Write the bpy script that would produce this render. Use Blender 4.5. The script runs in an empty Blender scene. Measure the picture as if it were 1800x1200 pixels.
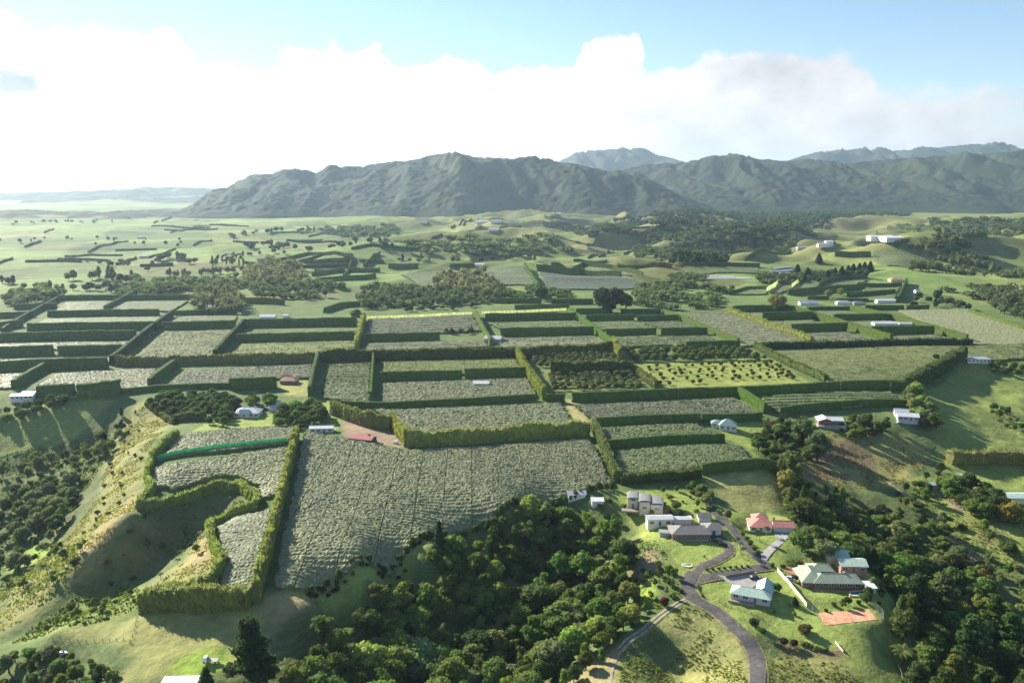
import bpy, math, random
import numpy as np
from math import radians, sin, cos, tan, atan2, pi

# ------------------------------------------------------------------ camera, sky, sun, exposure
SC = bpy.context.scene
COL = SC.collection
CAM_H, PITCH, FPX = 150.0, radians(10.7), 1450.0
cam_d = bpy.data.cameras.new('camera'); cam = bpy.data.objects.new('camera', cam_d); COL.objects.link(cam)
cam.location = (0, 0, CAM_H); cam.rotation_euler = (pi / 2 - PITCH, 0, 0)
cam_d.sensor_width = 36.0; cam_d.lens = 36.0 * FPX / 1800.0
cam_d.clip_start = 1.0; cam_d.clip_end = 90000.0
SC.camera = cam
SUN_EL, SUN_AZ = radians(27.0), radians(-47.0)      # azimuth from +Y towards +X

SC.view_settings.view_transform = 'Standard'; SC.view_settings.look = 'None'
SC.view_settings.gamma = 1.0; SC.view_settings.use_curve_mapping = False
SC.view_settings.exposure = 1.32
SC.render.engine = 'CYCLES'
cy = SC.cycles
cy.max_bounces = 7; cy.diffuse_bounces = 4; cy.glossy_bounces = 1; cy.transmission_bounces = 2
cy.volume_bounces = 1; cy.transparent_max_bounces = 4
cy.use_denoising = True; cy.sample_clamp_indirect = 4.0
cy.use_adaptive_sampling = False
cy.caustics_reflective = False; cy.caustics_refractive = False

sd = bpy.data.lights.new('sun', 'SUN'); sun = bpy.data.objects.new('sun', sd); COL.objects.link(sun)
sd.energy = 5.0; sd.angle = radians(0.53); sd.color = (1.0, 0.92, 0.76)
sun.rotation_euler = (pi / 2 - SUN_EL, 0, -SUN_AZ + pi)
sun.location = (-400, 400, 900)

def N(nt, typ, **kw):
    n = nt.nodes.new(typ)
    for k, v in kw.items():
        if k in ('operation', 'blend_type', 'data_type', 'noise_dimensions', 'feature', 'sky_type', 'wave_type',
                 'bands_direction', 'interpolation_type', 'attribute_name', 'normalize', 'use_clamp', 'clamp', 'distance_metric'):
            setattr(n, k, v)
        else:
            n.inputs[int(k[1:]) if k[0] == 'i' and k[1:].isdigit() else k].default_value = v
    return n

def mth(nt, op, a, b=None, c=None, clampit=False):
    n = nt.nodes.new('ShaderNodeMath'); n.operation = op; n.use_clamp = clampit
    for i, v in enumerate((a, b, c)):
        if v is None: continue
        if isinstance(v, (int, float)): n.inputs[i].default_value = v
        else: nt.links.new(v, n.inputs[i])
    return n.outputs[0]

def mixc(nt, fac, a, b, blend='MIX'):
    n = nt.nodes.new('ShaderNodeMix'); n.data_type = 'RGBA'; n.blend_type = blend
    for i, v in ((0, fac), (6, a), (7, b)):
        if isinstance(v, (int, float)): n.inputs[i].default_value = v
        elif isinstance(v, tuple): n.inputs[i].default_value = (*v, 1) if len(v) == 3 else v
        else: nt.links.new(v, n.inputs[i])
    return n.outputs[2]

def build_world():
    w = bpy.data.worlds.new('World'); SC.world = w; w.use_nodes = True
    nt = w.node_tree; nt.nodes.clear(); L = nt.links.new
    out = N(nt, 'ShaderNodeOutputWorld'); bg = N(nt, 'ShaderNodeBackground'); bg.inputs[1].default_value = 1.0
    sky = N(nt, 'ShaderNodeTexSky', sky_type='NISHITA')
    sky.sun_disc = False; sky.sun_elevation = SUN_EL; sky.sun_rotation = SUN_AZ
    sky.altitude = 150; sky.air_density = 1.0; sky.dust_density = 0.0; sky.ozone_density = 2.2
    sk = N(nt, 'ShaderNodeVectorMath', operation='SCALE'); L(sky.outputs[0], sk.inputs[0]); sk.inputs['Scale'].default_value = 0.066
    geo = N(nt, 'ShaderNodeTexCoord'); d = geo.outputs['Generated']
    sep = N(nt, 'ShaderNodeSeparateXYZ'); L(d, sep.inputs[0])
    az = mth(nt, 'ARCTAN2', sep.outputs[0], sep.outputs[1])           # 0 = +Y, + towards +X
    el = mth(nt, 'ARCSINE', sep.outputs[2])
    # skyline of the cumulus bank, as elevation (deg) over azimuth (deg)
    tops = [(0, 8), (70, 22), (110, 36), (180, 42), (205, 68), (240, 55), (300, 48), (332, 80), (345, 116), (470, 116),
            (505, 92), (560, 86), (586, 66), (610, 92), (660, 86), (705, 112), (740, 100), (850, 116), (1005, 120),
            (1022, 82), (1050, 62), (1085, 55), (1125, 78), (1140, 122), (1210, 118), (1250, 92), (1350, 84), (1480, 96),
            (1525, 122), (1545, 160), (1700, 162), (1800, 150)]
    def ang(px, py):
        x, z, y = (px - 900) / FPX, -(py - 600) / FPX, 1.0
        X, Y, Z = x, cos(PITCH) + sin(PITCH) * z, -sin(PITCH) + cos(PITCH) * z
        return math.degrees(atan2(X, Y)), math.degrees(math.atan2(Z, math.hypot(X, Y)))
    ramp = N(nt, 'ShaderNodeValToRGB'); cr = ramp.color_ramp; cr.interpolation = 'EASE'
    pts = [ang(*p) for p in tops]
    lo, hi = -40.0, 40.0
    while len(cr.elements) > 1: cr.elements.remove(cr.elements[0])
    for i, (a, e) in enumerate(pts):
        pos = (a - lo) / (hi - lo)
        el_ = cr.elements[0] if i == 0 else cr.elements.new(pos)
        el_.position = pos; v = e / 20.0; el_.color = (v, v, v, 1)
    f = mth(nt, 'MULTIPLY_ADD', az, 180 / pi / (hi - lo), -lo / (hi - lo)); L(f, ramp.inputs[0])
    top = mth(nt, 'MULTIPLY', ramp.outputs[0], 20.0)
    # billows
    mp = N(nt, 'ShaderNodeMapping'); L(d, mp.inputs[0]); mp.inputs['Scale'].default_value = (1, 1, 1.5)
    n1 = N(nt, 'ShaderNodeTexNoise', noise_dimensions='3D'); L(mp.outputs[0], n1.inputs['Vector'])
    n1.inputs['Scale'].default_value = 16; n1.inputs['Detail'].default_value = 7; n1.inputs['Roughness'].default_value = 0.58
    n2 = N(nt, 'ShaderNodeTexNoise', noise_dimensions='3D'); L(mp.outputs[0], n2.inputs['Vector'])
    n2.inputs['Scale'].default_value = 5; n2.inputs['Detail'].default_value = 5; n2.inputs['Roughness'].default_value = 0.5
    eld = mth(nt, 'MULTIPLY', el, 180 / pi)
    b = mth(nt, 'SUBTRACT', n1.outputs['Fac'], 0.5); b = mth(nt, 'MULTIPLY', b, 4.0)
    t = mth(nt, 'ADD', mth(nt, 'SUBTRACT', top, eld), b)
    # edge softness grows towards the right where the cloud is wispy
    soft = mth(nt, 'MULTIPLY_ADD', mth(nt, 'MAXIMUM', mth(nt, 'SUBTRACT', az, 0.05), 0.0), 1.6, 0.3)
    m = N(nt, 'ShaderNodeMapRange', interpolation_type='SMOOTHSTEP'); L(mth(nt, 'DIVIDE', t, soft), m.inputs[0])
    m.inputs[1].default_value = -0.3; m.inputs[2].default_value = 1.0
    # break the bank up where it thins (right)
    thin = N(nt, 'ShaderNodeMapRange', interpolation_type='SMOOTHSTEP'); L(mth(nt, 'ADD', n2.outputs['Fac'], mth(nt, 'MULTIPLY', mth(nt, 'SUBTRACT', n1.outputs['Fac'], .5), .5)), thin.inputs[0])
    thin.inputs[1].default_value = 0.36; thin.inputs[2].default_value = 0.56
    rgt = N(nt, 'ShaderNodeMapRange', interpolation_type='SMOOTHSTEP'); L(az, rgt.inputs[0]); rgt.inputs[1].default_value = 0.36; rgt.inputs[2].default_value = 0.52
    low = N(nt, 'ShaderNodeMapRange', interpolation_type='SMOOTHSTEP'); L(eld, low.inputs[0]); low.inputs[1].default_value = 2.2; low.inputs[2].default_value = 4.0
    hole = mth(nt, 'MULTIPLY', mth(nt, 'MULTIPLY', rgt.outputs[0], low.outputs[0]), mth(nt, 'SUBTRACT', 1.0, thin.outputs[0]))
    mask = mth(nt, 'MULTIPLY', m.outputs[0], mth(nt, 'MULTIPLY_ADD', hole, -0.85, 1.0))
    # cloud brightness: brilliant near the sun's side, soft grey billows elsewhere
    sdv = (sin(SUN_AZ) * cos(SUN_EL), cos(SUN_AZ) * cos(SUN_EL), sin(SUN_EL))
    dp = N(nt, 'ShaderNodeVectorMath', operation='DOT_PRODUCT'); L(d, dp.inputs[0]); dp.inputs[1].default_value = sdv
    fw = N(nt, 'ShaderNodeMapRange'); L(dp.outputs['Value'], fw.inputs[0]); fw.inputs[1].default_value = 0.35; fw.inputs[2].default_value = 0.95
    fw.inputs[3].default_value = 0.34; fw.inputs[4].default_value = 0.53
    sh = N(nt, 'ShaderNodeMapRange'); L(mth(nt, 'ADD', mth(nt, 'MULTIPLY', n1.outputs['Fac'], .7), mth(nt, 'MULTIPLY', n2.outputs['Fac'], .7)), sh.inputs[0])
    sh.inputs[1].default_value = 0.45; sh.inputs[2].default_value = 0.90; sh.inputs[3].default_value = 0.66; sh.inputs[4].default_value = 1.2
    val = mth(nt, 'MULTIPLY', fw.outputs[0], sh.outputs[0])
    # two small grey scud puffs
    for (px, py, r) in ((335, 210, 1.5), (30, 152, 1.3)):
        a0, e0 = ang(px, py)
        da = mth(nt, 'MULTIPLY', mth(nt, 'SUBTRACT', mth(nt, 'MULTIPLY', az, 180 / pi), a0), 0.7); de = mth(nt, 'MULTIPLY', mth(nt, 'SUBTRACT', eld, e0), 1.2)
        q = mth(nt, 'ADD', mth(nt, 'MULTIPLY', da, da), mth(nt, 'MULTIPLY', de, de))
        q = mth(nt, 'ADD', mth(nt, 'SQRT', q), mth(nt, 'MULTIPLY', mth(nt, 'SUBTRACT', n1.outputs['Fac'], .5), 3.2))
        g = N(nt, 'ShaderNodeMapRange', interpolation_type='SMOOTHSTEP'); L(q, g.inputs[0]); g.inputs[1].default_value = 0.1 * r; g.inputs[2].default_value = r
        g.inputs[3].default_value = 0.5; g.inputs[4].default_value = 1.0
        val = mth(nt, 'MULTIPLY', val, g.outputs[0])
    cc = N(nt, 'ShaderNodeCombineColor'); L(val, cc.inputs[0]); L(val, cc.inputs[1]); L(mth(nt, 'MULTIPLY', val, 1.02), cc.inputs[2])
    fin = mixc(nt, mask, sk.outputs[0], cc.outputs[0])
    L(fin, bg.inputs[0]); L(bg.outputs[0], out.inputs[0])
build_world()

# ------------------------------------------------------------------ numeric helpers
rng = np.random.default_rng(7)
R = random.Random(11)

def hash2(ix, iy, seed):
    h = (ix.astype(np.int64) * 374761393 + iy.astype(np.int64) * 668265263 + seed * 1442695041) & 0x7fffffff
    h = ((h ^ (h >> 13)) * 1274126177) & 0x7fffffff
    h = (h ^ (h >> 16)) & 0xffff
    return h / 65535.0

def vn(x, y, seed=0):
    x = np.asarray(x, float); y = np.asarray(y, float)
    ix, iy = np.floor(x), np.floor(y); fx, fy = x - ix, y - iy
    fx = fx * fx * (3 - 2 * fx); fy = fy * fy * (3 - 2 * fy)
    a = hash2(ix, iy, seed); b = hash2(ix + 1, iy, seed); c = hash2(ix, iy + 1, seed); d = hash2(ix + 1, iy + 1, seed)
    return (a * (1 - fx) + b * fx) * (1 - fy) + (c * (1 - fx) + d * fx) * fy

def fbm(x, y, seed=0, o=4):
    s = 0; a = 0.5; t = 0
    for i in range(o):
        s = s + a * vn(x, y, seed + i * 17); t += a; a *= .5; x = x * 2.03 + 5.1; y = y * 2.03 + 9.7
    return s / t

def sstep(a, b, x):
    t = np.clip((x - a) / (b - a), 0, 1); return t * t * (3 - 2 * t)

def ray(px, py):
    u, v = (px - 900) / FPX, -(py - 600) / FPX
    return np.array([u, cos(PITCH) + sin(PITCH) * v, -sin(PITCH) + cos(PITCH) * v])

def onplane(px, py, z):
    d = ray(px, py); t = (z - CAM_H) / d[2]; return d[0] * t, d[1] * t

def inpoly(x, y, poly):
    x = np.asarray(x); y = np.asarray(y); c = np.zeros(x.shape, bool); n = len(poly)
    for i in range(n):
        x1, y1 = poly[i]; x2, y2 = poly[(i + 1) % n]
        if y1 == y2: continue
        k = (y1 > y) != (y2 > y)
        c ^= k & (x < (x2 - x1) * (y - y1) / (y2 - y1) + x1)
    return c

# ------------------------------------------------------------------ terrain
CTRL = [ # photo pixel, height of the ground there (m, orchard terrace = 0)
 (20,690,0),(150,640,0),(300,640,0),(545,700,0),(520,750,0),(500,860,0),(470,1000,0),(450,1055,-.5),(700,760,0),(600,900,0),(650,975,0),
 (530,1025,-1),(860,800,0),(1040,760,0),(1080,850,-1),(900,650,0),(1200,650,0),(1340,725,0),(1580,690,0),(1690,635,0),(1300,800,-1),(1350,830,-2),
 (400,700,0),(450,740,0),(330,745,0),(280,800,-.5),(300,830,0),(420,830,0),(470,870,0),(430,960,0),(420,1030,-.5),(400,1000,0),(150,600,0),(700,600,0),(1400,600,0),(1750,600,-3),
 (1130,890,-3),(1215,935,-5),(1180,920,-5),(1350,925,-6),(1290,930,-5),(1345,1000,-8),(1460,1015,-9),(1420,1000,-9),(1500,995,-9),(1315,1040,-9),(1490,1085,-10.5),(1440,1080,-10.5),(1540,1080,-10.5),(1540,1140,-14),
 (1210,1020,-8),(1235,960,-6),(1235,1060,-9.5),(1310,1120,-11.5),(1330,1190,-12.5),(1400,1150,-15),(1420,1100,-11),(1200,1130,-15),(1180,1180,-20),(1150,1090,-11),(1100,1130,-13),(1070,1175,-15),(1270,1170,-17),(1240,1100,-12.5),
 (700,1060,-22),(850,1080,-28),(950,1000,-25),(1000,930,-14),(950,1180,-30),(700,1180,-28),(600,1100,-18),(1080,960,-15),(1050,1060,-24),(820,980,-16),(900,930,-9),
 (540,1060,-2),(640,1010,-1),(760,960,-1.5),(900,895,-1),(1050,870,-1),(1120,960,-6),(1140,1020,-9.5),(1110,1060,-14),(560,1150,-12),(1000,1150,-24),(500,1100,-5),
 (350,1120,-7),(450,1085,-3.5),(300,1190,-10),(240,1130,-9),(130,1090,-13),(90,1120,-14.5),(130,1180,-18),(30,1190,-22),(250,1080,-7),(340,1080,-5),
 (245,905,-2),(215,935,-6),(180,975,-11),(145,1010,-15),(110,1045,-19),(60,1080,-23),
 (425,880,-5),(380,905,-11),(320,945,-17),(285,965,-19),(235,1005,-22),(170,1045,-24),(80,1105,-25),
 (365,940,-2.5),(345,985,-4),(280,1035,-8),(225,1085,-10),(310,1010,-8),
 (0,740,-10),(100,720,-5),(150,705,-2),(60,790,-22),(150,790,-24),(20,880,-35),(120,880,-31),(60,960,-37),(200,740,-10),(0,800,-24),(200,790,-15),
 (180,850,-19),(150,930,-23),(40,1020,-32),(0,1080,-33),(255,712,-1),(245,780,-3),(235,850,-4.5),(220,890,-6),(205,830,-11),
 (1400,780,-8),(1440,765,-4),(1460,745,-1),(1590,738,-1),(1530,780,-9),(1500,840,-14),(1560,830,-15),(1620,790,-13),(1650,720,-5),(1740,690,-13),(1790,650,-7),
 (1780,760,-17),(1700,830,-20),(1790,800,-18),(1780,900,-21),(1600,850,-17),(1400,880,-12),(1450,900,-19),(1550,930,-26),(1500,960,-24),(1640,930,-25),(1700,1000,-31),(1780,1000,-31),
 (1620,1100,-29),(1700,1180,-31),(1560,1050,-17),(1560,1160,-19),(1790,1100,-33),(1730,640,-1),(1300,870,-4),(1360,850,-4)]
cp = np.array([(*onplane(a, b, c), c) for a, b, c in CTRL], float)
for gx in (-500, -150, 150, 450, 800):                       # level ground behind and beside what the photograph shows
    for gy in (1000, 1150): cp = np.vstack([cp, (gx, gy, 0)])
for gx, gz in ((-350, -30), (-100, -22), (150, -22), (400, -34)): cp = np.vstack([cp, (gx, 60, gz)])
def _ker(r2): return np.sqrt(r2 + 9.0)
_A = _ker((cp[:, None, 0] - cp[None, :, 0]) ** 2 + (cp[:, None, 1] - cp[None, :, 1]) ** 2)
_n = len(cp); _M = np.zeros((_n + 1, _n + 1)); _M[:_n, :_n] = _A; _M[:_n, _n] = 1; _M[_n, :_n] = 1
_M[:_n, :_n] -= np.eye(_n) * 0.6                               # a little smoothing
_w = np.linalg.solve(_M, np.append(cp[:, 2], 0))

def axis(fine0, fine1, step, lo, hi, g, g2=None, lim=None):
    a = list(np.arange(fine0, fine1 + .1, step))
    s = step; v = fine1
    while v < hi:
        s *= g if (lim is None or v < lim) else g2
        v += s; a.append(v)
    s = step; v = fine0; b = []
    while v > lo:
        s *= g if (lim is None or -v < lim) else g2
        v -= s; b.append(v)
    return np.array(b[::-1] + a)
GX = axis(-330, 480, 3.0, -26000, 26000, 1.012, 1.09, 2200)
GY = axis(170, 900, 3.0, -700, 43000, 1.009, 1.07, 4200)

def far_relief(x, y):
    d = np.hypot(x, y)
    # rolling country beyond the orchards
    k = sstep(1050, 1600, y) * (1 - sstep(3300, 4300, y))
    right = sstep(-650, 0, x / np.maximum(y, 1) * 2000)
    z = k * (0.25 + 0.75 * right) * ((fbm(x / 330, y / 260, 3, 4) - .48) * 95)
    rid = 1 - np.abs(2 * fbm(x / 300 + 2, y / 230, 9, 3) - 1)
    z += k * (.2 + .8 * right) * (rid ** 1.3 - .5) * 58
    z += sstep(700, 1100, y) * (fbm(x / 180, y / 160, 21, 3) - .5) * 7
    z += sstep(1200, 5000, y) * (1 - sstep(-1500, -300, x)) * (fbm(x / 900, y / 900, 5, 3) - .5) * 26
    z += sstep(6000, 15000, d) * (fbm(x / 3000, y / 2600, 33, 3) - .35) * 120 * sstep(-9000, -2000, x)
    return z

def ground(x, y):
    x = np.asarray(x, float); y = np.asarray(y, float); sh = x.shape
    xf, yf = x.ravel(), y.ravel(); z = np.zeros(xf.shape)
    m = (yf < 1300) & (np.abs(xf) < 1300) & (yf > -800)
    idx = np.nonzero(m)[0]
    for i in range(0, len(idx), 40000):
        j = idx[i:i + 40000]
        r2 = (xf[j, None] - cp[None, :, 0]) ** 2 + (yf[j, None] - cp[None, :, 1]) ** 2
        z[j] = _ker(r2) @ _w[:-1] + _w[-1]
    fade = (1 - sstep(900, 1150, yf)) * (1 - sstep(700, 1200, np.abs(xf))) * sstep(-600, -100, yf)
    z = z * fade
    low = sstep(-1.5, -6, z)                                   # broken ground on the gully slopes, level terrace above
    z += low * ((fbm(xf / 14, yf / 14, 41, 4) - .5) * 3.2 + (fbm(xf / 4.5, yf / 4.5, 43, 2) - .5) * .9) + (vn(xf / 6, yf / 6, 44) - .5) * .12
    z += far_relief(xf, yf)
    return z.reshape(sh)

XX, YY = np.meshgrid(GX, GY)
ZZ = ground(XX, YY)

def hm(x, y):
    x = np.asarray(x, float); y = np.asarray(y, float)
    i = np.clip(np.searchsorted(GX, x) - 1, 0, len(GX) - 2); j = np.clip(np.searchsorted(GY, y) - 1, 0, len(GY) - 2)
    fx = (x - GX[i]) / (GX[i + 1] - GX[i]); fy = (y - GY[j]) / (GY[j + 1] - GY[j])
    return (ZZ[j, i] * (1 - fx) + ZZ[j, i + 1] * fx) * (1 - fy) + (ZZ[j + 1, i] * (1 - fx) + ZZ[j + 1, i + 1] * fx) * fy

_T = np.geomspace(150, 30000, 420)
def P(px, py, dz=0.0):
    """where the line of sight through a photo pixel meets the ground (raised by dz)"""
    d = ray(px, py)
    x, y, z = d[0] * _T, d[1] * _T, CAM_H + d[2] * _T
    g = hm(x, y) + dz
    k = np.nonzero(z < g)[0]
    if len(k) == 0: return np.array([x[-1], y[-1], hm(x[-1], y[-1])])
    k = max(k[0], 1); a, b = _T[k - 1], _T[k]
    for _ in range(14):
        m = .5 * (a + b)
        if CAM_H + d[2] * m < hm(d[0] * m, d[1] * m) + dz: b = m
        else: a = m
    t = .5 * (a + b); X, Y = d[0] * t, d[1] * t
    return np.array([X, Y, float(hm(X, Y))])

def level_pad(poly, margin=2.0, blend=5.0):
    w = np.array([P(*q)[:2] for q in poly]); z0 = float(np.mean([hm(*q) for q in w])); c = w.mean(0)
    i = np.nonzero((np.abs(XX - c[0]) < 60) & (np.abs(YY - c[1]) < 60)); x, y = XX[i], YY[i]
    d = np.full(x.shape, 1e9); n = len(w)
    for k in range(n):
        a, b = w[k], w[(k + 1) % n]; e = b - a; t = np.clip(((x - a[0]) * e[0] + (y - a[1]) * e[1]) / (e @ e), 0, 1)
        d = np.minimum(d, np.hypot(x - a[0] - t * e[0], y - a[1] - t * e[1]))
    d = np.where(inpoly(x, y, w), 0, d); f = 1 - sstep(margin, margin + blend, d)
    ZZ[i] = ZZ[i] * (1 - f) + z0 * f
for _poly in ([(1438,1077),(1526,1071),(1542,1089),(1452,1099)], [(1408,1000),(1455,994),(1518,1020),(1516,1034),(1430,1034)], [(1286,1040),(1345,1018),(1356,1030),(1352,1060)], [(1173,928),(1262,920),(1263,935),(1184,945)], [(1311,922),(1345,908),(1392,922),(1392,936),(1330,934)], [(1488,1040),(1522,1034),(1532,1047),(1494,1049)]):
    level_pad(_poly)

def mpp(p):                                                    # metres per photo pixel at a world point
    return (p[1] * cos(PITCH) + (CAM_H - p[2]) * sin(PITCH)) / FPX

# ------------------------------------------------------------------ mesh helpers
def mesh(name, V, F4=None, F3=None, smooth=False, mats=(), mi4=None, mi3=None):
    V = np.asarray(V, np.float32).reshape(-1, 3)
    F4 = np.zeros((0, 4), np.int32) if F4 is None else np.asarray(F4, np.int32).reshape(-1, 4)
    F3 = np.zeros((0, 3), np.int32) if F3 is None else np.asarray(F3, np.int32).reshape(-1, 3)
    me = bpy.data.meshes.new(name)
    me.vertices.add(len(V)); me.vertices.foreach_set('co', V.ravel())
    nl = F4.size + F3.size; me.loops.add(nl)
    me.loops.foreach_set('vertex_index', np.concatenate([F4.ravel(), F3.ravel()]))
    n4, n3 = len(F4), len(F3); me.polygons.add(n4 + n3)
    st = np.concatenate([np.arange(n4) * 4, n4 * 4 + np.arange(n3) * 3]).astype(np.int32)
    me.polygons.foreach_set('loop_start', st)
    me.polygons.foreach_set('use_smooth', np.full(n4 + n3, bool(smooth)))
    if mi4 is not None or mi3 is not None:
        a = np.zeros(n4, np.int32) if mi4 is None else np.broadcast_to(mi4, n4)
        b = np.zeros(n3, np.int32) if mi3 is None else np.broadcast_to(mi3, n3)
        me.polygons.foreach_set('material_index', np.concatenate([a, b]).astype(np.int32))
    for m in mats: me.materials.append(m)
    me.update(calc_edges=True); me.validate()
    return me

class MB:
    """collects quads and triangles"""
    def __init__(s): s.v = []; s.q = []; s.t = []; s.n = 0; s.mq = []; s.mt = []
    def add(s, V, F4=None, F3=None, m=0):
        V = np.asarray(V, float).reshape(-1, 3)
        if F4 is not None and len(F4): F4 = np.asarray(F4).reshape(-1, 4); s.q.append(F4 + s.n); s.mq.append(np.full(len(F4), m))
        if F3 is not None and len(F3): F3 = np.asarray(F3).reshape(-1, 3); s.t.append(F3 + s.n); s.mt.append(np.full(len(F3), m))
        s.v.append(V); s.n += len(V); return s
    def box(s, x0, x1, y0, y1, z0, z1, m=0):
        V = [(x0,y0,z0),(x1,y0,z0),(x1,y1,z0),(x0,y1,z0),(x0,y0,z1),(x1,y0,z1),(x1,y1,z1),(x0,y1,z1)]
        return s.add(V, [(3,2,1,0),(4,5,6,7),(0,1,5,4),(1,2,6,5),(2,3,7,6),(3,0,4,7)], m=m)
    def tube(s, p, q, r0, r1, n=6, m=0):
        p, q = np.array(p, float), np.array(q, float); d = q - p; d /= np.linalg.norm(d)
        a = np.cross(d, (0, 0, 1) if abs(d[2]) < .9 else (1, 0, 0)); a /= np.linalg.norm(a); b = np.cross(d, a)
        t = np.arange(n) * 2 * pi / n; c = np.cos(t)[:, None] * a + np.sin(t)[:, None] * b
        V = np.vstack([p + c * r0, q + c * r1, [q]])
        F = [(i, (i + 1) % n, n + (i + 1) % n, n + i) for i in range(n)]
        return s.add(V, F, [(n + i, n + (i + 1) % n, 2 * n) for i in range(n)], m=m)
    def me(s, name, mats=(), smooth=False):
        V = np.vstack(s.v)
        return mesh(name, V, np.vstack(s.q) if s.q else None, np.vstack(s.t) if s.t else None, smooth, mats,
                    np.concatenate(s.mq) if s.mq else None, np.concatenate(s.mt) if s.mt else None)

def link(name, data, parent=None, loc=None, rz=0.0, color=None):
    o = bpy.data.objects.new(name, data); COL.objects.link(o)
    if parent is not None: o.parent = parent
    if loc is not None: o.location = tuple(float(v) for v in loc)
    if rz: o.rotation_euler = (0, 0, rz)
    if color is not None: o.color = (*color, 1) if len(color) == 3 else color
    return o

def tag(o, label=None, cat=None, group=None, kind=None):
    if label: o['label'] = label
    if cat: o['category'] = cat
    if group: o['group'] = group
    if kind: o['kind'] = kind
    return o

# ------------------------------------------------------------------ materials
def newmat(name):
    m = bpy.data.materials.new(name); m.use_nodes = True; nt = m.node_tree
    return m, nt, nt.nodes['Principled BSDF'], nt.nodes['Material Output']

def mat_plain(name, col, rough=.7, noise=.12, scale=2.0, spec=.3, metal=0.0, bump=0.0, bscale=20):
    m, nt, b, out = newmat(name); L = nt.links.new
    tc = N(nt, 'ShaderNodeTexCoord')
    n = N(nt, 'ShaderNodeTexNoise'); n.inputs['Scale'].default_value = scale; n.inputs['Detail'].default_value = 5
    L(tc.outputs['Object'], n.inputs['Vector'])
    lo = tuple(max(c * (1 - noise * 1.6), 0) for c in col); hi = tuple(c * (1 + noise * 1.2) for c in col)
    mr = N(nt, 'ShaderNodeMapRange'); L(n.outputs['Fac'], mr.inputs[0]); mr.inputs[1].default_value = .3; mr.inputs[2].default_value = .7
    L(mixc(nt, mr.outputs[0], lo, hi), b.inputs['Base Color'])
    b.inputs['Roughness'].default_value = rough; b.inputs['Specular IOR Level'].default_value = spec; b.inputs['Metallic'].default_value = metal
    if bump:
        n2 = N(nt, 'ShaderNodeTexNoise'); n2.inputs['Scale'].default_value = bscale; L(tc.outputs['Object'], n2.inputs['Vector'])
        bp = N(nt, 'ShaderNodeBump'); bp.inputs['Strength'].default_value = bump; bp.inputs['Distance'].default_value = .05
        L(n2.outputs['Fac'], bp.inputs['Height']); L(bp.outputs[0], b.inputs['Normal'])
    return m

def mat_foliage(name, trans=.32, rough=.55, spec=.35, nscale=.25, spread=.55, fine=0.0):
    """leaf material: colour from the object, varied from leaf clump to leaf clump"""
    m, nt, b, out = newmat(name); L = nt.links.new
    oi = N(nt, 'ShaderNodeObjectInfo'); ge = N(nt, 'ShaderNodeNewGeometry')
    tc = N(nt, 'ShaderNodeTexCoord')
    n = N(nt, 'ShaderNodeTexNoise'); n.inputs['Scale'].default_value = nscale; n.inputs['Detail'].default_value = 4; L(tc.outputs['Object'], n.inputs['Vector'])
    v = mth(nt, 'ADD', mth(nt, 'MULTIPLY', ge.outputs['Random Per Island'], spread), mth(nt, 'MULTIPLY', n.outputs['Fac'], 1.1))
    v = mth(nt, 'ADD', v, 1.0 - spread / 2 - .55)
    if fine:
        n3 = N(nt, 'ShaderNodeTexNoise'); n3.inputs['Scale'].default_value = 1.1; n3.inputs['Detail'].default_value = 6; n3.inputs['Roughness'].default_value = .75; L(tc.outputs['Object'], n3.inputs['Vector'])
        v = mth(nt, 'MULTIPLY', v, mth(nt, 'MULTIPLY_ADD', n3.outputs['Fac'], fine * 2, 1 - fine))
    sc = N(nt, 'ShaderNodeVectorMath', operation='SCALE'); L(oi.outputs['Color'], sc.inputs[0]); L(v, sc.inputs['Scale'])
    yel = mixc(nt, mth(nt, 'MULTIPLY', ge.outputs['Random Per Island'], .35), sc.outputs[0], mixc(nt, 1.0, sc.outputs[0], (1.18, 1.12, .8), 'MULTIPLY'))
    L(yel, b.inputs['Base Color']); b.inputs['Roughness'].default_value = rough; b.inputs['Specular IOR Level'].default_value = spec
    tr = N(nt, 'ShaderNodeBsdfTranslucent'); L(mixc(nt, 1.0, yel, (1.25, 1.35, .75), 'MULTIPLY'), tr.inputs[0])
    mx = N(nt, 'ShaderNodeMixShader'); mx.inputs[0].default_value = trans
    L(b.outputs[0], mx.inputs[1]); L(tr.outputs[0], mx.inputs[2]); L(mx.outputs[0], out.inputs[0])
    return m

M = {}
M['leaf'] = mat_foliage('leaf', .42, .75, .12, .25, .7)
M['hedge'] = mat_foliage('hedge_leaf', .40, .75, .12, .35, .7)
M['vine'] = mat_foliage('vine_leaf', .20, .6, .22, .30, .4, 1.25)
M['bark'] = mat_plain('bark', (.09, .07, .05), .9, .3, 3)
M['bark_pale'] = mat_plain('bark_pale', (.34, .30, .24), .9, .25, 3)

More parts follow.
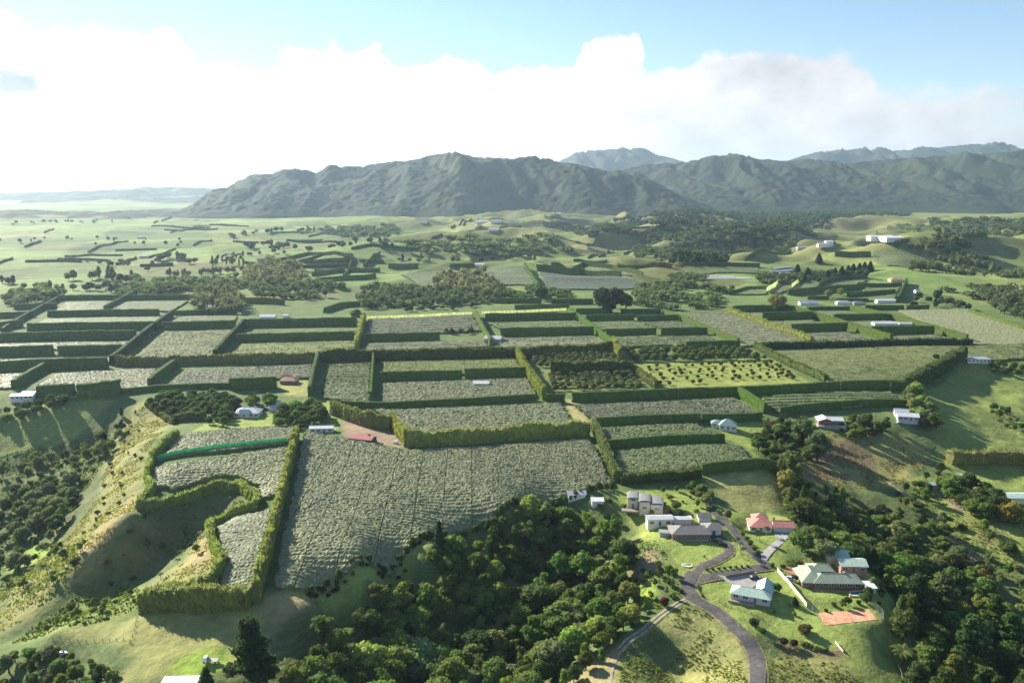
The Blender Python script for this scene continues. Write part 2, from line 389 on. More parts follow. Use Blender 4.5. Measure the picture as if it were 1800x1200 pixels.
def mat_ground():
    m, nt, b, out = newmat('ground_cover'); L = nt.links.new
    at = N(nt, 'ShaderNodeAttribute', attribute_name='cover')
    tc = N(nt, 'ShaderNodeNewGeometry')
    pos = tc.outputs['Position']
    n1 = N(nt, 'ShaderNodeTexNoise'); n1.inputs['Scale'].default_value = .35; n1.inputs['Detail'].default_value = 8; n1.inputs['Roughness'].default_value = .65; L(pos, n1.inputs['Vector'])
    n2 = N(nt, 'ShaderNodeTexNoise'); n2.inputs['Scale'].default_value = .045; n2.inputs['Detail'].default_value = 6; n2.inputs['Roughness'].default_value = .6; L(pos, n2.inputs['Vector'])
    n3 = N(nt, 'ShaderNodeTexNoise'); n3.inputs['Scale'].default_value = .006; n3.inputs['Detail'].default_value = 5; L(pos, n3.inputs['Vector'])
    v = mth(nt, 'ADD', mth(nt, 'MULTIPLY', n1.outputs['Fac'], 1.0), mth(nt, 'MULTIPLY', n2.outputs['Fac'], .95))
    v = mth(nt, 'ADD', v, mth(nt, 'MULTIPLY_ADD', n3.outputs['Fac'], .5, -.2))
    sc = N(nt, 'ShaderNodeVectorMath', operation='SCALE'); L(at.outputs['Color'], sc.inputs[0]); L(v, sc.inputs['Scale'])
    # straw-coloured wear in the sward
    mr = N(nt, 'ShaderNodeMapRange', interpolation_type='SMOOTHSTEP'); L(mth(nt, 'ADD', mth(nt, 'MULTIPLY', n2.outputs['Fac'], .6), mth(nt, 'MULTIPLY', n1.outputs['Fac'], .4)), mr.inputs[0])
    mr.inputs[1].default_value = .50; mr.inputs[2].default_value = .66
    cl = mixc(nt, mth(nt, 'MULTIPLY', mr.outputs[0], .45), sc.outputs[0], mixc(nt, 1.0, sc.outputs[0], (1.55, 1.12, 1.0), 'MULTIPLY'))
    # stock tracks: narrow terracettes worn along the contour of the steeper slopes
    sp = N(nt, 'ShaderNodeSeparateXYZ'); L(pos, sp.inputs[0]); sn = N(nt, 'ShaderNodeSeparateXYZ'); L(tc.outputs['True Normal'], sn.inputs[0])
    st = N(nt, 'ShaderNodeMapRange', interpolation_type='SMOOTHSTEP'); L(sn.outputs[2], st.inputs[0]); st.inputs[1].default_value = .985; st.inputs[2].default_value = .93
    wv = mth(nt, 'SINE', mth(nt, 'ADD', mth(nt, 'MULTIPLY', sp.outputs[2], 4.6), mth(nt, 'MULTIPLY', n2.outputs['Fac'], 19.0)))
    wv = mth(nt, 'GREATER_THAN', mth(nt, 'ADD', wv, n1.outputs['Fac']), 1.05)
    cl = mixc(nt, mth(nt, 'MULTIPLY', mth(nt, 'MULTIPLY', wv, st.outputs[0]), .26), cl, (.23, .19, .115))
    L(cl, b.inputs['Base Color']); b.inputs['Roughness'].default_value = .9; b.inputs['Specular IOR Level'].default_value = .12
    bp = N(nt, 'ShaderNodeBump'); bp.inputs['Strength'].default_value = .9; bp.inputs['Distance'].default_value = .8
    L(n1.outputs['Fac'], bp.inputs['Height']); L(bp.outputs[0], b.inputs['Normal'])
    return m
M['ground'] = mat_ground()
# ------------------------------------------------------------------ the ground sheet and what covers it
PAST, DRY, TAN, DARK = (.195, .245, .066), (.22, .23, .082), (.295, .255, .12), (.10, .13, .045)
LAWN, LIME, DIRT, BRACK = (.24, .305, .078), (.24, .35, .055), (.29, .225, .155), (.185, .14, .08)
PALE = (.27, .28, .10)
COVER = [
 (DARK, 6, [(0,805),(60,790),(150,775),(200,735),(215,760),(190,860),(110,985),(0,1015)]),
 (DRY, 4, [(250,700),(300,745),(258,800),(252,885),(180,985),(60,1088),(0,1115),(0,1050),(60,1010),(110,960),(160,890),(195,800),(215,745)]),
 (TAN, 3, [(240,850),(252,895),(175,985),(110,1040),(130,980),(180,920)]),
 (PAST, 3, [(0,730),(40,712),(150,700),(205,705),(150,755),(100,785),(0,800)]),
 (LIME, 3, [(0,1000),(70,950),(98,962),(30,1012)]),
 ((.125,.145,.055), 2, [(250,898),(300,888),(440,862),(440,890),(375,925),(300,990),(225,1025),(110,1048),(180,980)]),  # darker tone puts the shade of the gully slope into the ground colour
 (DRY, 2, [(368,930),(398,985),(330,1040),(250,1050),(220,1085),(250,1035),(320,985),(345,955)]),
 (TAN, 2, [(355,935),(372,935),(375,1000),(345,1005),(330,990)]),
 (PAST, 2, [(20,1130),(60,1098),(220,1025),(255,1040),(240,1075),(100,1110)]),
 (PALE, 2, [(80,1118),(130,1098),(245,1080),(445,1064),(485,1120),(420,1200),(190,1215),(225,1150),(215,1128)]),
 (LIME, 1.5, [(295,1198),(318,1150),(400,1138),(412,1150),(380,1180),(350,1200)]),
 (TAN, 2, [(445,1062),(545,1045),(562,1085),(505,1140),(475,1150),(478,1105)]),
 (LAWN, 2, [(480,1035),(560,1025),(700,975),(775,945),(800,965),(640,1035),(560,1062),(520,1050)]),
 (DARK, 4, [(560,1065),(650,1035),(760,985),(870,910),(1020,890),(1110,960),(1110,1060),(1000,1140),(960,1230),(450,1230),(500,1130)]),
 (LAWN, 2, [(1070,860),(1200,860),(1245,890),(1300,895),(1420,920),(1380,990),(1540,1000),(1590,1090),(1600,1230),(1430,1140),(1300,1100),(1200,1030),(1120,940)]),
 (PALE, 2, [(1240,838),(1360,832),(1392,885),(1330,905),(1290,895),(1262,870)]),
 (DIRT, 1.5, [(1112,990),(1145,960),(1168,985),(1142,1012),(1113,1015)]),
 (LIME, 1.5, [(1125,1020),(1150,1018),(1142,1068),(1120,1066)]),
 (PALE, 2, [(1200,1062),(1245,1075),(1305,1128),(1318,1210),(1090,1230),(1075,1160),(1130,1105)]),
 (TAN, 2, [(1040,1150),(1080,1125),(1090,1160),(1070,1215),(1000,1215),(985,1190)]),
 (DARK, 2, [(1095,1125),(1170,1100),(1200,1120),(1190,1215),(1100,1215)]),  # gully shade below the track, painted as dark ground
 (DRY, 2, [(1345,1170),(1380,1140),(1480,1145),(1530,1215),(1345,1215)]),
 (BRACK, 2, [(1365,1130),(1480,1135),(1500,1160),(1440,1150),(1380,1150)]),
 (PAST, 2, [(1470,1100),(1560,1090),(1590,1120),(1590,1215),(1520,1215),(1480,1140)]),
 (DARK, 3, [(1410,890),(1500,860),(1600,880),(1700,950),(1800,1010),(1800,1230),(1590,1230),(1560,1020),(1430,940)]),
 (PAST, 4, [(1600,700),(1690,640),(1800,640),(1800,860),(1680,850),(1640,770)]),
 (PAST, 3, [(1560,840),(1700,840),(1800,900),(1800,1000),(1700,960),(1620,880)]),
 (DRY, 3, [(1400,790),(1450,755),(1500,770),(1600,760),(1640,800),(1600,850),(1480,862),(1400,845)]),
 (BRACK, 3, [(1470,780),(1500,775),(1540,800),(1530,830),(1490,815),(1420,815),(1430,795)]),
 (BRACK, 3, [(1410,820),(1500,830),(1480,845),(1410,840)]),
 (DIRT, 1.5, [(1630,855),(1655,850),(1690,880),(1725,888),(1715,900),(1680,895)]),
 (DIRT, 1.5, [(1640,930),(1655,925),(1720,985),(1735,1010),(1715,1000)]),
 (DRY, 2, [(1700,910),(1760,915),(1770,960),(1720,960)]),
 (DIRT, 1.5, [(600,735),(640,745),(690,757),(716,787),(650,780),(608,775)]),
 (PALE, 1.5, [(488,668),(546,664),(543,698),(502,694)]),
 (LAWN, 1.5, [(365,742),(470,728),(522,740),(520,748),(330,762)]),
 (LAWN, 1.5, [(540,700),(580,705),(600,735),(590,760),(540,750)]),
 ((.215,.255,.065), 1.5, [(1120,640),(1345,628),(1425,672),(1150,686)]),
 ((.14,.165,.055), 1.5, [(930,620),(1100,616),(1130,690),(965,692)]),
 (LAWN, 1.5, [(1270,745),(1350,742),(1340,760),(1320,790),(1275,770)]),
 (PALE, 1.5, [(985,700),(1010,700),(1040,745),(1012,742)]),
 (LAWN, 1.5, [(1310,775),(1330,800),(1355,830),(1330,832)]),
 ((.20,.23,.06), 2, [(1690,640),(1740,638),(1750,648),(1695,655)]),
]
def terrain_colours():
    x, y = XX.ravel(), YY.ravel(); n = len(x)
    c = np.tile(np.array((.105, .155, .052)), (n, 1))
    d = np.hypot(x, y)
    # open farmland beyond the orchards: paddocks of different growth
    ca, sa = cos(.35), sin(.35)
    wx = x + (fbm(x / 200, y / 200, 61, 2) - .5) * 60; wy = y + (fbm(x / 200, y / 200, 62, 2) - .5) * 60
    u, v = (wx * ca + wy * sa) / 150, (-wx * sa + wy * ca) / 210
    h = hash2(np.floor(u), np.floor(v), 5); h2 = hash2(np.floor(u), np.floor(v), 9)
    pad = np.array((.14, .205, .058))[None] * (.5 + .85 * h[:, None]) + (h2 > .7)[:, None] * np.array((.06, .035, .02))
    k = sstep(950, 1300, y)[:, None]
    c = c * (1 - k) + pad * k
    # sun-dried rolling hills right of the middle
    r = (sstep(1250, 1700, y) * sstep(-.12, .12, x / np.maximum(y, 1)) * (.35 + .65 * fbm(x / 160, y / 160, 71, 3)))[:, None]
    c = c * (1 - r) + np.array((.17, .20, .065)) * r
    slope = np.hypot(*np.gradient(ZZ, GY, GX)).ravel()
    s = (sstep(.16, .4, slope) * sstep(1100, 1500, y))[:, None] * .45
    c = c * (1 - s) + np.array((.175, .15, .075)) * s
    wob_x = (fbm(x / 7, y / 7, 81, 3) - .5); wob_y = (fbm(x / 7, y / 7, 82, 3) - .5)
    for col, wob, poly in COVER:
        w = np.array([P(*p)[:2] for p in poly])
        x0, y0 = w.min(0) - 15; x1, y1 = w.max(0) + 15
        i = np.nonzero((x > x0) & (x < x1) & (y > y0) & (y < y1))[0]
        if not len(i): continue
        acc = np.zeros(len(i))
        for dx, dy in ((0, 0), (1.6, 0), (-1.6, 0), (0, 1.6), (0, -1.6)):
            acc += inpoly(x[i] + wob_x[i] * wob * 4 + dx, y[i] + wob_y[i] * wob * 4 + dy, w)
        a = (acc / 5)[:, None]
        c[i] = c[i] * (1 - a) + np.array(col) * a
    return c
def build_ground():
    ny, nx = XX.shape
    V = np.stack([XX.ravel(), YY.ravel(), ZZ.ravel()], 1)
    i = (np.arange(ny - 1)[:, None] * nx + np.arange(nx - 1)[None]).ravel()
    F = np.stack([i, i + 1, i + nx + 1, i + nx], 1)
    me = mesh('ground', V, F, smooth=True, mats=[M['ground']])
    a = me.color_attributes.new('cover', 'FLOAT_COLOR', 'POINT')
    c = np.ones((len(V), 4), np.float32); c[:, :3] = terrain_colours(); a.data.foreach_set('color', c.ravel())
    tag(link('ground', me), kind='structure')
build_ground()

# ------------------------------------------------------------------ forested hills and far ranges
def mat_forest():
    m, nt, b, out = newmat('forest_hill'); L = nt.links.new
    g = N(nt, 'ShaderNodeNewGeometry'); pos = g.outputs['Position']
    n1 = N(nt, 'ShaderNodeTexVoronoi'); n1.inputs['Scale'].default_value = .06; L(pos, n1.inputs['Vector'])
    n2 = N(nt, 'ShaderNodeTexNoise'); n2.inputs['Scale'].default_value = .006; n2.inputs['Detail'].default_value = 7; L(pos, n2.inputs['Vector'])
    c1 = mixc(nt, n1.outputs['Color'], (.012, .026, .016), (.032, .052, .026))
    mr = N(nt, 'ShaderNodeMapRange', interpolation_type='SMOOTHSTEP'); L(n2.outputs['Fac'], mr.inputs[0]); mr.inputs[1].default_value = .42; mr.inputs[2].default_value = .66
    c2 = mixc(nt, mth(nt, 'MULTIPLY', mr.outputs[0], .5), c1, (.07, .08, .034))
    at = N(nt, 'ShaderNodeAttribute', attribute_name='grass')
    c3 = mixc(nt, at.outputs['Fac'], c2, (.20, .19, .085))
    L(c3, b.inputs['Base Color']); b.inputs['Roughness'].default_value = .9; b.inputs['Specular IOR Level'].default_value = .1
    return m
M['forest'] = mat_forest()

def hill(name, sky, Yc, Yb, Yback, step, rough, seed, grass=0.0, spur=1.0):
    """a ridge whose crest runs along y = Yc through the given skyline, front foot at Yb"""
    pts = []
    for px, py in sky:
        d = ray(px, py); t = Yc / d[1]; pts.append((d[0] * t, CAM_H + d[2] * t))
    pts = np.array(pts)
    xs = np.arange(pts[0, 0] - 200, pts[-1, 0] + 200, step); ys = np.arange(Yb, Yback, step * 1.15)
    X, Y = np.meshgrid(xs, ys)
    zc = np.interp(X, pts[:, 0], pts[:, 1])
    crest = Yc + (fbm(X / 500, Y * 0 + seed, seed, 2) - .5) * 260
    foot = Yb + 60 + fbm(X / 420, Y * 0 + seed, seed + 3, 3) * 480 * spur
    s = np.clip((Y - foot) / (crest - foot), 0, 1); bk = np.clip((Y - crest) / (Yback - crest), 0, 1)
    prof = s ** .95 * (1 - bk) ** 1.2
    # spurs and gullies that run down the face
    wx = X + (fbm(X / 260, Y / 260, seed + 5, 3) - .5) * 260 + (Y - foot) * .28
    rid = 1 - np.abs(2 * fbm(wx / 340, Y / 1500, seed + 7, 3) - 1)
    rid2 = 1 - np.abs(2 * fbm(wx / 130, Y / 520, seed + 8, 2) - 1)
    amp = np.minimum(s * 3, 1) * (1 - sstep(.70, 1.0, s)) * (1 - bk)
    z = zc * prof * (1 + amp * ((rid - .68) * .95 + (rid2 - .6) * .24))
    z = z + (fbm(X / 200, Y / 200, seed + 9, 3) - .5) * zc * .07 * np.minimum(s * 2, 1) * (1 - sstep(.75, 1, s))
    gr = sstep(.60, .72, fbm(X / 190, Y / 150, seed + 11, 3) + grass * (1 - sstep(.02, .26, s)) - (1 - grass) * .2 * s) if grass else np.zeros_like(X)
    z = z + (vn(X / 13, Y / 13, seed + 12) - .4) * rough * (1 - gr) * np.minimum(s * 8, 1) + (vn(X / 31, Y / 31, seed + 13) - .5) * rough * (1 - gr) * np.minimum(s * 8, 1)
    z = z - 6 * (s <= 0)
    ny, nx = X.shape
    i = (np.arange(ny - 1)[:, None] * nx + np.arange(nx - 1)[None]).ravel()
    me = mesh(name, np.stack([X.ravel(), Y.ravel(), z.ravel()], 1), np.stack([i, i + 1, i + nx + 1, i + nx], 1), smooth=True, mats=[M['forest']])
    a = me.attributes.new('grass', 'FLOAT', 'POINT'); a.data.foreach_set('value', gr.ravel().astype(np.float32))
    return tag(link(name, me), kind='structure')
hill('forested_hill', [(330,392),(352,378),(372,358),(400,335),(425,318),(447,308),(482,305),(500,299),(522,297),(556,303),(577,289),(602,293),(640,291),(680,284),(712,283),(740,277),(768,270),(795,269),(850,277),(895,280),(935,276),(975,284),(1010,290),(1060,300),(1110,310),(1170,335),(1240,365),(1300,392)],
     4700, 3650, 5900, 9.0, 11, 101, .0)
hill('forested_hill', [(1000,330),(1050,308),(1090,300),(1130,291),(1160,288),(1200,287),(1250,279),(1290,275),(1330,279),(1380,284),(1440,282),(1480,287),(1530,283),(1590,279),(1650,275),(1700,272),(1760,268),(1800,264),(1900,262),(2000,275)],
     5900, 4300, 7000, 12.0, 12, 131, .0)
hill('far_range', [(900,330),(970,290),(1000,276),(1040,266),(1075,262),(1120,264),(1170,276),(1230,292),(1300,294),(1370,286),(1430,268),(1500,263),(1560,266),(1620,262),(1670,257),(1700,254),(1722,253),(1745,259),(1775,263),(1800,262),(1880,258),(2000,262)],
     10500, 8200, 12500, 26.0, 12, 151, .05)
hill('low_hill', [(-200,378),(-60,372),(0,371),(40,370),(90,373),(150,372),(180,377),(215,378),(260,384),(300,392)], 3900, 3550, 4500, 14.0, 9, 171, .25, .2)
hill('low_hill', [(150,392),(215,370),(250,376),(290,372),(330,372),(370,366),(430,372),(480,392)], 4500, 4000, 5400, 14.0, 9, 177, .5, .2)
hill('low_hill', [(-400,345),(-50,341),(60,339),(150,337),(220,334),(260,331),(300,329),(340,330),(390,333),(440,340),(520,348)], 9000, 6500, 12500, 34.0, 14, 181, .35, .6)

# ------------------------------------------------------------------ haze: the pale air between here and the ranges
def build_haze():
    mb = MB().box(-30000, 30000, -1500, 46000, -75, 760)
    m = bpy.data.materials.new('haze'); m.use_nodes = True; nt = m.node_tree; nt.nodes.clear()
    o = N(nt, 'ShaderNodeOutputMaterial'); v = N(nt, 'ShaderNodeVolumePrincipled')
    v.inputs['Color'].default_value = (.58, .77, 1.0, 1); v.inputs['Density'].default_value = HAZE
    v.inputs['Anisotropy'].default_value = .42
    nt.links.new(v.outputs[0], o.inputs['Volume'])
    tag(link('haze', mb.me('haze', [m])), 'pale blue-grey haze over the farmland and hills', 'haze', kind='stuff')
HAZE = 0.000040
build_haze()

# ------------------------------------------------------------------ orchard blocks: pergola-grown vine canopy
M['post'] = mat_plain('timber_post', (.30, .25, .18), .9, .2, 4)
def block(where, poly, col=(.20, .235, .145), cell=None, rowdir=None, period=5.0, fill=1.0, lines=0.0, hgt=1.9, amp=.5, label=None):
    w = np.array([P(px, py, 1.9)[:2] for px, py in poly]); ctr = w.mean(0)
    dist = np.hypot(*ctr)
    cell = cell or max(.85, dist / 620.0)
    a = rowdir if rowdir is not None else 0.12
    ca, sa = cos(a), sin(a)
    l = np.stack([(w[:, 0] - ctr[0]) * ca + (w[:, 1] - ctr[1]) * sa, -(w[:, 0] - ctr[0]) * sa + (w[:, 1] - ctr[1]) * ca], 1)
    x0, y0 = l.min(0); x1, y1 = l.max(0)
    nx, ny = int((x1 - x0) / cell) + 2, int((y1 - y0) / cell) + 2
    gx, gy = x0 + np.arange(nx + 1) * cell, y0 + np.arange(ny + 1) * cell
    if lines:
        lx = np.arange(x0 + lines / 2, x1, lines); gx = gx[np.abs(gx[:, None] - lx[None]).min(1) > .42]; gx = np.sort(np.concatenate([gx, lx - .2, lx + .2])); nx = len(gx) - 1
    cxm, cym = np.meshgrid(.5 * (gx[:-1] + gx[1:]), gy[:-1] + cell / 2)
    jit = (fbm(cxm / 3, cym / 3, 301, 2) - .5) * 2.4
    ins = inpoly(cxm + jit, cym + jit, l)
    if fill < 1: ins &= (((cym + jit * .25) / period) % 1) < fill
    if lines: ins &= ~(((np.diff(gx) < .45)[None] & (np.abs(cxm[:1] - lx[np.abs(cxm[0][:, None] - lx[None]).argmin(1)][None]) < .1)) & (vn(cxm / 3, cym / 9, 12) > .22))
    Xl, Yl = np.meshgrid(gx, gy)
    sd_ = int(abs(ctr[0] * 3 + ctr[1])) % 997
    j1 = (hash2(np.arange(Xl.size), np.arange(Xl.size), sd_).reshape(Xl.shape) - .5) * np.minimum(np.diff(gx, prepend=gx[0] - cell), np.diff(gx, append=gx[-1] + cell))[None] * .5
    j2 = (hash2(np.arange(Xl.size), np.arange(Xl.size), sd_ + 1).reshape(Xl.shape) - .5) * cell * .5
    Xl2, Yl2 = Xl + j1, Yl + j2
    WX, WY = ctr[0] + Xl2 * ca - Yl2 * sa, ctr[1] + Xl2 * sa + Yl2 * ca
    k = max(1.0, cell / 1.2)
    z = hm(WX, WY) + hgt
    z += (hash2(np.arange(Xl.size), np.arange(Xl.size), sd_ + 3).reshape(Xl.shape) - .5) * amp * .72
    z += (vn(Xl / (2.4 * k), Yl / (1.1 * k), sd_ + 2) - .5) * amp * .55
    z += np.cos(2 * pi * (Yl + (vn(Xl / 6, Yl / 6, 77) - .5)) / (period * .52)) * amp * .42 * (k < 1.3)
    ids = -np.ones(Xl.size, np.int64)
    r, c = np.nonzero(ins)
    q = np.stack([r * (nx + 1) + c, r * (nx + 1) + c + 1, (r + 1) * (nx + 1) + c + 1, (r + 1) * (nx + 1) + c], 1)
    if not len(q): return None
    # ragged edge hanging towards the ground
    pad = np.pad(ins, 1); E = []
    for dr, dc, e in ((-1, 0, (0, 1)), (0, 1, (1, 2)), (1, 0, (2, 3)), (0, -1, (3, 0))):
        m_ = ~pad[1 + dr:1 + dr + ny, 1 + dc:1 + dc + nx][r, c]; E.append(q[m_][:, [e[1], e[0]]])
    E = np.vstack(E)
    V = np.stack([WX.ravel(), WY.ravel(), z.ravel()], 1); n0 = len(V)
    drop = V.copy(); drop[:, 2] -= hgt * (.55 + .4 * hash2(np.arange(n0), np.arange(n0), 3)); 
    F = np.vstack([q, np.stack([E[:, 0], E[:, 1], E[:, 1] + n0, E[:, 0] + n0], 1)])
    V = np.vstack([V, drop]); u = np.unique(F); ids = -np.ones(len(V), np.int64); ids[u] = np.arange(len(u))
    me = mesh('vine_canopy', V[u] - np.array([ctr[0], ctr[1], 0]), ids[F], smooth=False, mats=[M['vine']])
    o = link('orchard_block', me, loc=(ctr[0], ctr[1], 0), color=col)
    return tag(o, label or ('grey-green vine canopy block ' + where), 'orchard block', 'vine canopy blocks')

GREY, YELG, DULL = (.21, .228, .128), (.215, .245, .085), (.17, .205, .092)
BLOCKS = [
 ('filling the big field above the bush gully', [(537,757),(600,768),(716,790),(1035,769),(1076,850),(1000,866),(930,882),(862,906),(780,934),(650,988),(520,1031),(482,1032),(497,950),(515,870)], GREY, dict(cell=.66, lines=13.5, rowdir=.05, amp=.5)),
 ('above the green windbreak strip', [(303,778),(322,762),(420,752),(518,746),(512,768),(500,777),(390,790),(290,803)], GREY, dict(cell=.7, period=5, amp=.45, rowdir=.12)),
 ('between the green strip and the looping hedge', [(272,822),(390,803),(505,784),(487,868),(462,872),(455,850),(420,836),(383,832),(300,858),(270,850)], GREY, dict(cell=.7, amp=.45, rowdir=.12)),
 ('on the narrow terrace beside the tall hedge', [(380,925),(405,912),(455,900),(477,890),(440,1045),(395,1052),(385,1010),(402,985),(385,950)], (.185, .21, .13), dict(cell=.62, rowdir=.1, amp=.4)),
 ('behind the lit hedge wall', [(690,735),(655,718),(700,719),(985,708),(1005,740),(1000,748),(720,765)], GREY, dict(cell=.95, rowdir=.05)),
 ('below the long dark hedge right of centre', [(1010,711),(1290,698),(1335,727),(1240,734),(1045,738)], GREY, dict(rowdir=.02)),
 ('in the narrow strip left of the green-roofed house', [(1050,752),(1225,744),(1258,764),(1070,777)], DULL, dict(rowdir=.02)),
 ('above the round paddock', [(1082,792),(1300,782),(1326,812),(1230,822),(1092,840)], DULL, dict(rowdir=.02)),
 ('with open rows above the two white-roofed houses', [(1335,697),(1565,688),(1580,700),(1602,712),(1372,728)], (.16, .20, .10), dict(cell=.9, fill=.62, period=6.5, rowdir=.02, amp=.4)),
 ('around the white shed', [(672,673),(925,664),(943,696),(672,708)], GREY, dict(rowdir=.03)),
 ('yellowish, behind the double dark hedge', [(672,636),(905,629),(918,652),(672,662)], YELG, dict(rowdir=.03, lines=20)),
 ('between two north-south hedges, squarish', [(578,640),(650,637),(648,708),(567,698)], DULL, dict(rowdir=.03, fill=.8, period=5)),
 ('large and yellow-green on the right terrace', [(1345,617),(1700,608),(1800,602),(1800,628),(1690,636),(1600,668),(1458,671)], YELG, dict(rowdir=.05, amp=.35)),
 ('below the white net line', [(648,560),(830,554),(846,580),(775,584),(648,588)], GREY, {}),
 ('below the net-line block, long and thin', [(648,603),(850,597),(858,608),(640,616)], GREY, {}),
 ('between the upper pair of centre hedges', [(860,567),(1010,563),(1046,575),(880,578)], DULL, {}),
 ('beside the long-roofed packing shed', [(880,594),(1045,590),(1072,606),(870,610)], GREY, {}),
 ('small, left of two short dark hedges', [(1025,566),(1112,564),(1150,576),(1050,579)], DULL, {}),
 ('small, below the short dark hedges', [(1068,592),(1155,589),(1180,605),(1090,609)], DULL, {}),
 ('small, right of the short dark hedges', [(1125,566),(1190,564),(1240,575),(1165,577)], DULL, {}),
 ('small, beside the avocado trees', [(1165,591),(1243,589),(1262,601),(1190,606)], DULL, {}),
 ('in the broad strip between pale tree rows', [(1205,552),(1278,548),(1422,602),(1305,607)], GREY, {}),
 ('topmost of the right-hand steps', [(1300,550),(1376,548),(1400,558),(1325,560)], DULL, {}),
 ('second of the right-hand steps', [(1340,565),(1428,562),(1470,577),(1380,580)], DULL, {}),
 ('lowest of the right-hand steps', [(1400,586),(1490,583),(1545,601),(1435,603)], GREY, {}),
 ('behind the long white-roofed shed', [(1420,547),(1495,546),(1520,555),(1445,557)], DULL, {}),
 ('in front of the long white-roofed shed', [(1480,565),(1565,563),(1590,572),(1520,580)], DULL, {}),
 ('in front of the lowest dark right hedge', [(1560,591),(1645,588),(1690,600),(1590,602)], GREY, {}),
 ('broad at the far right edge', [(1580,545),(1700,543),(1800,575),(1830,605),(1705,604)], GREY, {}),
 ('left of the pale trunked row', [(232,630),(288,583),(413,579),(376,628)], YELG, {}),
 ('right of the pale trunked row corner', [(408,621),(425,604),(622,599),(622,617),(560,622)], YELG, {}),
 ('thin, between two long left hedges', [(432,584),(622,579),(622,585),(425,590)], YELG, {}),
 ('beyond the villa grove on the left', [(60,684),(95,657),(275,647),(262,680),(213,686),(135,686)], GREY, {}),
 ('beside the small red-roofed house', [(298,675),(330,650),(548,640),(545,662),(490,664),(405,670),(400,678)], GREY, {}),
 ('at the left edge, lowest strip', [(-20,682),(20,680),(60,655),(0,657)], GREY, {}),
 ('left, first dim strip up', [(0,632),(200,628),(185,640),(0,647)], GREY, {}),
 ('left, second dim strip up', [(0,604),(240,600),(215,610),(0,616)], GREY, {}),
 ('left, third dim strip up', [(55,586),(275,583),(250,592),(20,596)], DULL, {}),
 ('left, fourth dim strip up', [(80,560),(285,556),(275,566),(60,570)], DULL, {}),
 ('left, fifth dim strip up', [(115,531),(330,528),(300,546),(95,548)], DULL, {}),
 ('left, under the row of sheds', [(310,556),(415,554),(415,562),(300,565)], DULL, {}),
 ('mid distance, right of the grey willows', [(775,470),(920,468),(940,500),(840,500)], (.17, .205, .11), {}),
 ('mid distance, left of the grey willows', [(705,482),(775,475),(780,500),(740,505)], DULL, {}),
 ('mid distance, large pale one', [(950,478),(1040,484),(1140,500),(1165,502),(1060,508),(960,508)], (.19, .22, .15), {}),
 ('mid distance, above the large pale one', [(1030,470),(1080,474),(1110,484),(1050,480)], DULL, {}),
 ('mid distance, beside the glasshouses', [(1200,467),(1330,470),(1345,480),(1210,482)], DULL, {}),
 ('mid distance, left of the first white screen', [(1285,516),(1315,509),(1350,508),(1345,516)], DULL, {}),
 ('mid distance, between the white screens', [(1352,514),(1368,501),(1400,497),(1388,508),(1370,514)], DULL, {}),
 ('mid distance, right of the second white screen', [(1395,507),(1412,495),(1445,494),(1435,504)], DULL, {}),
 ('mid distance, in the hedged square', [(1450,503),(1475,493),(1525,491),(1505,500)], DULL, {}),
 ('mid distance, by the tall dark hedge end', [(1515,508),(1583,504),(1577,512),(1520,511)], DULL, {}),
 ('mid distance, below the white packhouse', [(1532,442),(1610,441),(1640,462),(1560,466)], (.15, .19, .09), {}),
 ('mid distance, above the white farmhouses', [(1530,522),(1575,516),(1570,527),(1525,528)], DULL, {}),
]
for wh, poly, col, kw in BLOCKS: block(wh, poly, col, **kw)

# ------------------------------------------------------------------ shelterbelt hedges
def resample(pts, step):
    pts = np.asarray(pts, float); seg = np.hypot(*np.diff(pts, axis=0).T); s = np.concatenate([[0], np.cumsum(seg)])
    n = max(2, int(round(s[-1] / step)) + 1); t = np.linspace(0, s[-1], n)
    return np.stack([np.interp(t, s, pts[:, 0]), np.interp(t, s, pts[:, 1])], 1), s[-1]

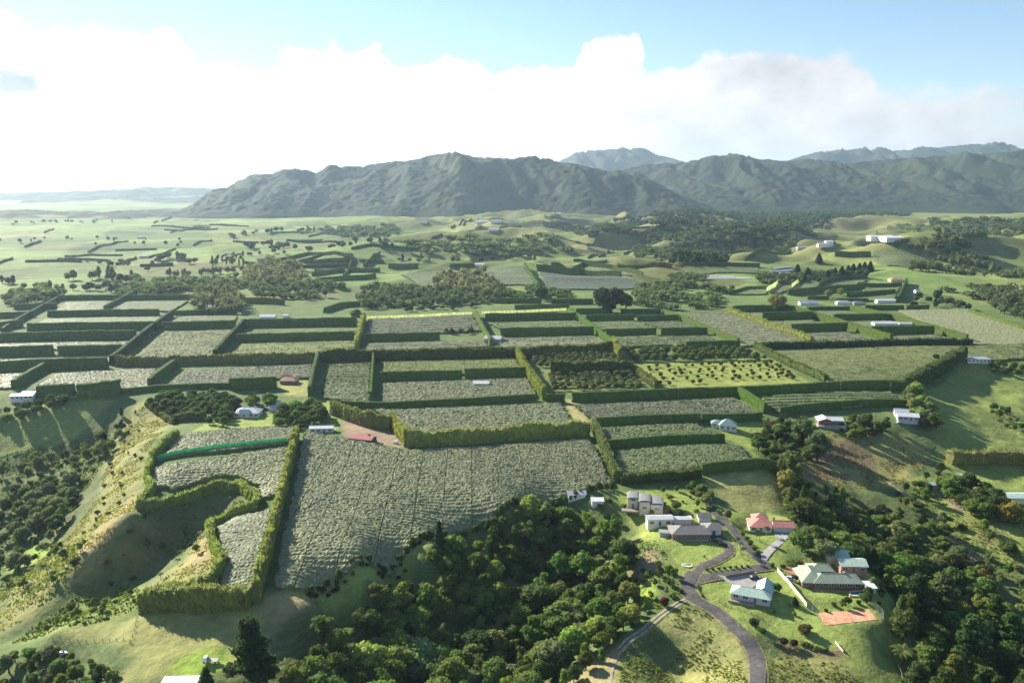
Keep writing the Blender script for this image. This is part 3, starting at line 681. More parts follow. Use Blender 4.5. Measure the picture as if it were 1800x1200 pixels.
HT = {'D': ('dark trimmed shelterbelt hedge', (.09, .138, .052), 3.0), 'G': ('bright green clipped shelterbelt hedge', (.085, .165, .028), 2.6),
      'L': ('pale yellow-green feathery shelterbelt row', (.25, .275, .095), 3.4), 'T': ('rough dark green shelter tree row', (.085, .12, .045), 4.5),
      'W': ('tall pale-stemmed willow shelterbelt row', (.215, .20, .085), 3.0)}
hseed = [0]
def hedge(kind, pts, hpx, where, width=None, h=None, col=None, name='shelterbelt_hedge'):
    hseed[0] += 1; sd_ = hseed[0] * 13
    base, c0, w0 = HT[kind]; w0 = width or w0; col = col or c0
    wp = [P(*p) for p in pts]; wp = np.array(wp)
    if h is None:
        k = len(wp) // 2; p = wp[0] if len(wp) == 2 else wp[k]
        h = hpx * mpp(p) / cos(math.atan2(CAM_H - p[2], math.hypot(p[0], p[1])))
        h = float(np.clip(h, 3.0, 17))
    dist = np.hypot(wp[:, 0], wp[:, 1]).min()
    step = float(np.clip(dist / 420, .8, 4.0))
    c, Ln = resample(wp[:, :2], step); n = len(c)
    # keep the turns round rather than mitred
    if len(wp) > 2 and n > 8:
        for _ in range(3): c[1:-1] = .25 * c[:-2] + .5 * c[1:-1] + .25 * c[2:]
    t = np.gradient(c, axis=0); t /= np.linalg.norm(t, axis=1)[:, None] + 1e-9; nr = np.stack([-t[:, 1], t[:, 0]], 1)
    gz = hm(c[:, 0], c[:, 1])
    feather = kind in 'LTW'
    nh = int(np.clip(round(h / (step * 1.1)), 3, 10))
    # section: up one side, over the top, down the other
    sec = []
    for i in range(nh + 1): sec.append((1, i / nh))
    sec.append((0, 1.02))
    for i in range(nh, -1, -1): sec.append((-1, i / nh))
    sec = np.array(sec); ns = len(sec)
    s_al = np.arange(n) * step
    top = h * (1 + (fbm(s_al / 6, s_al * 0 + sd_, sd_, 3) - .5) * (.5 if feather else .12))
    if feather: top = top + (vn(s_al / 1.6, s_al * 0, sd_ + 1) - .4) * h * .14
    wob = 1 + (fbm(s_al / 5, s_al * 0 + sd_, sd_ + 2, 2) - .5) * (.6 if feather else .2)
    S, K = np.meshgrid(s_al, np.arange(ns), indexing='ij')
    fz = sec[:, 1]
    taper = (.62 + .5 * np.sin(np.clip(fz, 0, 1) * pi * .78 + .25)) if feather else (1.05 - .22 * fz)
    off = sec[None, :, 0] * (w0 / 2) * taper[None] * wob[:, None]
    disp = (vn(S / max(1.3, step * 1.1) + sd_, K * .9 + sd_, sd_ + 3) - .5) * (1.0 if feather else .42) * max(1, step / 1.6)
    off = off + np.sign(sec[None, :, 0]) * disp
    al = (vn(S / 1.3 + 7, K * .8, sd_ + 4) - .5) * step * .8
    X = c[:, None, 0] + nr[:, None, 0] * off + t[:, None, 0] * al
    Y = c[:, None, 1] + nr[:, None, 1] * off + t[:, None, 1] * al
    Z = gz[:, None] - .3 + fz[None] * (top[:, None] + .3) + (vn(S / 1.1, K * 1.3, sd_ + 5) - .5) * (.5 if feather else .16)
    V = np.stack([X.ravel(), Y.ravel(), Z.ravel()], 1)
    i = (np.arange(n - 1)[:, None] * ns + np.arange(ns - 1)[None]).ravel()
    F4 = np.stack([i, i + 1, i + ns + 1, i + ns], 1)
    tri = []
    for e in (0, n - 1):
        o = e * ns; half = ns // 2
        for k in range(half):
            a, b_, c_, d_ = o + k, o + k + 1, o + ns - 2 - k, o + ns - 1 - k
            q = (a, d_, c_, b_) if e == 0 else (a, b_, c_, d_)
            tri.append((q[0], q[1], q[2])); tri.append((q[0], q[2], q[3]))
    mb = MB().add(V, F4, tri)
    # leaf sprays standing off the surface
    area = Ln * (2 * h + w0)
    nt_ = int(min(area * (1.9 if feather else 1.0) * (420 / max(dist, 420)) ** 1.6, 16000))
    if nt_ > 10:
        rg = np.random.default_rng(sd_)
        fi = rg.integers(0, n - 1, nt_); fk = rg.integers(1, ns - 1, nt_)
        C = V[fi * ns + fk] * .5 + V[(fi + 1) * ns + np.minimum(fk + 1, ns - 1)] * .5 + rg.normal(0, .12, (nt_, 3))
        sz = (.28 + .35 * rg.random(nt_)) * max(1, dist / 600) * (1.25 if feather else .8)
        up = np.stack([rg.normal(0, .45, nt_), rg.normal(0, .45, nt_), np.full(nt_, 1.0 if feather else .5)], 1)
        up /= np.linalg.norm(up, axis=1)[:, None]
        sd2 = np.cross(up, rg.normal(0, 1, (nt_, 3))); sd2 /= np.linalg.norm(sd2, axis=1)[:, None]
        ln = sz * (2.6 if feather else 1.1)
        A = C - up * ln[:, None] * .5; B = C + sd2 * sz[:, None] * .5; T = C + up * ln[:, None]; D = C - sd2 * sz[:, None] * .5
        Q = np.stack([A, B, T, D], 1).reshape(-1, 3); mb.add(Q, np.arange(nt_ * 4).reshape(-1, 4))
    ctr = np.array([c[:, 0].mean(), c[:, 1].mean(), 0])
    for k in range(len(mb.v)): mb.v[k] = mb.v[k] - ctr
    if kind == 'W' and dist < 900:                                # pale stems showing through the lower half
        root = link(name, None, loc=ctr); fo = link('foliage', mb.me('hedge_foliage', [M['hedge']]), root, color=col)
        rg = np.random.default_rng(sd_ + 3); st = MB()
        for s_ in np.arange(0, Ln, 2.2):
            q = np.array([np.interp(s_, s_al * Ln / max(s_al[-1], 1e-6), c[:, 0]), np.interp(s_, s_al * Ln / max(s_al[-1], 1e-6), c[:, 1])])
            for sgn in (1, -1):
                j = min(int(s_ / step), n - 1); b_ = q + nr[j] * sgn * (w0 * .5 + .25) + rg.normal(0, .2, 2); g = float(hm(*b_))
                st.tube((b_[0] - ctr[0], b_[1] - ctr[1], g - .2), (b_[0] - ctr[0] - nr[j, 0] * sgn * .5, b_[1] - ctr[1] - nr[j, 1] * sgn * .5, g + h * rg.uniform(.6, .98)), .16, .07, 4)
        tag(link('stem', st.me('hedge_stems', [M['bark_pale']]), root), kind='stuff')
        o = root
    else:
        o = link(name, mb.me('hedge_foliage', [M['hedge']]), loc=ctr, color=col)
    return tag(o, base + ' ' + where, 'hedge', 'shelterbelt hedges')

LIT = (.25, .27, .09)
HEDGES = [
 ('L', [(522,772),(497,882),(472,982),(450,1060)], 0, 'running from the cottages to the lower paddock', dict(h=8.5, width=2.4)),
 ('L', [(312,770),(268,812),(258,845),(269,868),(243,898),(300,888),(383,860),(420,863),(452,882),(450,902),(400,920),(370,934),(372,962),(393,997),(375,1030),(330,1046),(258,1068)], 0, 'looping around the head of the small gully', dict(h=5.6, width=2.3, col=(.235,.285,.105))),
 ('L', [(250,1076),(340,1073),(440,1066)], 0, 'along the top of the lower left paddock', dict(h=8.5, width=4.6, col=(.215,.24,.09))),
 ('W', [(583,728),(640,749),(687,757)], 24, 'behind the red-roofed shed yard', dict(col=(.19,.21,.085))),
 ('L', [(690,752),(716,786)], 26, 'at the corner of the shed yard', dict(col=LIT, width=3)),
 ('W', [(716,787),(880,776),(1036,767)], 26, 'as a tall lit wall above the big field', dict(col=(.225,.26,.095))),
 ('L', [(1045,757),(1060,790),(1085,848)], 0, 'down the right side of the big field', dict(h=6, col=(.13,.16,.07))),
 ('L', [(908,628),(930,665),(957,704)], 19, 'beside the citrus blocks', dict(col=(.18,.215,.06))),
 ('D', [(960,707),(993,707)], 15, 'short, left of the farm lane', {}),
 ('D', [(1005,706),(1200,698),(1400,691),(1591,686)], 16, 'longest, below the young tree paddock', {}),
 ('G', [(1298,697),(1345,727)], 18, 'between two vine blocks right of centre', {}),
 ('D', [(1047,749),(1230,741)], 15, 'below the right-centre vine block', {}),
 ('D', [(1232,740),(1338,737)], 13, 'behind the green-roofed house', {}),
 ('D', [(1068,788),(1272,777)], 15, 'above the vine block by the round paddock', {}),
 ('D', [(1232,833),(1362,829)], 18, 'along the top of the round paddock', {}),
 ('T', [(1090,850),(1150,846),(1230,838)], 14, 'above the grey curved-roof house', {}),
 ('D', [(1370,729),(1603,717)], 14, 'behind the two white-roofed houses', {}),
 ('L', [(1115,655),(1153,684)], 13, 'between citrus block and young trees', dict(col=(.12,.15,.05))),
 ('T', [(968,658),(1112,656)], 21, 'between the two citrus blocks', {}),
 ('W', [(203,643),(380,640),(556,636)], 16, 'along the lane left of centre', dict(col=(.19,.195,.095))),
 ('T', [(562,636),(600,635),(905,629)], 19, 'along the lane at centre', dict(col=(.095,.115,.04))),
 ('T', [(912,629),(1000,623),(1085,618)], 16, 'along the lane above the citrus', dict(col=(.12,.135,.05))),
 ('L', [(1076,612),(1090,634)], 20, 'short, above the citrus corner', {}),
 ('D', [(560,634),(552,665),(545,700)], 20, 'left of the squarish block, running away', {}),
 ('G', [(657,632),(652,708)], 16, 'right of the squarish block, thin', dict(width=2)),
 ('D', [(308,646),(264,681)], 15, 'sloping left of the red-house orchard', dict(width=4)),
 ('D', [(80,651),(25,684)], 15, 'sloping beside the left white house', dict(width=4)),
 ('D', [(302,558),(250,598),(197,642)], 15, 'running down to the pale trunked row', dict(width=4, col=(.05,.085,.03))),
 ('D', [(430,574),(378,631)], 14, 'second one running down to the trunked row', dict(width=4, col=(.05,.085,.03))),
 ('L', [(640,563),(627,613)], 13, 'at the left end of the net-line block', {}),
 ('G', [(836,556),(848,582),(863,609)], 13, 'at the right end of the net-line block', dict(col=(.12,.18,.04))),
 ('G', [(1000,551),(1040,580),(1082,613)], 12, 'brightest, diagonal at centre', dict(width=3.4)),
 ('G', [(1165,551),(1230,577),(1298,605)], 10, 'diagonal left of the broad strip', dict(col=(.11,.16,.04))),
 ('L', [(1277,549),(1350,576),(1427,604)], 10, 'diagonal right of the broad strip', {}),
 ('G', [(1377,546),(1470,572),(1567,602)], 13, 'diagonal between the stepped dark hedges', dict(col=(.10,.15,.035), width=3.4)),
 ('G', [(1495,546),(1600,572),(1700,601)], 12, 'diagonal right of the long white shed', dict(col=(.11,.16,.04), width=3.4)),
 ('G', [(1703,551),(1800,582),(1850,598)], 9, 'at the far right edge', dict(col=(.12,.17,.04))),
 ('L', [(1327,612),(1380,640),(1452,672)], 11, 'left of the large yellow-green block', dict(col=(.11,.145,.05))),
 ('T', [(1335,613),(1520,609),(1708,606)], 10, 'long and low behind the yellow-green block', dict(col=(.055,.085,.04))),
 ('D', [(1287,548),(1377,547)], 11, 'topmost of the stepped right hedges', {}),
 ('D', [(1340,563),(1428,561)], 14, 'second of the stepped right hedges', {}),
 ('D', [(1390,584),(1488,582)], 15, 'third of the stepped right hedges', {}),
 ('D', [(1420,546),(1492,545)], 7, 'below the cluster of white farmhouses', {}),
 ('D', [(1465,564),(1563,563)], 12, 'behind the long white shed', {}),
 ('D', [(1530,589),(1640,587)], 15, 'in front of the long white shed', {}),
 ('D', [(1520,544),(1588,544)], 8, 'left of the gap above the right edge block', {}),
 ('D', [(1593,544),(1633,544)], 8, 'right of the gap above the right edge block', {}),
 ('D', [(1162,588),(1243,587)], 12, 'left of the broad strip, upper', {}),
 ('D', [(1205,614),(1300,612)], 14, 'behind the avocado trees', {}),
 ('D', [(853,564),(1012,562)], 13, 'below the white net line at centre', {}),
 ('D', [(880,591),(1043,588)], 15, 'above the packing shed vine block', {}),
 ('D', [(1030,564),(1113,563)], 11, 'upper left of four short ones', {}),
 ('D', [(1120,564),(1192,563)], 10, 'upper right of four short ones', {}),
 ('D', [(1065,590),(1153,588)], 12, 'lower left of four short ones', {}),
 ('D', [(645,601),(773,598)], 15, 'below the net-line block', {}),
 ('D', [(905,544),(1000,542)], 8, 'above the white net line', {}),
 ('D', [(1012,551),(1077,550)], 9, 'right of the bright diagonal top', {}),
 ('D', [(1092,552),(1162,551)], 9, 'left of the diagonal at the broad strip top', {}),
 ('D', [(868,533),(952,533)], 9, 'left below the grey willows', {}),
 ('D', [(970,534),(1043,534)], 9, 'left of the big dark trees', {}),
 ('D', [(425,575),(627,572)], 14, 'behind the left yellow strip', {}),
 ('D', [(417,601),(622,596)], 14, 'in front of the left yellow strip', {}),
 ('D', [(285,579),(415,576)], 13, 'at the head of the left yellow block', {}),
 ('D', [(305,554),(415,552)], 8, 'below the left sheds', {}),
 ('D', [(50,584),(278,581)], 16, 'third up on the dim left terrace', {}),
 ('D', [(-5,601),(240,596)], 16, 'second up on the dim left terrace', {}),
 ('D', [(-5,626),(94,623)], 17, 'first up on the left, left piece', {}),
 ('D', [(103,624),(215,621)], 16, 'first up on the left, right piece', {}),
 ('D', [(-5,655),(190,647)], 20, 'lowest on the left terrace', {}),
 ('D', [(85,557),(280,554)], 11, 'fourth up on the dim left terrace', {}),
 ('D', [(110,528),(335,526)], 9, 'topmost on the dim left terrace', {}),
 ('D', [(25,544),(100,542)], 10, 'left of the slanting hedge, upper', {}),
 ('D', [(-5,559),(60,557)], 10, 'left of the slanting hedge, middle', {}),
 ('D', [(-5,580),(40,574)], 13, 'left of the slanting hedge, lower', {}),
 ('D', [(113,524),(60,552),(5,586)], 9, 'slanting across the dim left terrace', {}),
 ('D', [(240,518),(185,547)], 9, 'short slanting one on the dim left terrace', {}),
 ('D', [(65,698),(132,694)], 20, 'behind the left white house', dict(width=4)),
 ('D', [(136,702),(170,697),(213,692)], 26, 'bulky, right of the left white house', dict(width=6)),
 ('D', [(213,691),(405,681)], 9, 'low, above the villa grove', {}),
 ('D', [(403,685),(487,681)], 20, 'left of the small red-roofed house', dict(width=4)),
 ('L', [(305,743),(362,739)], 14, 'left of the white villa lawn', dict(col=(.10,.13,.05))),
 ('L', [(257,712),(280,730),(306,746)], 8, 'along the brow of the left spur', dict(col=(.11,.13,.05), width=2)),
 ('D', [(667,669),(812,666)], 16, 'above the white shed block, left piece', {}),
 ('D', [(816,665),(926,661)], 17, 'above the white shed block, right piece', {}),
 ('D', [(600,715),(668,718),(800,711),(940,703)], 11, 'below the white shed block', {}),
 ('T', [(1597,686),(1630,668),(1660,650),(1692,634)], 0, 'climbing to the hilltop house', dict(h=11, width=7)),
 ('L', [(1668,814),(1730,814),(1830,818)], 0, 'golden, round-topped, at the right edge paddock', dict(h=8, width=6, col=(.21,.21,.085))),
 ('D', [(1280,518),(1312,509),(1355,508)], 6, 'around the first white-screen block', {}),
 ('D', [(1385,518),(1430,514),(1520,507)], 9, 'below the second white screen', {}),
 ('D', [(1440,504),(1480,491),(1525,488)], 7, 'around the hedged square', {}),
 ('D', [(1507,503),(1585,504)], 7, 'below the orange roof', {}),
 ('D', [(1490,521),(1572,515)], 7, 'above the white farmhouses', {}),
 ('D', [(1577,532),(1593,498)], 11, 'at the right end of the hedged squares', {}),
 ('D', [(1420,526),(1457,526)], 6, 'short, right of the golden willow', {}),
 ('D', [(1470,530),(1525,530)], 6, 'just behind the white farmhouses', {}),
 ('D', [(1200,468),(1335,469)], 7, 'above the glasshouse block', {}),
 ('D', [(1282,438),(1400,432)], 6, 'uppermost of three left of the hilltop farmhouse', {}),
 ('D', [(1280,446),(1385,440)], 6, 'middle of three left of the hilltop farmhouse', {}),
 ('D', [(1310,459),(1390,444)], 7, 'lowest of three left of the hilltop farmhouse', {}),
 ('D', [(1467,451),(1530,452)], 10, 'right of the hilltop farmhouse', {}),
 ('D', [(1457,432),(1517,432)], 6, 'behind the hilltop farmhouse', {}),
 ('D', [(1540,414),(1660,414)], 9, 'behind the white packhouse, lower', {}),
 ('D', [(1560,404),(1700,406)], 8, 'behind the white packhouse, upper', {}),
 ('D', [(1690,418),(1735,416)], 7, 'right of the white packhouse', {}),
 ('D', [(943,476),(1020,482),(1092,488)], 11, 'across the mid-distance plateau', {}),
 ('D', [(970,469),(1025,467)], 8, 'short on the mid-distance plateau', {}),
 ('G', [(1025,467),(1080,474),(1130,488)], 8, 'curving over the mid-distance plateau', dict(col=(.07,.11,.035))),
 ('G', [(1130,491),(1168,503)], 8, 'at the end of the pale plateau block', dict(col=(.085,.13,.035))),
 ('L', [(1085,471),(1180,471)], 7, 'on the skyline of the plateau', dict(col=(.12,.15,.05))),
 ('G', [(923,471),(935,490),(946,507)], 10, 'slanting beside the farm track', dict(col=(.08,.14,.03))),
 ('D', [(683,471),(735,471)], 8, 'left of the grey willows, upper', {}),
 ('D', [(790,472),(835,470)], 8, 'behind the grey willows', {}),
 ('D', [(483,461),(540,449),(620,452)], 6, 'uppermost of the far left terraces', {}),
 ('D', [(535,463),(620,459)], 6, 'second of the far left terraces', {}),
 ('D', [(540,470),(612,467)], 5, 'third of the far left terraces', {}),
 ('D', [(548,485),(605,477)], 7, 'fourth of the far left terraces', {}),
 ('D', [(612,478),(668,478)], 7, 'right piece of the far left terraces', {}),
 ('D', [(560,496),(640,491),(660,488)], 8, 'lowest of the far left terraces', {}),
 ('D', [(632,460),(676,462)], 5, 'right, uppermost of the far terraces', {}),
 ('D', [(620,454),(604,487)], 5, 'cutting down across the far terraces', {}),
 ('G', [(430,533),(470,533),(500,536)], 10, 'pale, left of the long mid grass bank', dict(col=(.15,.17,.06))),
 ('D', [(570,550),(600,540),(665,536)], 9, 'left of the white net line', {}),
 ('D', [(115,452),(160,449),(215,450)], 3, 'thin on the far left plain', dict(h=4)),
 ('D', [(203,441),(275,439)], 3, 'thin and straight on the far left plain', dict(h=4)),
 ('D', [(155,444),(225,425)], 3, 'thin and slanting on the far left plain', dict(h=4)),
 ('D', [(300,410),(350,397)], 3, 'far, slanting below the low hill', dict(h=4)),
 ('D', [(340,432),(372,423)], 3, 'tiny slanting one on the plain', dict(h=4)),
 ('D', [(640,470),(668,448)], 6, 'slanting at the far terrace edge', dict(h=7)),
 ('D', [(670,437),(683,400)], 5, 'running away up the far pasture', dict(h=7)),
]
for kd, pts, hp, wh, kw in HEDGES: hedge(kd, pts, hp, wh, **kw)
# ------------------------------------------------------------------ trees
def leaf_quads(C, Nrm, size, rg, aspect=1.0):
    n = len(C); a = np.cross(Nrm, rg.normal(0, 1, (n, 3))); a /= np.linalg.norm(a, axis=1)[:, None] + 1e-9
    b = np.cross(Nrm, a); s = np.asarray(size)[:, None] * .5
    k = rg.uniform(-.25, .25, (n, 1))
    Q = np.stack([C - a * s * aspect, C - b * s + Nrm * s * k, C + a * s * aspect, C + b * s + Nrm * s * k], 1)
    return Q.reshape(-1, 3), np.arange(n * 4).reshape(-1, 4)

_ico = None
def ico(sub=1):
    t = (1 + 5 ** .5) / 2
    v = [(-1,t,0),(1,t,0),(-1,-t,0),(1,-t,0),(0,-1,t),(0,1,t),(0,-1,-t),(0,1,-t),(t,0,-1),(t,0,1),(-t,0,-1),(-t,0,1)]
    f = [(0,11,5),(0,5,1),(0,1,7),(0,7,10),(0,10,11),(1,5,9),(5,11,4),(11,10,2),(10,7,6),(7,1,8),(3,9,4),(3,4,2),(3,2,6),(3,6,8),(3,8,9),(4,9,5),(2,4,11),(6,2,10),(8,6,7),(9,8,1)]
    v = [np.array(p) / np.linalg.norm(p) for p in v]
    for _ in range(sub):
        nf, mid = [], {}
        def m(a, b):
            k = (min(a, b), max(a, b))
            if k not in mid: p = v[a] + v[b]; v.append(p / np.linalg.norm(p)); mid[k] = len(v) - 1
            return mid[k]
        for a, b, c in f:
            x, y, z = m(a, b), m(b, c), m(c, a); nf += [(a, x, z), (b, y, x), (c, z, y), (x, y, z)]
        f = nf
    return np.array(v), np.array(f)
ICO1, ICO0 = ico(1), ico(0)

def crown_lobes(kind, rg):
    """unit crowns: height 1, base of trunk at 0; returns lobes (centre, radii) and the leaf size"""
    L = []
    if kind == 'broad':
        n = rg.integers(11, 16)
        for i in range(n):
            a = rg.uniform(0, 2 * pi); r = .30 * math.sqrt(rg.uniform(.05, 1)); z = .60 + .22 * (1 - (r / .30) ** 2) * rg.uniform(.4, 1.1) - .10 * (r / .3)
            s = rg.uniform(.11, .19); L.append(((cos(a) * r, sin(a) * r, z), (s, s, s * rg.uniform(.75, 1.0))))
        L.append(((0, 0, .52), (.27, .27, .25)))
        for i in range(5):
            a = i * 1.26 + rg.uniform(-.3, .3); L.append(((cos(a) * .22, sin(a) * .22, rg.uniform(.3, .42)), (.13, .13, .12)))
    elif kind == 'dome':
        for i in range(12):
            a = i * 2.4; r = .36 * math.sqrt((i + .5) / 12); z = .78 - .5 * r * r / .13 * .5
            s = rg.uniform(.13, .18); L.append(((cos(a) * r, sin(a) * r, z), (s, s, s * .8)))
        L.append(((0, 0, .48), (.42, .42, .36)))
    elif kind == 'ragged':
        for i in range(rg.integers(9, 13)):
            a = rg.uniform(0, 2 * pi); z = rg.uniform(.35, .92); r = .26 * (1.1 - abs(z - .55) * 1.2) * rg.uniform(.4, 1)
            s = rg.uniform(.07, .15); L.append(((cos(a) * r, sin(a) * r, z), (s, s, s * .8)))
        L.append(((0, 0, .5), (.17, .17, .34)))
    elif kind == 'pine':
        for i in range(26):
            a = i * 2.4 + rg.uniform(-.3, .3); z = .20 + .74 * (i / 25) ** .9; r = .25 * (1 - ((z - .15) / .85) ** 1.6) * rg.uniform(.55, 1.05); s = rg.uniform(.075, .125) * (1.1 - .45 * z)
            L.append(((cos(a) * r, sin(a) * r, z), (s * 1.15, s * 1.15, s * .7)))
        L.append(((0, 0, .5), (.13, .13, .36)))
    elif kind == 'column':
        for i in range(12):
            z = .18 + .74 * i / 11; s = .13 * math.sin(pi * min(1, (z - .05) / .98)) ** .6 + .02; a = rg.uniform(0, 6.28)
            L.append(((cos(a) * .04, sin(a) * .04, z), (s, s, s * 1.1)))
    elif kind == 'low':
        for i in range(10):
            a = rg.uniform(0, 6.28); r = .42 * math.sqrt(rg.uniform(0, 1)); s = rg.uniform(.2, .32)
            L.append(((cos(a) * r, sin(a) * r, .42 + rg.uniform(-.1, .22)), (s, s, s * .9)))
        L.append(((0, 0, .3), (.5, .5, .35)))
    return L

def make_crown(kind, seed, nleaf, lsize):
    rg = np.random.default_rng(seed); mb = MB(); L = crown_lobes(kind, rg)
    cen = np.mean([l[0] for l in L], axis=0)
    w = np.array([l[1][0] * l[1][1] for l in L]); w = w / w.sum()
    for (c, r) in L:                                              # shaded inner mass
        V = ICO1[0] * (np.array(r) * .80) * (1 + rg.uniform(-.16, .16, (len(ICO1[0]), 1))) + np.array(c)
        mb.add(V, None, ICO1[1])
    idx = rg.choice(len(L), nleaf, p=w)
    d = rg.normal(0, 1, (nleaf, 3)); d[:, 2] = d[:, 2] * .8 + .25; d /= np.linalg.norm(d, axis=1)[:, None]
    cs = np.array([l[0] for l in L])[idx]; rs = np.array([l[1] for l in L])[idx]
    C = cs + d * rs * rg.uniform(.82, 1.12, (nleaf, 1))
    nn = d * .8 + rg.normal(0, .55, (nleaf, 3)); nn /= np.linalg.norm(nn, axis=1)[:, None]
    Q, F = leaf_quads(C, nn, lsize * rg.uniform(.6, 1.4, nleaf), rg); mb.add(Q, F)
    return mb

def make_conifer(seed, nleaf, lsize, fat=.22):
    rg = np.random.default_rng(seed); mb = MB(); n = 13
    for i in range(n):                                            # drooping tiers of boughs
        z = .14 + .82 * i / n; r = fat * (1 - (z - .1) / .92) ** .8 + .012
        m = 9; a0 = rg.uniform(0, 6)
        rr = r * rg.uniform(.72, 1.1, m)
        V = [(cos(a0 + k * 2 * pi / m) * rr[k], sin(a0 + k * 2 * pi / m) * rr[k], z - .035 - .03 * rg.random()) for k in range(m)]
        V += [(0, 0, z + .085), (0, 0, z - .06)]
        mb.add(V, None, [(k, (k + 1) % m, m) for k in range(m)] + [((k + 1) % m, k, m + 1) for k in range(m)])
    z = .1 + .88 * rg.random(nleaf) ** 1.15; a = rg.uniform(0, 2 * pi, nleaf); r = (fat * (1 - (z - .1) / .92) ** .8 + .01) * np.sqrt(rg.uniform(.35, 1.25, nleaf))
    r *= .86 + .24 * np.sin(a * 5 + z * 40)
    C = np.stack([np.cos(a) * r, np.sin(a) * r, z - r * .25], 1)
    nn = np.stack([np.cos(a) * .5, np.sin(a) * .5, np.full(nleaf, .8)], 1) + rg.normal(0, .4, (nleaf, 3)); nn /= np.linalg.norm(nn, axis=1)[:, None]
    Q, F = leaf_quads(C, nn, lsize * rg.uniform(.6, 1.4, nleaf), rg, 1.3); mb.add(Q, F)
    return mb

def make_fronds(seed, nf, z0, ln, droop, wid):
    rg = np.random.default_rng(seed); mb = MB()
    for i in range(nf):
        a = i * 2.399 + rg.uniform(-.2, .2); l = ln * rg.uniform(.8, 1.1); lift = rg.uniform(.1, .9)
        pts = []
        for k in range(6):
            t = k / 5; r = l * t * (1 - .18 * t); z = z0 + l * (lift * .45 * t - droop * t * t)
            w = wid * math.sin(pi * min(1, .12 + t * .88)) + .004
            s = np.array((-sin(a), cos(a), 0)) * w
            c = np.array((cos(a) * r, sin(a) * r, z)); pts += [c + s - (0, 0, w * .35), c, c - s - (0, 0, w * .35)]
        F = []
        for k in range(5):
            o = k * 3; F += [(o, o + 1, o + 4, o + 3), (o + 1, o + 2, o + 5, o + 4)]
        mb.add(pts, F)
    return mb

def make_trunk(kind, seed):
    rg = np.random.default_rng(seed); mb = MB()
    if kind == 'palm':
        mb.tube((0, 0, -.08), (.01, 0, .4), .030, .022); mb.tube((.01, 0, .4), (0, 0, .80), .022, .018)
    elif kind == 'conifer':
        mb.tube((0, 0, -.1), (0, 0, .9), .026, .006)
    else:
        mb.tube((0, 0, -.15), (.01, .01, .28), .034, .024)
        for i in range(5):
            a = i * 1.26 + rg.uniform(-.3, .3); r = rg.uniform(.12, .24)
            mb.tube((.01, .01, .24 + .02 * i), (cos(a) * r, sin(a) * r, rg.uniform(.5, .68)), .018, .006, 5)
        mb.tube((.01, .01, .28), (0, 0, .74), .022, .006, 5)
    return mb

PROTO = {}
def protos():
    for k, n, nl, ls in (('broad', 5, 1150, .062), ('dome', 2, 800, .075), ('ragged', 3, 900, .055), ('column', 2, 900, .045), ('low', 3, 650, .13), ('pine', 2, 1900, .042)):
        PROTO[k] = [(make_trunk(k, 50 + i).me('trunk', [M['bark']]), make_crown(k, 100 + i * 7 + len(k), nl, ls).me('crown', [M['leaf']])) for i in range(n)]
    PROTO['conifer'] = [(make_trunk('conifer', 3).me('trunk', [M['bark']]), make_conifer(300 + i, 1500, .05, f).me('crown', [M['leaf']])) for i, f in enumerate((.20, .27, .33))]
    PROTO['palm'] = [(make_trunk('palm', 5 + i).me('trunk', [M['bark_pale']]), make_fronds(400 + i, 17, .80, .34, .55, .035).me('crown', [M['leaf']])) for i in range(2)]
    PROTO['fern'] = [(make_trunk('palm', 8 + i).me('trunk', [M['bark']]), make_fronds(420 + i, 22, .76, .50, .38, .075).me('crown', [M['leaf']])) for i in range(2)]
    # bare twiggy tree
    out = []
    for i in range(2):
        rg = np.random.default_rng(500 + i); mb = make_trunk('broad', 60 + i)
        tw = MB()
        for k in range(260):
            a = rg.uniform(0, 6.28); r = rg.uniform(.04, .2); z = rg.uniform(.4, .72)
            p = np.array((cos(a) * r, sin(a) * r, z)); q = p * (1.25, 1.25, 1) + (0, 0, rg.uniform(.06, .2)); tw.tube(p, q, .006, .002, 3)
        out.append((mb.me('trunk', [M['bark_pale']]), tw.me('crown', [M['leaf']])))
    PROTO['bare'] = out
    # sub-ten-pixel trees: crown and stem in one mesh
    PROTO['far'] = []
    for i in range(4):
        mb = make_crown('broad' if i < 3 else 'column', 600 + i, 170, .13); mb.tube((0, 0, -.15), (0, 0, .4), .03, .02, 4, m=1)
        PROTO['far'].append(mb.me('far_tree', [M['leaf'], M['bark']]))
protos()

TN = {'broad': ('broadleaf_tree', 'tree'), 'dome': ('round_tree', 'tree'), 'ragged': ('native_tree', 'tree'), 'column': ('poplar_tree', 'tree'), 'low': ('shrub', 'shrub'),
      'conifer': ('conifer_tree', 'tree'), 'pine': ('pine_tree', 'tree'), 'palm': ('palm_tree', 'palm'), 'fern': ('tree_fern', 'tree fern'), 'bare': ('bare_tree', 'tree')}
WIDTH = {'broad': .80, 'dome': .95, 'ragged': .62, 'column': .28, 'low': 1.3, 'conifer': .5, 'pine': .62, 'palm': .62, 'fern': .9, 'bare': .5}
NTREE = [0]
def put_tree(kind, xyz, h, label, group=None, col=(.06, .09, .03), wide=1.0, rot=None, name=None, variant=None):
    NTREE[0] += 1
    pr = PROTO[kind]; tr, cr = pr[(R.randrange(len(pr)) if variant is None else variant) % len(pr)]
    nm, cat = TN[kind]
    root = bpy.data.objects.new(name or nm, None); COL.objects.link(root)
    root.location = (float(xyz[0]), float(xyz[1]), float(xyz[2]))
    root.rotation_euler = (0, 0, R.uniform(0, 6.28) if rot is None else rot); root.scale = (h * wide, h * wide, h)
    a = link('trunk', tr, root); b = link('crown', cr, root, color=col)
    return tag(root, label, cat, group)

def tint(base, s=.22):
    k = 1 + R.uniform(-s, s); return tuple(max(c * k * (1 + R.uniform(-.12, .12)), .005) for c in base)

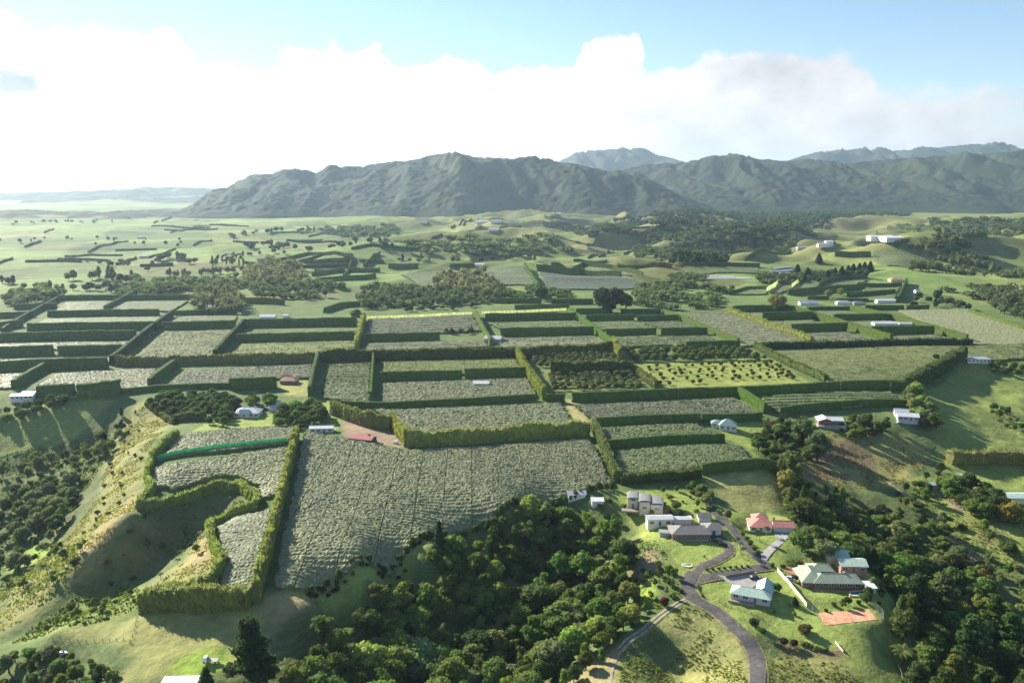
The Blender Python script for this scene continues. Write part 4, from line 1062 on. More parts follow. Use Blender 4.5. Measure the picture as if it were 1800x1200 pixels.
def tree_px(kind, px, py, dpx, label, group=None, col=(.06, .09, .03), hk=1.0, name=None, variant=None, wide=1.0):
    """px,py = middle of the crown, dpx = crown width, all in photo pixels"""
    p = P(px, py); w = dpx * mpp(p); h = w / WIDTH[kind] * hk
    p = P(px, py, .58 * h); w = dpx * mpp(p + (0, 0, .6 * h)); h = w / WIDTH[kind] * hk
    p = P(px, py, .58 * h)
    return put_tree(kind, p, h, label, group, col, wide=wide / hk, name=name, variant=variant)

def world_poly(poly, dz=0): return np.array([P(px, py, dz)[:2] for px, py in poly])
def darts(w, spacing, rg, jitter=.0, tries=40, keep=None):
    """points inside polygon w no closer than spacing"""
    x0, y0 = w.min(0); x1, y1 = w.max(0); n = int((x1 - x0) * (y1 - y0) / spacing ** 2 * tries)
    X = rg.uniform(x0, x1, n); Y = rg.uniform(y0, y1, n); k = inpoly(X, Y, w); X, Y = X[k], Y[k]
    g = {}; out = []
    for a, b in zip(X, Y):
        i, j = int(a // spacing), int(b // spacing); ok = True
        for di in (-1, 0, 1):
            for dj in (-1, 0, 1):
                for (c, d) in g.get((i + di, j + dj), ()):
                    if (a - c) ** 2 + (b - d) ** 2 < spacing ** 2: ok = False; break
                if not ok: break
            if not ok: break
        if ok: g.setdefault((i, j), []).append((a, b)); out.append((a, b))
    return out

DK, MD, OL, GG, LT = (.08, .128, .040), (.12, .185, .05), (.165, .21, .06), (.175, .215, .10), (.215, .295, .07)
def wood(poly, spacing, kinds, hts, label, group, cols, seed, dz=6, maxn=300, name=None):
    rg = np.random.default_rng(seed); w = world_poly(poly, dz)
    pts = darts(w, spacing, rg)
    pts.sort(key=lambda p: p[1])
    az = [p[0] / p[1] for p in pts] or [0]; a0, a1 = min(az), max(az); d0, d1 = (pts[0][1], pts[-1][1]) if pts else (0, 1)
    big = len(pts) > 14
    for (x, y) in pts[:maxn]:
        k = kinds[rg.integers(len(kinds))]; h = rg.uniform(*hts); f = (h - hts[0]) / (hts[1] - hts[0] + 1e-6)
        if k in ('fern', 'palm'): h *= .62
        if k == 'low': h *= .45
        if k in ('conifer', 'pine'): h *= 1.25
        c = cols[rg.integers(len(cols))]
        nm = {'broad': 'broadleaf tree', 'ragged': 'ragged native tree', 'fern': 'tree fern', 'low': 'shrub', 'conifer': 'conifer', 'pine': 'pine', 'column': 'poplar', 'bare': 'bare twiggy tree', 'dome': 'round tree', 'palm': 'palm'}[k]
        cn = {DK: 'dark green', MD: 'mid green', OL: 'olive', GG: 'grey-green', LT: 'light green'}.get(c, 'brownish' if c[0] > c[1] * .98 else 'green')
        sz = 'small ' if f < .34 else ('tall ' if f > .67 else '')
        u, v = (x / y - a0) / (a1 - a0 + 1e-6), (y - d0) / (d1 - d0 + 1e-6)
        zone = ('upper ' if v > .62 else ('lower ' if v < .3 else 'middle ')) + ('far left' if u < .2 else 'left' if u < .4 else 'centre' if u < .6 else 'right' if u < .8 else 'far right')
        put_tree(k, (x, y, float(hm(x, y))), h, sz + cn + ' ' + nm + ' ' + label + ', ' + (zone if big else ('left part' if u < .33 else 'right part' if u > .67 else 'middle part')), group, tint(c, .3), wide=rg.uniform(.8, 1.4), name=name if (name and k in ('broad', 'dome', 'ragged')) else None)

BUSH = [DK, MD, MD, MD, OL, GG, OL, LT]
# bush-filled gully in the foreground
wood([(590,1075),(650,1035),(740,1010),(780,965),(860,935),(900,900),(960,880),(1040,895),(1085,930),(1100,975),(1105,1035),(1080,1085),(1010,1125),(960,1160),(930,1205),(700,1235),(500,1235),(505,1160),(545,1110)],
     6.6, ['broad', 'broad', 'broad', 'ragged', 'ragged', 'fern'], (8.5, 15.5), 'in the foreground gully', 'trees of the foreground bush gully', BUSH, 5, dz=8)
wood([(640,1030),(770,960),(870,915),(930,890),(1010,880),(1000,900),(900,940),(800,990),(680,1045)], 4.6, ['ragged', 'low', 'fern', 'broad'], (5, 8), 'on the foreground gully rim', 'trees on the gully rim', [OL, GG, MD, LT], 6, dz=3)
wood([(985,1140),(1060,1090),(1110,1065),(1130,1080),(1085,1110),(1060,1150),(1010,1200),(975,1200)], 5.0, ['broad', 'low', 'ragged', 'column'], (5, 9), 'beside the two-wheel dirt track', 'trees beside the dirt track', [OL, LT, GG, MD], 8, dz=3)
wood([(1115,1010),(1160,985),(1195,1010),(1205,1045),(1160,1065),(1125,1075)], 4.4, ['low', 'low', 'broad', 'ragged'], (3, 5.5), 'on the bank below the numbered lawn', 'shrubs on the bank below the lawn', [LT, MD, OL, (.10, .09, .04)], 9, dz=1)
# bush on the right
wood([(1420,890),(1480,868),(1560,880),(1620,900),(1660,935),(1700,985),(1735,1020),(1740,1070),(1680,1060),(1620,1040),(1565,1015),(1530,972),(1480,958),(1440,962),(1410,950),(1400,920)],
     6.4, ['broad', 'broad', 'ragged', 'dome', 'fern'], (7.5, 12.5), 'in the bush right of the houses', 'trees of the right-hand bush', BUSH + [MD, OL], 15, dz=7, name='bush_tree')
wood([(1580,1060),(1640,1050),(1740,1070),(1830,1050),(1830,1240),(1610,1240),(1590,1160)],
     7.5, ['broad', 'pine', 'ragged', 'broad', 'conifer', 'fern'], (9, 15), 'in the bottom right bush', 'trees of the bottom right bush', [DK, MD, DK, OL, (.075, .115, .03)], 16, dz=9, name='bush_tree')
wood([(1640,900),(1700,905),(1750,930),(1800,960),(1830,1040),(1750,1060),(1720,1000),(1670,950)], 8.5, ['ragged', 'broad', 'low', 'fern'], (4.5, 8.5), 'on the rough right slope', 'trees on the right-hand slope', [OL, GG, (.12, .10, .05), MD], 17, dz=4)
# left gully
wood([(-30,830),(60,790),(140,775),(200,735),(215,735),(190,790),(140,850),(110,920),(60,970),(-30,1000)], 7.4, ['broad', 'broad', 'ragged', 'low', 'low'], (5, 10.5), 'in the shaded left gully', 'trees of the left gully', [DK, MD, GG, OL], 25, dz=6, name='gully_tree')
wood([(60,860),(120,830),(130,860),(90,890),(40,930),(20,920)], 9, ['broad'], (9, 13), 'standing pale above the left gully', 'pale trees of the left gully', [GG], 26, dz=8)
wood([(40,1100),(120,1070),(215,1035),(240,1055),(180,1080),(60,1115)], 6, ['low', 'low', 'fern', 'ragged'], (3.5, 6), 'in the small dry gully', 'shrubs of the small gully', [MD, LT, OL], 27, dz=1)
wood([(-20,1165),(60,1130),(110,1130),(180,1150),(215,1170),(190,1215),(-20,1240)], 4.6, ['low', 'broad', 'ragged', 'low'], (4, 8), 'in the bottom left scrub', 'scrub at the bottom left', [DK, MD, OL, GG], 28, dz=3)
wood([(20,985),(110,960),(150,985),(110,1020),(40,1050),(0,1040)], 9, ['low', 'fern', 'ragged'], (4, 6.5), 'scattered on the left valley floor', 'shrubs of the left valley', [OL, MD, GG], 29, dz=1)
wood([(255,905),(330,890),(430,868),(440,885),(370,925),(300,985),(220,1020),(150,1040),(200,970)], 7.0, ['low', 'low', 'fern', 'ragged'], (2.5, 5.5), 'in the shaded small gully', 'shrubs of the shaded gully side', [DK, MD, GG], 30, dz=1)
wood([(200,745),(240,720),(250,800),(215,880),(150,950),(130,960),(180,860)], 10, ['low', 'low', 'ragged'], (2.5, 4.5), 'dotted over the left spur', 'shrubs of the left spur', [MD, OL], 31, dz=1)
# trees around the bowl and the slopes at right
wood([(1330,760),(1365,735),(1420,745),(1440,775),(1420,800),(1370,805),(1335,790)], 6.5, ['broad', 'ragged', 'broad', 'low'], (6, 11), 'above the brown bowl', 'trees above the brown bowl', [DK, MD, GG, (.09, .08, .045)], 35, dz=5, name='hillside_tree')
wood([(1370,815),(1400,810),(1405,850),(1430,880),(1410,900),(1385,870)], 6, ['broad', 'column', 'broad', 'conifer'], (9, 14), 'by the round paddock', 'trees at the round paddock', [OL, LT, DK, (.15, .15, .05)], 36, dz=6, name='hillside_tree')
wood([(1420,855),(1480,850),(1500,865),(1440,885)], 6, ['broad', 'ragged', 'low'], (5, 9), 'at the upper bush edge', 'trees at the upper bush edge', [OL, (.13, .14, .05), MD], 37, dz=4, name='hillside_tree')
wood([(1605,835),(1650,815),(1670,835),(1690,845),(1640,850)], 6.5, ['broad', 'ragged', 'low'], (6, 10), 'left of the golden hedge', 'trees left of the golden hedge', [GG, DK, OL], 38, dz=5, name='hillside_tree')
wood([(1660,850),(1690,838),(1730,850),(1760,865),(1765,890),(1740,900),(1690,880)], 6.3, ['broad', 'dome', 'broad'], (8, 13), 'beside the long green-roofed shed', 'trees by the green-roofed shed', [MD, (.075, .11, .03), DK], 39, dz=6, name='hillside_tree')
wood([(1570,845),(1610,840),(1640,855),(1630,885),(1590,880)], 6, ['broad', 'low', 'ragged'], (5, 9), 'around the small farm yard', 'trees of the small farm yard', [DK, OL, MD], 40, dz=4, name='hillside_tree')
wood([(1590,690),(1612,680),(1640,720),(1650,745),(1615,735)], 6, ['broad', 'broad', 'ragged'], (7, 12), 'behind the right white-roofed house', 'trees behind the right white-roofed house', [GG, LT, MD], 41, dz=6, name='hillside_tree')
wood([(1735,715),(1760,712),(1800,740),(1810,760),(1770,745)], 6, ['low', 'broad'], (4, 8), 'on the hillside at the right edge', 'hillside trees at the right edge', [DK, GG], 42, dz=3, name='hillside_tree')
wood([(1630,632),(1665,620),(1685,628),(1660,642)], 6, ['broad', 'low'], (4, 7), 'left of the hilltop house', 'trees left of the hilltop house', [MD, DK], 43, dz=3, name='hillside_tree')
wood([(1740,640),(1800,638),(1815,655),(1750,652)], 5, ['low', 'dome'], (4, 7), 'right of the hilltop house', 'trees right of the hilltop house', [DK, DK], 44, dz=3, name='hillside_tree')
wood([(1470,740),(1500,728),(1560,735),(1555,755),(1500,765)], 6, ['broad', 'low', 'ragged'], (5, 10), 'between the two white-roofed houses', 'trees between the white-roofed houses', [OL, MD, (.12, .085, .04)], 45, dz=4, name='hillside_tree')
wood([(1340,738),(1420,725),(1425,740),(1350,745)], 6, ['ragged', 'low', 'palm'], (5, 8), 'left of the brick-walled house', 'trees left of the brick house', [MD, OL], 46, dz=4, name='hillside_tree')
# gardens
wood([(1205,845),(1240,850),(1260,885),(1280,900),(1300,905),(1270,905),(1240,880)], 5, ['broad', 'dome', 'low', 'broad'], (4, 6.5), 'along the upper driveway', 'driveway trees', [MD, GG, OL], 50, dz=3, name='garden_tree')
wood([(1165,850),(1215,855),(1245,890),(1200,905),(1165,895)], 6.2, ['low', 'dome', 'low', 'broad'], (3, 5), 'beside the curved-roof house garden', 'garden orchard trees', [MD, OL, DK], 51, dz=2, name='garden_tree')
wood([(1345,985),(1390,990),(1400,985),(1420,975),(1440,975),(1430,990),(1380,1000)], 4.5, ['low', 'broad', 'low'], (4, 6.5), 'behind the olive-roofed house', 'planted strip trees', [OL, (.13, .09, .04), MD], 52, dz=2, name='garden_tree')
wood([(1380,895),(1425,905),(1420,925),(1395,915)], 5, ['broad', 'low'], (5, 8), 'behind the coral-roofed house', 'trees behind the coral-roofed house', [DK, MD], 53, dz=3, name='garden_tree')
wood([(1050,870),(1080,865),(1100,890),(1085,920),(1060,900)], 5, ['broad', 'low', 'ragged'], (4, 7), 'left of the curved-roof house', 'trees left of the curved-roof house', [OL, MD, GG], 54, dz=3, name='garden_tree')
wood([(1442,1060),(1470,1051),(1520,1048),(1524,1054),(1480,1061),(1450,1067)], 3.2, ['low', 'low', 'broad'], (3.5, 4.5), 'behind the tennis court', 'court hedge planting', [DK, MD], 55, dz=2, name='garden_tree')
wood([(1510,1030),(1550,1035),(1555,1055),(1530,1060)], 4.5, ['low', 'broad'], (3.5, 6), 'right of the swimming pool', 'trees right of the pool', [GG, MD, DK], 56, dz=2, name='garden_tree')
wood([(1540,985),(1580,985),(1575,1030),(1550,1020)], 6, ['broad', 'low', 'broad'], (5, 9), 'right of the pale green garage', 'trees right of the garage', [LT, MD], 57, dz=4, name='garden_tree')
# villa and cottage groves on the left
wood([(262,700),(300,688),(410,690),(415,705),(395,722),(330,724),(275,718)], 6.2, ['dome', 'broad', 'broad'], (6.5, 9.5), 'in the villa grove', 'trees of the villa grove', [DK, DK, MD], 60, dz=5, name='shade_tree')
wood([(428,692),(478,690),(482,705),(440,708)], 7.2, ['dome', 'broad'], (8, 11), 'behind the white villa', 'trees behind the villa', [DK, MD], 61, dz=6, name='shade_tree')
wood([(480,735),(500,715),(545,710),(570,715),(565,730),(530,740),(520,745)], 6.4, ['broad', 'broad', 'dome'], (7, 11), 'between the villa and the cottages', 'trees between villa and cottages', [DK, MD], 62, dz=5, name='shade_tree')
wood([(-10,720),(60,705),(90,695),(110,700),(80,715),(20,735)], 7, ['broad', 'dome'], (6, 9), 'around the left white house', 'trees around the left white house', [DK, MD], 63, dz=5, name='shade_tree')
wood([(360,735),(385,720),(405,715),(395,740)], 6, ['broad'], (6, 9), 'at the left end of the villa lawn', 'trees at the villa lawn end', [DK], 64, dz=5, name='shade_tree')

# rows of clipped round orchard trees
def ordinal(n):
    a = ['', 'first', 'second', 'third', 'fourth', 'fifth', 'sixth', 'seventh', 'eighth', 'ninth', 'tenth', 'eleventh', 'twelfth', 'thirteenth', 'fourteenth', 'fifteenth', 'sixteenth', 'seventeenth', 'eighteenth', 'nineteenth']
    t = {2: 'twent', 3: 'thirt', 4: 'fort', 5: 'fift', 6: 'sixt'}
    return a[n] if n < 20 else (t[n // 10] + 'ieth' if n % 10 == 0 else t[n // 10] + 'y-' + a[n % 10])
def number_from_left(objs):
    objs.sort(key=lambda o: o.location.x / o.location.y)
    for i, o in enumerate(objs): o['label'] = o['label'] + ', ' + ordinal(i + 1) + ' from left'
ORD = ['first', 'second', 'third', 'fourth', 'fifth', 'sixth', 'seventh', 'eighth', 'ninth', 'tenth', 'eleventh', 'twelfth', 'thirteenth', 'fourteenth', 'fifteenth']
def grid_trees(quad, nu, nv, hr, label, group, cols, kind='dome', jit=.18, name='citrus_tree', drop=.04, seed=1):
    rg = np.random.default_rng(seed); q = [P(*p)[:2] for p in quad]
    for j in range(nv):
        k = 0
        for i in range(nu):
            if rg.random() < drop: continue
            u, v = (i + .5 + rg.uniform(-jit, jit)) / nu, (j + .5 + rg.uniform(-jit, jit)) / nv
            p = (q[0] * (1 - u) + q[1] * u) * (1 - v) + (q[3] * (1 - u) + q[2] * u) * v
            put_tree(kind, (p[0], p[1], float(hm(*p))), rg.uniform(*hr), label + ', ' + ORD[nv - 1 - j] + ' row, ' + ORD[k] + ' from left', group, tint(cols[rg.integers(len(cols))], .15), name=name); k += 1
CIT = [(.17, .205, .105), (.14, .18, .085)]
grid_trees([(962,662),(1112,660),(1130,686),(972,690)], 12, 5, (5.2, 6.4), 'round citrus tree beside the farm lane', 'citrus block by the farm lane', CIT, seed=71)
grid_trees([(925,628),(1080,624),(1095,644),(945,648)], 12, 4, (5.2, 6.6), 'round citrus tree under the lane hedge', 'upper citrus block', CIT, seed=72)
grid_trees([(1098,622),(1310,618),(1340,634),(1115,637)], 14, 3, (7.5, 9.5), 'big round avocado tree above the paddock', 'avocado trees', [(.11, .155, .06), (.13, .17, .06)], name='avocado_tree', seed=73)
grid_trees([(1130,645),(1345,636),(1405,668),(1150,680)], 14, 5, (2.4, 4.4), 'young tree on the bright paddock', 'young trees on the bright paddock', [(.09, .12, .05)], name='young_tree', drop=.12, jit=.32, seed=74)
grid_trees([(1318,630),(1345,628),(1402,664),(1380,668)], 2, 8, (3, 4.5), 'dark tree lining the bright paddock', 'trees lining the bright paddock', [(.08, .11, .045)], name='young_tree', seed=75)
# saplings along the foot of the big field
rg_ = np.random.default_rng(81)
for row, (pa, pb, n, hh) in enumerate((((545,1030),(1070,858),58,(1.8,3.2)), ((540,1045),(775,955),20,(1.6,2.4)), ((600,1042),(720,985),9,(1.4,2.0)))):
    A, B = P(*pa), P(*pb)
    crv = [(545,1034),(660,990),(785,937),(865,908),(935,884),(1005,869),(1075,856)] if row == 0 else [pa, pb]
    c_, ln = resample(np.array([P(*q)[:2] for q in crv]), 1.0); 
    for i in range(n):
        q = c_[int((i + rg_.uniform(.1, .9)) / n * (len(c_) - 1))] + rg_.normal(0, .5, 2) + ((0, -3.0) if row == 0 else (0, 0))
        put_tree(['column', 'low', 'low'][row], (q[0], q[1], float(hm(*q))), rg_.uniform(*hh) * (1.5 if row == 0 else 1), ['slim sapling along the foot of the big field, ' + ordinal(i + 1) + ' from left', 'low round shrub in the sloping lawn row, ' + (ORD + ['sixteenth', 'seventeenth', 'eighteenth', 'nineteenth', 'twentieth'])[min(i, 19)] + ' from left', 'small shrub dotted on the sloping lawn, ' + ORD[min(i, 14)] + ' from left'][row],
                 ['saplings at the foot of the big field', 'lawn row shrubs', 'dotted lawn shrubs'][row], tint([(.10, .145, .04), (.06, .08, .035), (.07, .085, .04)][row]), name=['sapling', 'shrub', 'shrub'][row], wide=1.9 if row == 0 else 1)

# single trees that stand out
S = tree_px
S('pine', 440, 1145, 100, 'tall dark pine at the bottom edge beside the lime grass', col=(0.0432, 0.0783, 0.0297), hk=1.0)
S('conifer', 362, 1192, 36, 'small conifer against the white shed roof', col=(0.0607, 0.108, 0.0338), variant=1, hk=.8)
S('conifer', 772, 938, 30, 'dark spire-shaped conifer at the corner of the big field', col=(0.0405, 0.0702, 0.0297), variant=0)
S('conifer', 812, 985, 40, 'olive cone-shaped conifer inside the foreground bush', col=(0.101, 0.128, 0.0405), variant=1, hk=.8)
S('pine', 1708, 1125, 80, 'broad dark pine in the bottom right bush', col=(0.0607, 0.115, 0.0378), hk=.95)
S('pine', 1612, 1045, 62, 'tall shadowed conifer on the left edge of the bottom right bush', col=(0.0486, 0.0837, 0.0324), variant=2, hk=1.0)
S('pine', 1660, 1040, 62, 'grey-green conifer with a broad top in the right bush', col=(0.0945, 0.121, 0.0513), variant=2, hk=.9)
S('broad', 985, 1030, 28, 'golden-brown tree in the middle of the foreground bush', col=(0.23, 0.176, 0.054))
S('bare', 895, 1028, 26, 'leafless grey tree in the middle of the foreground bush', col=(0.297, 0.257, 0.216))
S('broad', 1168, 1055, 18, 'dark red bush beside the two-wheel track', col=(0.135, 0.0473, 0.0405))
S('dome', 1175, 899, 17, 'purple-brown rounded tree before the curved-roof house', col=(0.101, 0.0743, 0.0607))
S('low', 1146, 897, 13, 'pale green clipped shrub before the curved-roof house', col=(0.203, 0.243, 0.081))
S('dome', 1176, 1021, 13, 'round dark green tree on the bank left of the road', col=(0.081, 0.135, 0.0405))
S('broad', 1383, 840, 36, 'autumn yellow-green willow at the round paddock corner', col=(0.27, 0.257, 0.081), hk=1.1)
S('broad', 1411, 755, 48, 'left of two big grey-green willows by the brown bowl', col=(0.115, 0.162, 0.0743))
S('broad', 1438, 778, 46, 'right of two big grey-green willows by the brown bowl', col=(0.115, 0.162, 0.0743))
S('broad', 1522, 737, 32, 'wide rounded tree between the two white-roofed houses', col=(0.108, 0.135, 0.054))
S('broad', 1655, 818, 16, 'yellowish tree standing left of the golden hedge', col=(0.284, 0.243, 0.081))
S('low', 1780, 893, 58, 'yellow flowering shrub mass before the long green-roofed shed', col=(.25, .22, .055))
S('broad', 1728, 1012, 32, 'autumn orange-brown tree on the right slope', col=(0.216, 0.162, 0.0607))
S('dome', 1378, 1125, 16, 'left of two dark red-brown clipped bushes', col=(0.0743, 0.0473, 0.0405))
S('dome', 1396, 1128, 15, 'right of two dark red-brown clipped bushes', col=(0.0675, 0.0432, 0.0378))
for i, (x, y, d, c) in enumerate(((1410,1128,12,LT),(1418,1131,12,MD),(1426,1134,10,MD),(1436,1128+8,11,LT),(1445,1140,10,DK),(1452,1141,10,DK))):
    S('low', x, y, d, ['light green shrub next to the dark red clipped bushes', 'second shrub from the dark red clipped bushes', 'third shrub from the dark red clipped bushes', 'light green shrub halfway to the white retaining wall', 'second dark shrub from the white retaining wall', 'dark shrub nearest the white retaining wall'][i], 'boundary shrubs', c)
S('broad', 1340, 1107, 14, 'round tree with a long shadow beside the curving road', col=(0.0675, 0.128, 0.0405))
S('low', 1326, 1090, 20, 'sprawling dark shrub between the road and the lower lawn', col=(0.081, 0.101, 0.054))
S('low', 1413, 1101, 26, 'sprawling brown-leaved shrub on the lower lawn', col=(0.135, 0.115, 0.0607))
S('broad', 1360, 1072, 8, 'slim small tree in front of the teal-roofed house', col=(0.108, 0.162, 0.054))
S('dome', 1396, 1077, 8, 'lone pale shrub on the lower lawn', col=(0.216, 0.284, 0.0675))
S('dome', 1398, 1014, 12, 'round dark tree on the olive-roofed house lawn', col=(0.054, 0.101, 0.0405))
S('broad', 1366, 1030, 16, 'garden tree right of the teal-roofed house', col=(0.0945, 0.149, 0.054))
S('conifer', 1397, 1054, 12, 'dark little conifer beside the pale boundary fence', col=(0.0473, 0.081, 0.0338), variant=2, hk=.7)
for i, (x, y) in enumerate(((1301,958),(1306,967),(1296,950))):
    S('palm', x, y, 15, ['middle of three palms between the two roads', 'lowest of three palms between the two roads', 'highest of three palms between the two roads'][i], 'palms between the roads', (.075, .11, .04))
for i, (x, y) in enumerate(((1330,936),(1336,938),(1348,930))):
    S('palm', x, y, 14, ['leftmost slim palm before the coral-roofed house', 'middle slim palm before the coral-roofed house', 'rightmost slim palm before the coral-roofed house'][i], 'palms before the coral-roofed house', (.075, .10, .035))
for i in range(8):
    S('low', 1243 + i * 10.2, 999.5 - i * .9, 6, 'low dark shrub in the row lining the driveway lawn', 'row of eight driveway shrubs', (.04, .065, .025))
for i in range(5):
    S('low', 1306 + i * 6.5, 935 + i * 8.5, 11, ['highest', 'second', 'middle', 'fourth', 'lowest'][i] + ' pale green shrub along the driveway verge', 'driveway verge shrubs', (.15, .20, .05))
for i, (x, y, k, d) in enumerate(((282,1010,'fern',14),(312,985,'fern',14),(180,1075,'fern',12),(212,1062,'fern',13),(50,1030,'fern',18),(345,960,'ragged',14),(110,970,'broad',16),(105,955,'broad',10))):
    S(k, x, y, d, ['spiky tree fern left on the tan gully slope', 'spiky tree fern high on the tan gully slope', 'tree fern beside the paddock fence', 'tree fern right of the one by the fence', 'lone tree fern on the left valley floor', 'thin tree leaning over the tan slope', 'round shrub on the left spur', 'dark small tree on the left spur'][i], None, [GG, GG, MD, MD, GG, OL, GG, DK][i])
S('column', 213, 722, 9, 'dark wedge-shaped tree on the brow of the left spur', col=(0.0675, 0.0675, 0.054), hk=.6, wide=.7)
S('broad', 1238, 977, 4, 'tiny tree on the numbered lawn', col=MD)
S('low', 1220, 945, 6, 'low shrub before the grey-roofed house', col=(0.108, 0.135, 0.054))
S('low', 1268, 953, 11, 'spreading palm-like shrub at the turning area', col=(0.0945, 0.121, 0.054))
S('dome', 1255, 528, 16, 'dark green tree left of the stepped hedges', col=(0.0675, 0.108, 0.0405))
S('dome', 1367, 527, 34, 'golden willow above the stepped hedges', col=(0.257, 0.23, 0.0945))
S('dome', 1457, 514, 15, 'left of two golden round trees among the hedged squares', col=(0.257, 0.23, 0.0945))
S('dome', 1478, 511, 14, 'right of two golden round trees among the hedged squares', col=(0.243, 0.23, 0.0945))
S('broad', 625, 550, 20, 'bright green tree left of the white net line', col=(0.176, 0.23, 0.0675))
for i, (x, y, d) in enumerate(((1060,520,40),(1082,518,34),(1100,525,28),(1072,530,30))):
    S('broad', x, y, d, ['leftmost of the big dark trees above the bright diagonal hedge', 'tallest of the big dark trees above the bright diagonal hedge', 'rightmost of the big dark trees above the bright diagonal hedge', 'lowest of the big dark trees above the bright diagonal hedge'][i], 'big dark trees', (.035, .058, .024))
S('dome', 952, 513, 26, 'dark rounded tree left of the big dark trees', col=(0.054, 0.0878, 0.0338))
for i, (x, y, d) in enumerate(((1440,452,12),(1420,478,14),(1455,482,13),(1402,472,13),(1480,476,14),(1500,472,14),(1520,468,13),(1468,478,13),(1491,474,13),(1511,470,13),(1530,466,12))):
    S('conifer', x, y, d, 'dark pine in the small plantation below the hilltop farmhouse', 'pine plantation', (.03, .052, .026), variant=2, hk=.75)
number_from_left([o for o in COL.objects if o.get('group') == 'pine plantation'])
number_from_left([o for o in COL.objects if o.get('group') == 'row of eight driveway shrubs'])

# ---- far trees, one mesh each, and the woods that merge into a mass
def far_row(pts, n, hr, label, group, cols, jx=6, seed=1, wide=1.0):
    rg = np.random.default_rng(seed); c_, ln = resample(np.array([P(*q)[:2] for q in pts]), 4.0); made = []
    for i in range(n):
        q = c_[min(int((i + rg.random()) / n * len(c_)), len(c_) - 1)] + rg.normal(0, jx, 2); h = rg.uniform(*hr)
        o = link('distant_tree', PROTO['far'][rg.integers(4)], loc=(q[0], q[1], float(hm(*q))), rz=rg.uniform(0, 6), color=tint(cols[rg.integers(len(cols))]))
        o.scale = (h * wide, h * wide, h); made.append(tag(o, label, 'tree', group))
    number_from_left(made)
FD = [(.05, .08, .036), (.07, .10, .042)]; FB = [(.145, .145, .085), (.16, .155, .09)]; FL = [(.12, .165, .06), (.14, .18, .065)]
far_row([(120,492),(190,490),(240,500)], 14, (14, 22), 'pale poplar in the clump beyond the dim left terrace', 'pale poplars, left', FL, 8, 91)
far_row([(60,505),(160,512),(260,512),(330,510)], 26, (9, 14), 'dark tree lining the top of the dim left terrace', 'trees above the dim left terrace', FD, 10, 92, 1.2)
far_row([(0,500),(30,498)], 5, (10, 15), 'dark tree at the left edge beyond the terraces', 'trees at the left edge', FD, 10, 93, 1.2)
far_row([(275,462),(300,455),(315,462)], 9, (14, 20), 'dark tree in the round copse on the left plain', 'round copse on the plain', FD, 12, 94, 1.2)
far_row([(425,440),(480,432),(500,440)], 14, (14, 20), 'dark tree in the copse left of the far terraces', 'copse by the far terraces', FD, 14, 95, 1.2)
far_row([(390,418),(450,412),(540,408),(640,410),(680,408)], 36, (11, 19), 'dark tree in the belt below the forested hill', 'belt below the hill', FD + FL, 22, 96, 1.2)
far_row([(300,487),(400,480),(430,478)], 22, (9, 14), 'bare brownish tree in the thin line across the plain', 'bare tree line', FB, 8, 97)
far_row([(10,430),(120,420),(240,428),(320,432)], 22, (8, 13), 'lone tree dotted over the far left plain', 'dotted plain trees', FD, 40, 98)
far_row([(370,470),(410,466),(425,472)], 7, (14, 20), 'slim poplar in the short row beside the brown trees', 'slim poplars', FL, 4, 99, .6)
far_row([(690,462),(760,456),(860,452),(960,456)], 30, (8, 14), 'mixed tree around the farm buildings below the rolling hills', 'trees around far farms', FD + FB + FL, 12, 100, 1.1)
far_row([(1620,545),(1670,535),(1690,548)], 9, (9, 14), 'mixed tree right of the cross hedge', 'trees right of the cross hedge', FD + FB, 7, 101, 1.1)
far_row([(1590,532),(1640,520),(1650,535)], 9, (9, 13), 'dark tree beside the small white tank', 'trees beside the white tank', FD, 8, 102, 1.2)
far_row([(40,395),(100,390),(200,388)], 20, (9, 15), 'tiny tree near the foot of the low left hill', 'trees at the low hill', FD, 30, 103, 1.3)
far_row([(700,548),(760,545),(830,540)], 10, (5, 8), 'shrubby tree along the white net line', 'net line trees', FD, 5, 104, 1.3)
far_row([(775,588),(800,586),(840,585)], 8, (5, 8), 'garden tree beside the packing shed', 'packing shed trees', FB + FD, 4, 105, 1.2)

def mass(name, label, polys, cols_seed, col):
    """a wood that reads as one mass: real crowns, joined"""
    rg = np.random.default_rng(cols_seed); mb = MB(); Vc, Fc = ICO0
    for poly, spacing, hr in polys:
        w = world_poly(poly, 4)
        for (x, y) in darts(w, spacing, rg, tries=8):
            if float(fbm(np.array(x / 40), np.array(y / 40), cols_seed, 3)) < .40: continue
            h = rg.uniform(hr[0] * .7, hr[1] * 1.15) * (.75 + .6 * float(vn(np.array(x / 25), np.array(y / 25), cols_seed))); r = spacing * rg.uniform(.52, .82); g = float(hm(x, y))
            for k in range(2):
                c = np.array((x + rg.normal(0, r * .3), y + rg.normal(0, r * .3), g + h * rg.uniform(.45, .62)))
                V = Vc * np.array((r * .62, r * .62, h * .30)) * (1 + rg.uniform(-.25, .25, (len(Vc), 1))) + c
                mb.add(V, None, Fc)
            mb.tube((x, y, g - .5), (x, y, g + h * .5), r * .12, r * .08, 3)
            n = 44; d = rg.normal(0, 1, (n, 3)); d[:, 2] = d[:, 2] * .8 + .4; d /= np.linalg.norm(d, axis=1)[:, None]
            nn = d + rg.normal(0, .4, d.shape); nn /= np.linalg.norm(nn, axis=1)[:, None]
            C = np.array((x, y, g + h * .60)) + d * np.array((r, r, h * .40)) * rg.uniform(.65, 1.08, (n, 1)); Q, F = leaf_quads(C, nn, r * .42 * rg.uniform(.6, 1.3, n), rg); mb.add(Q, F)
    tag(link(name, mb.me(name, [M['leaf']]), color=col), label, 'woodland', kind='stuff')
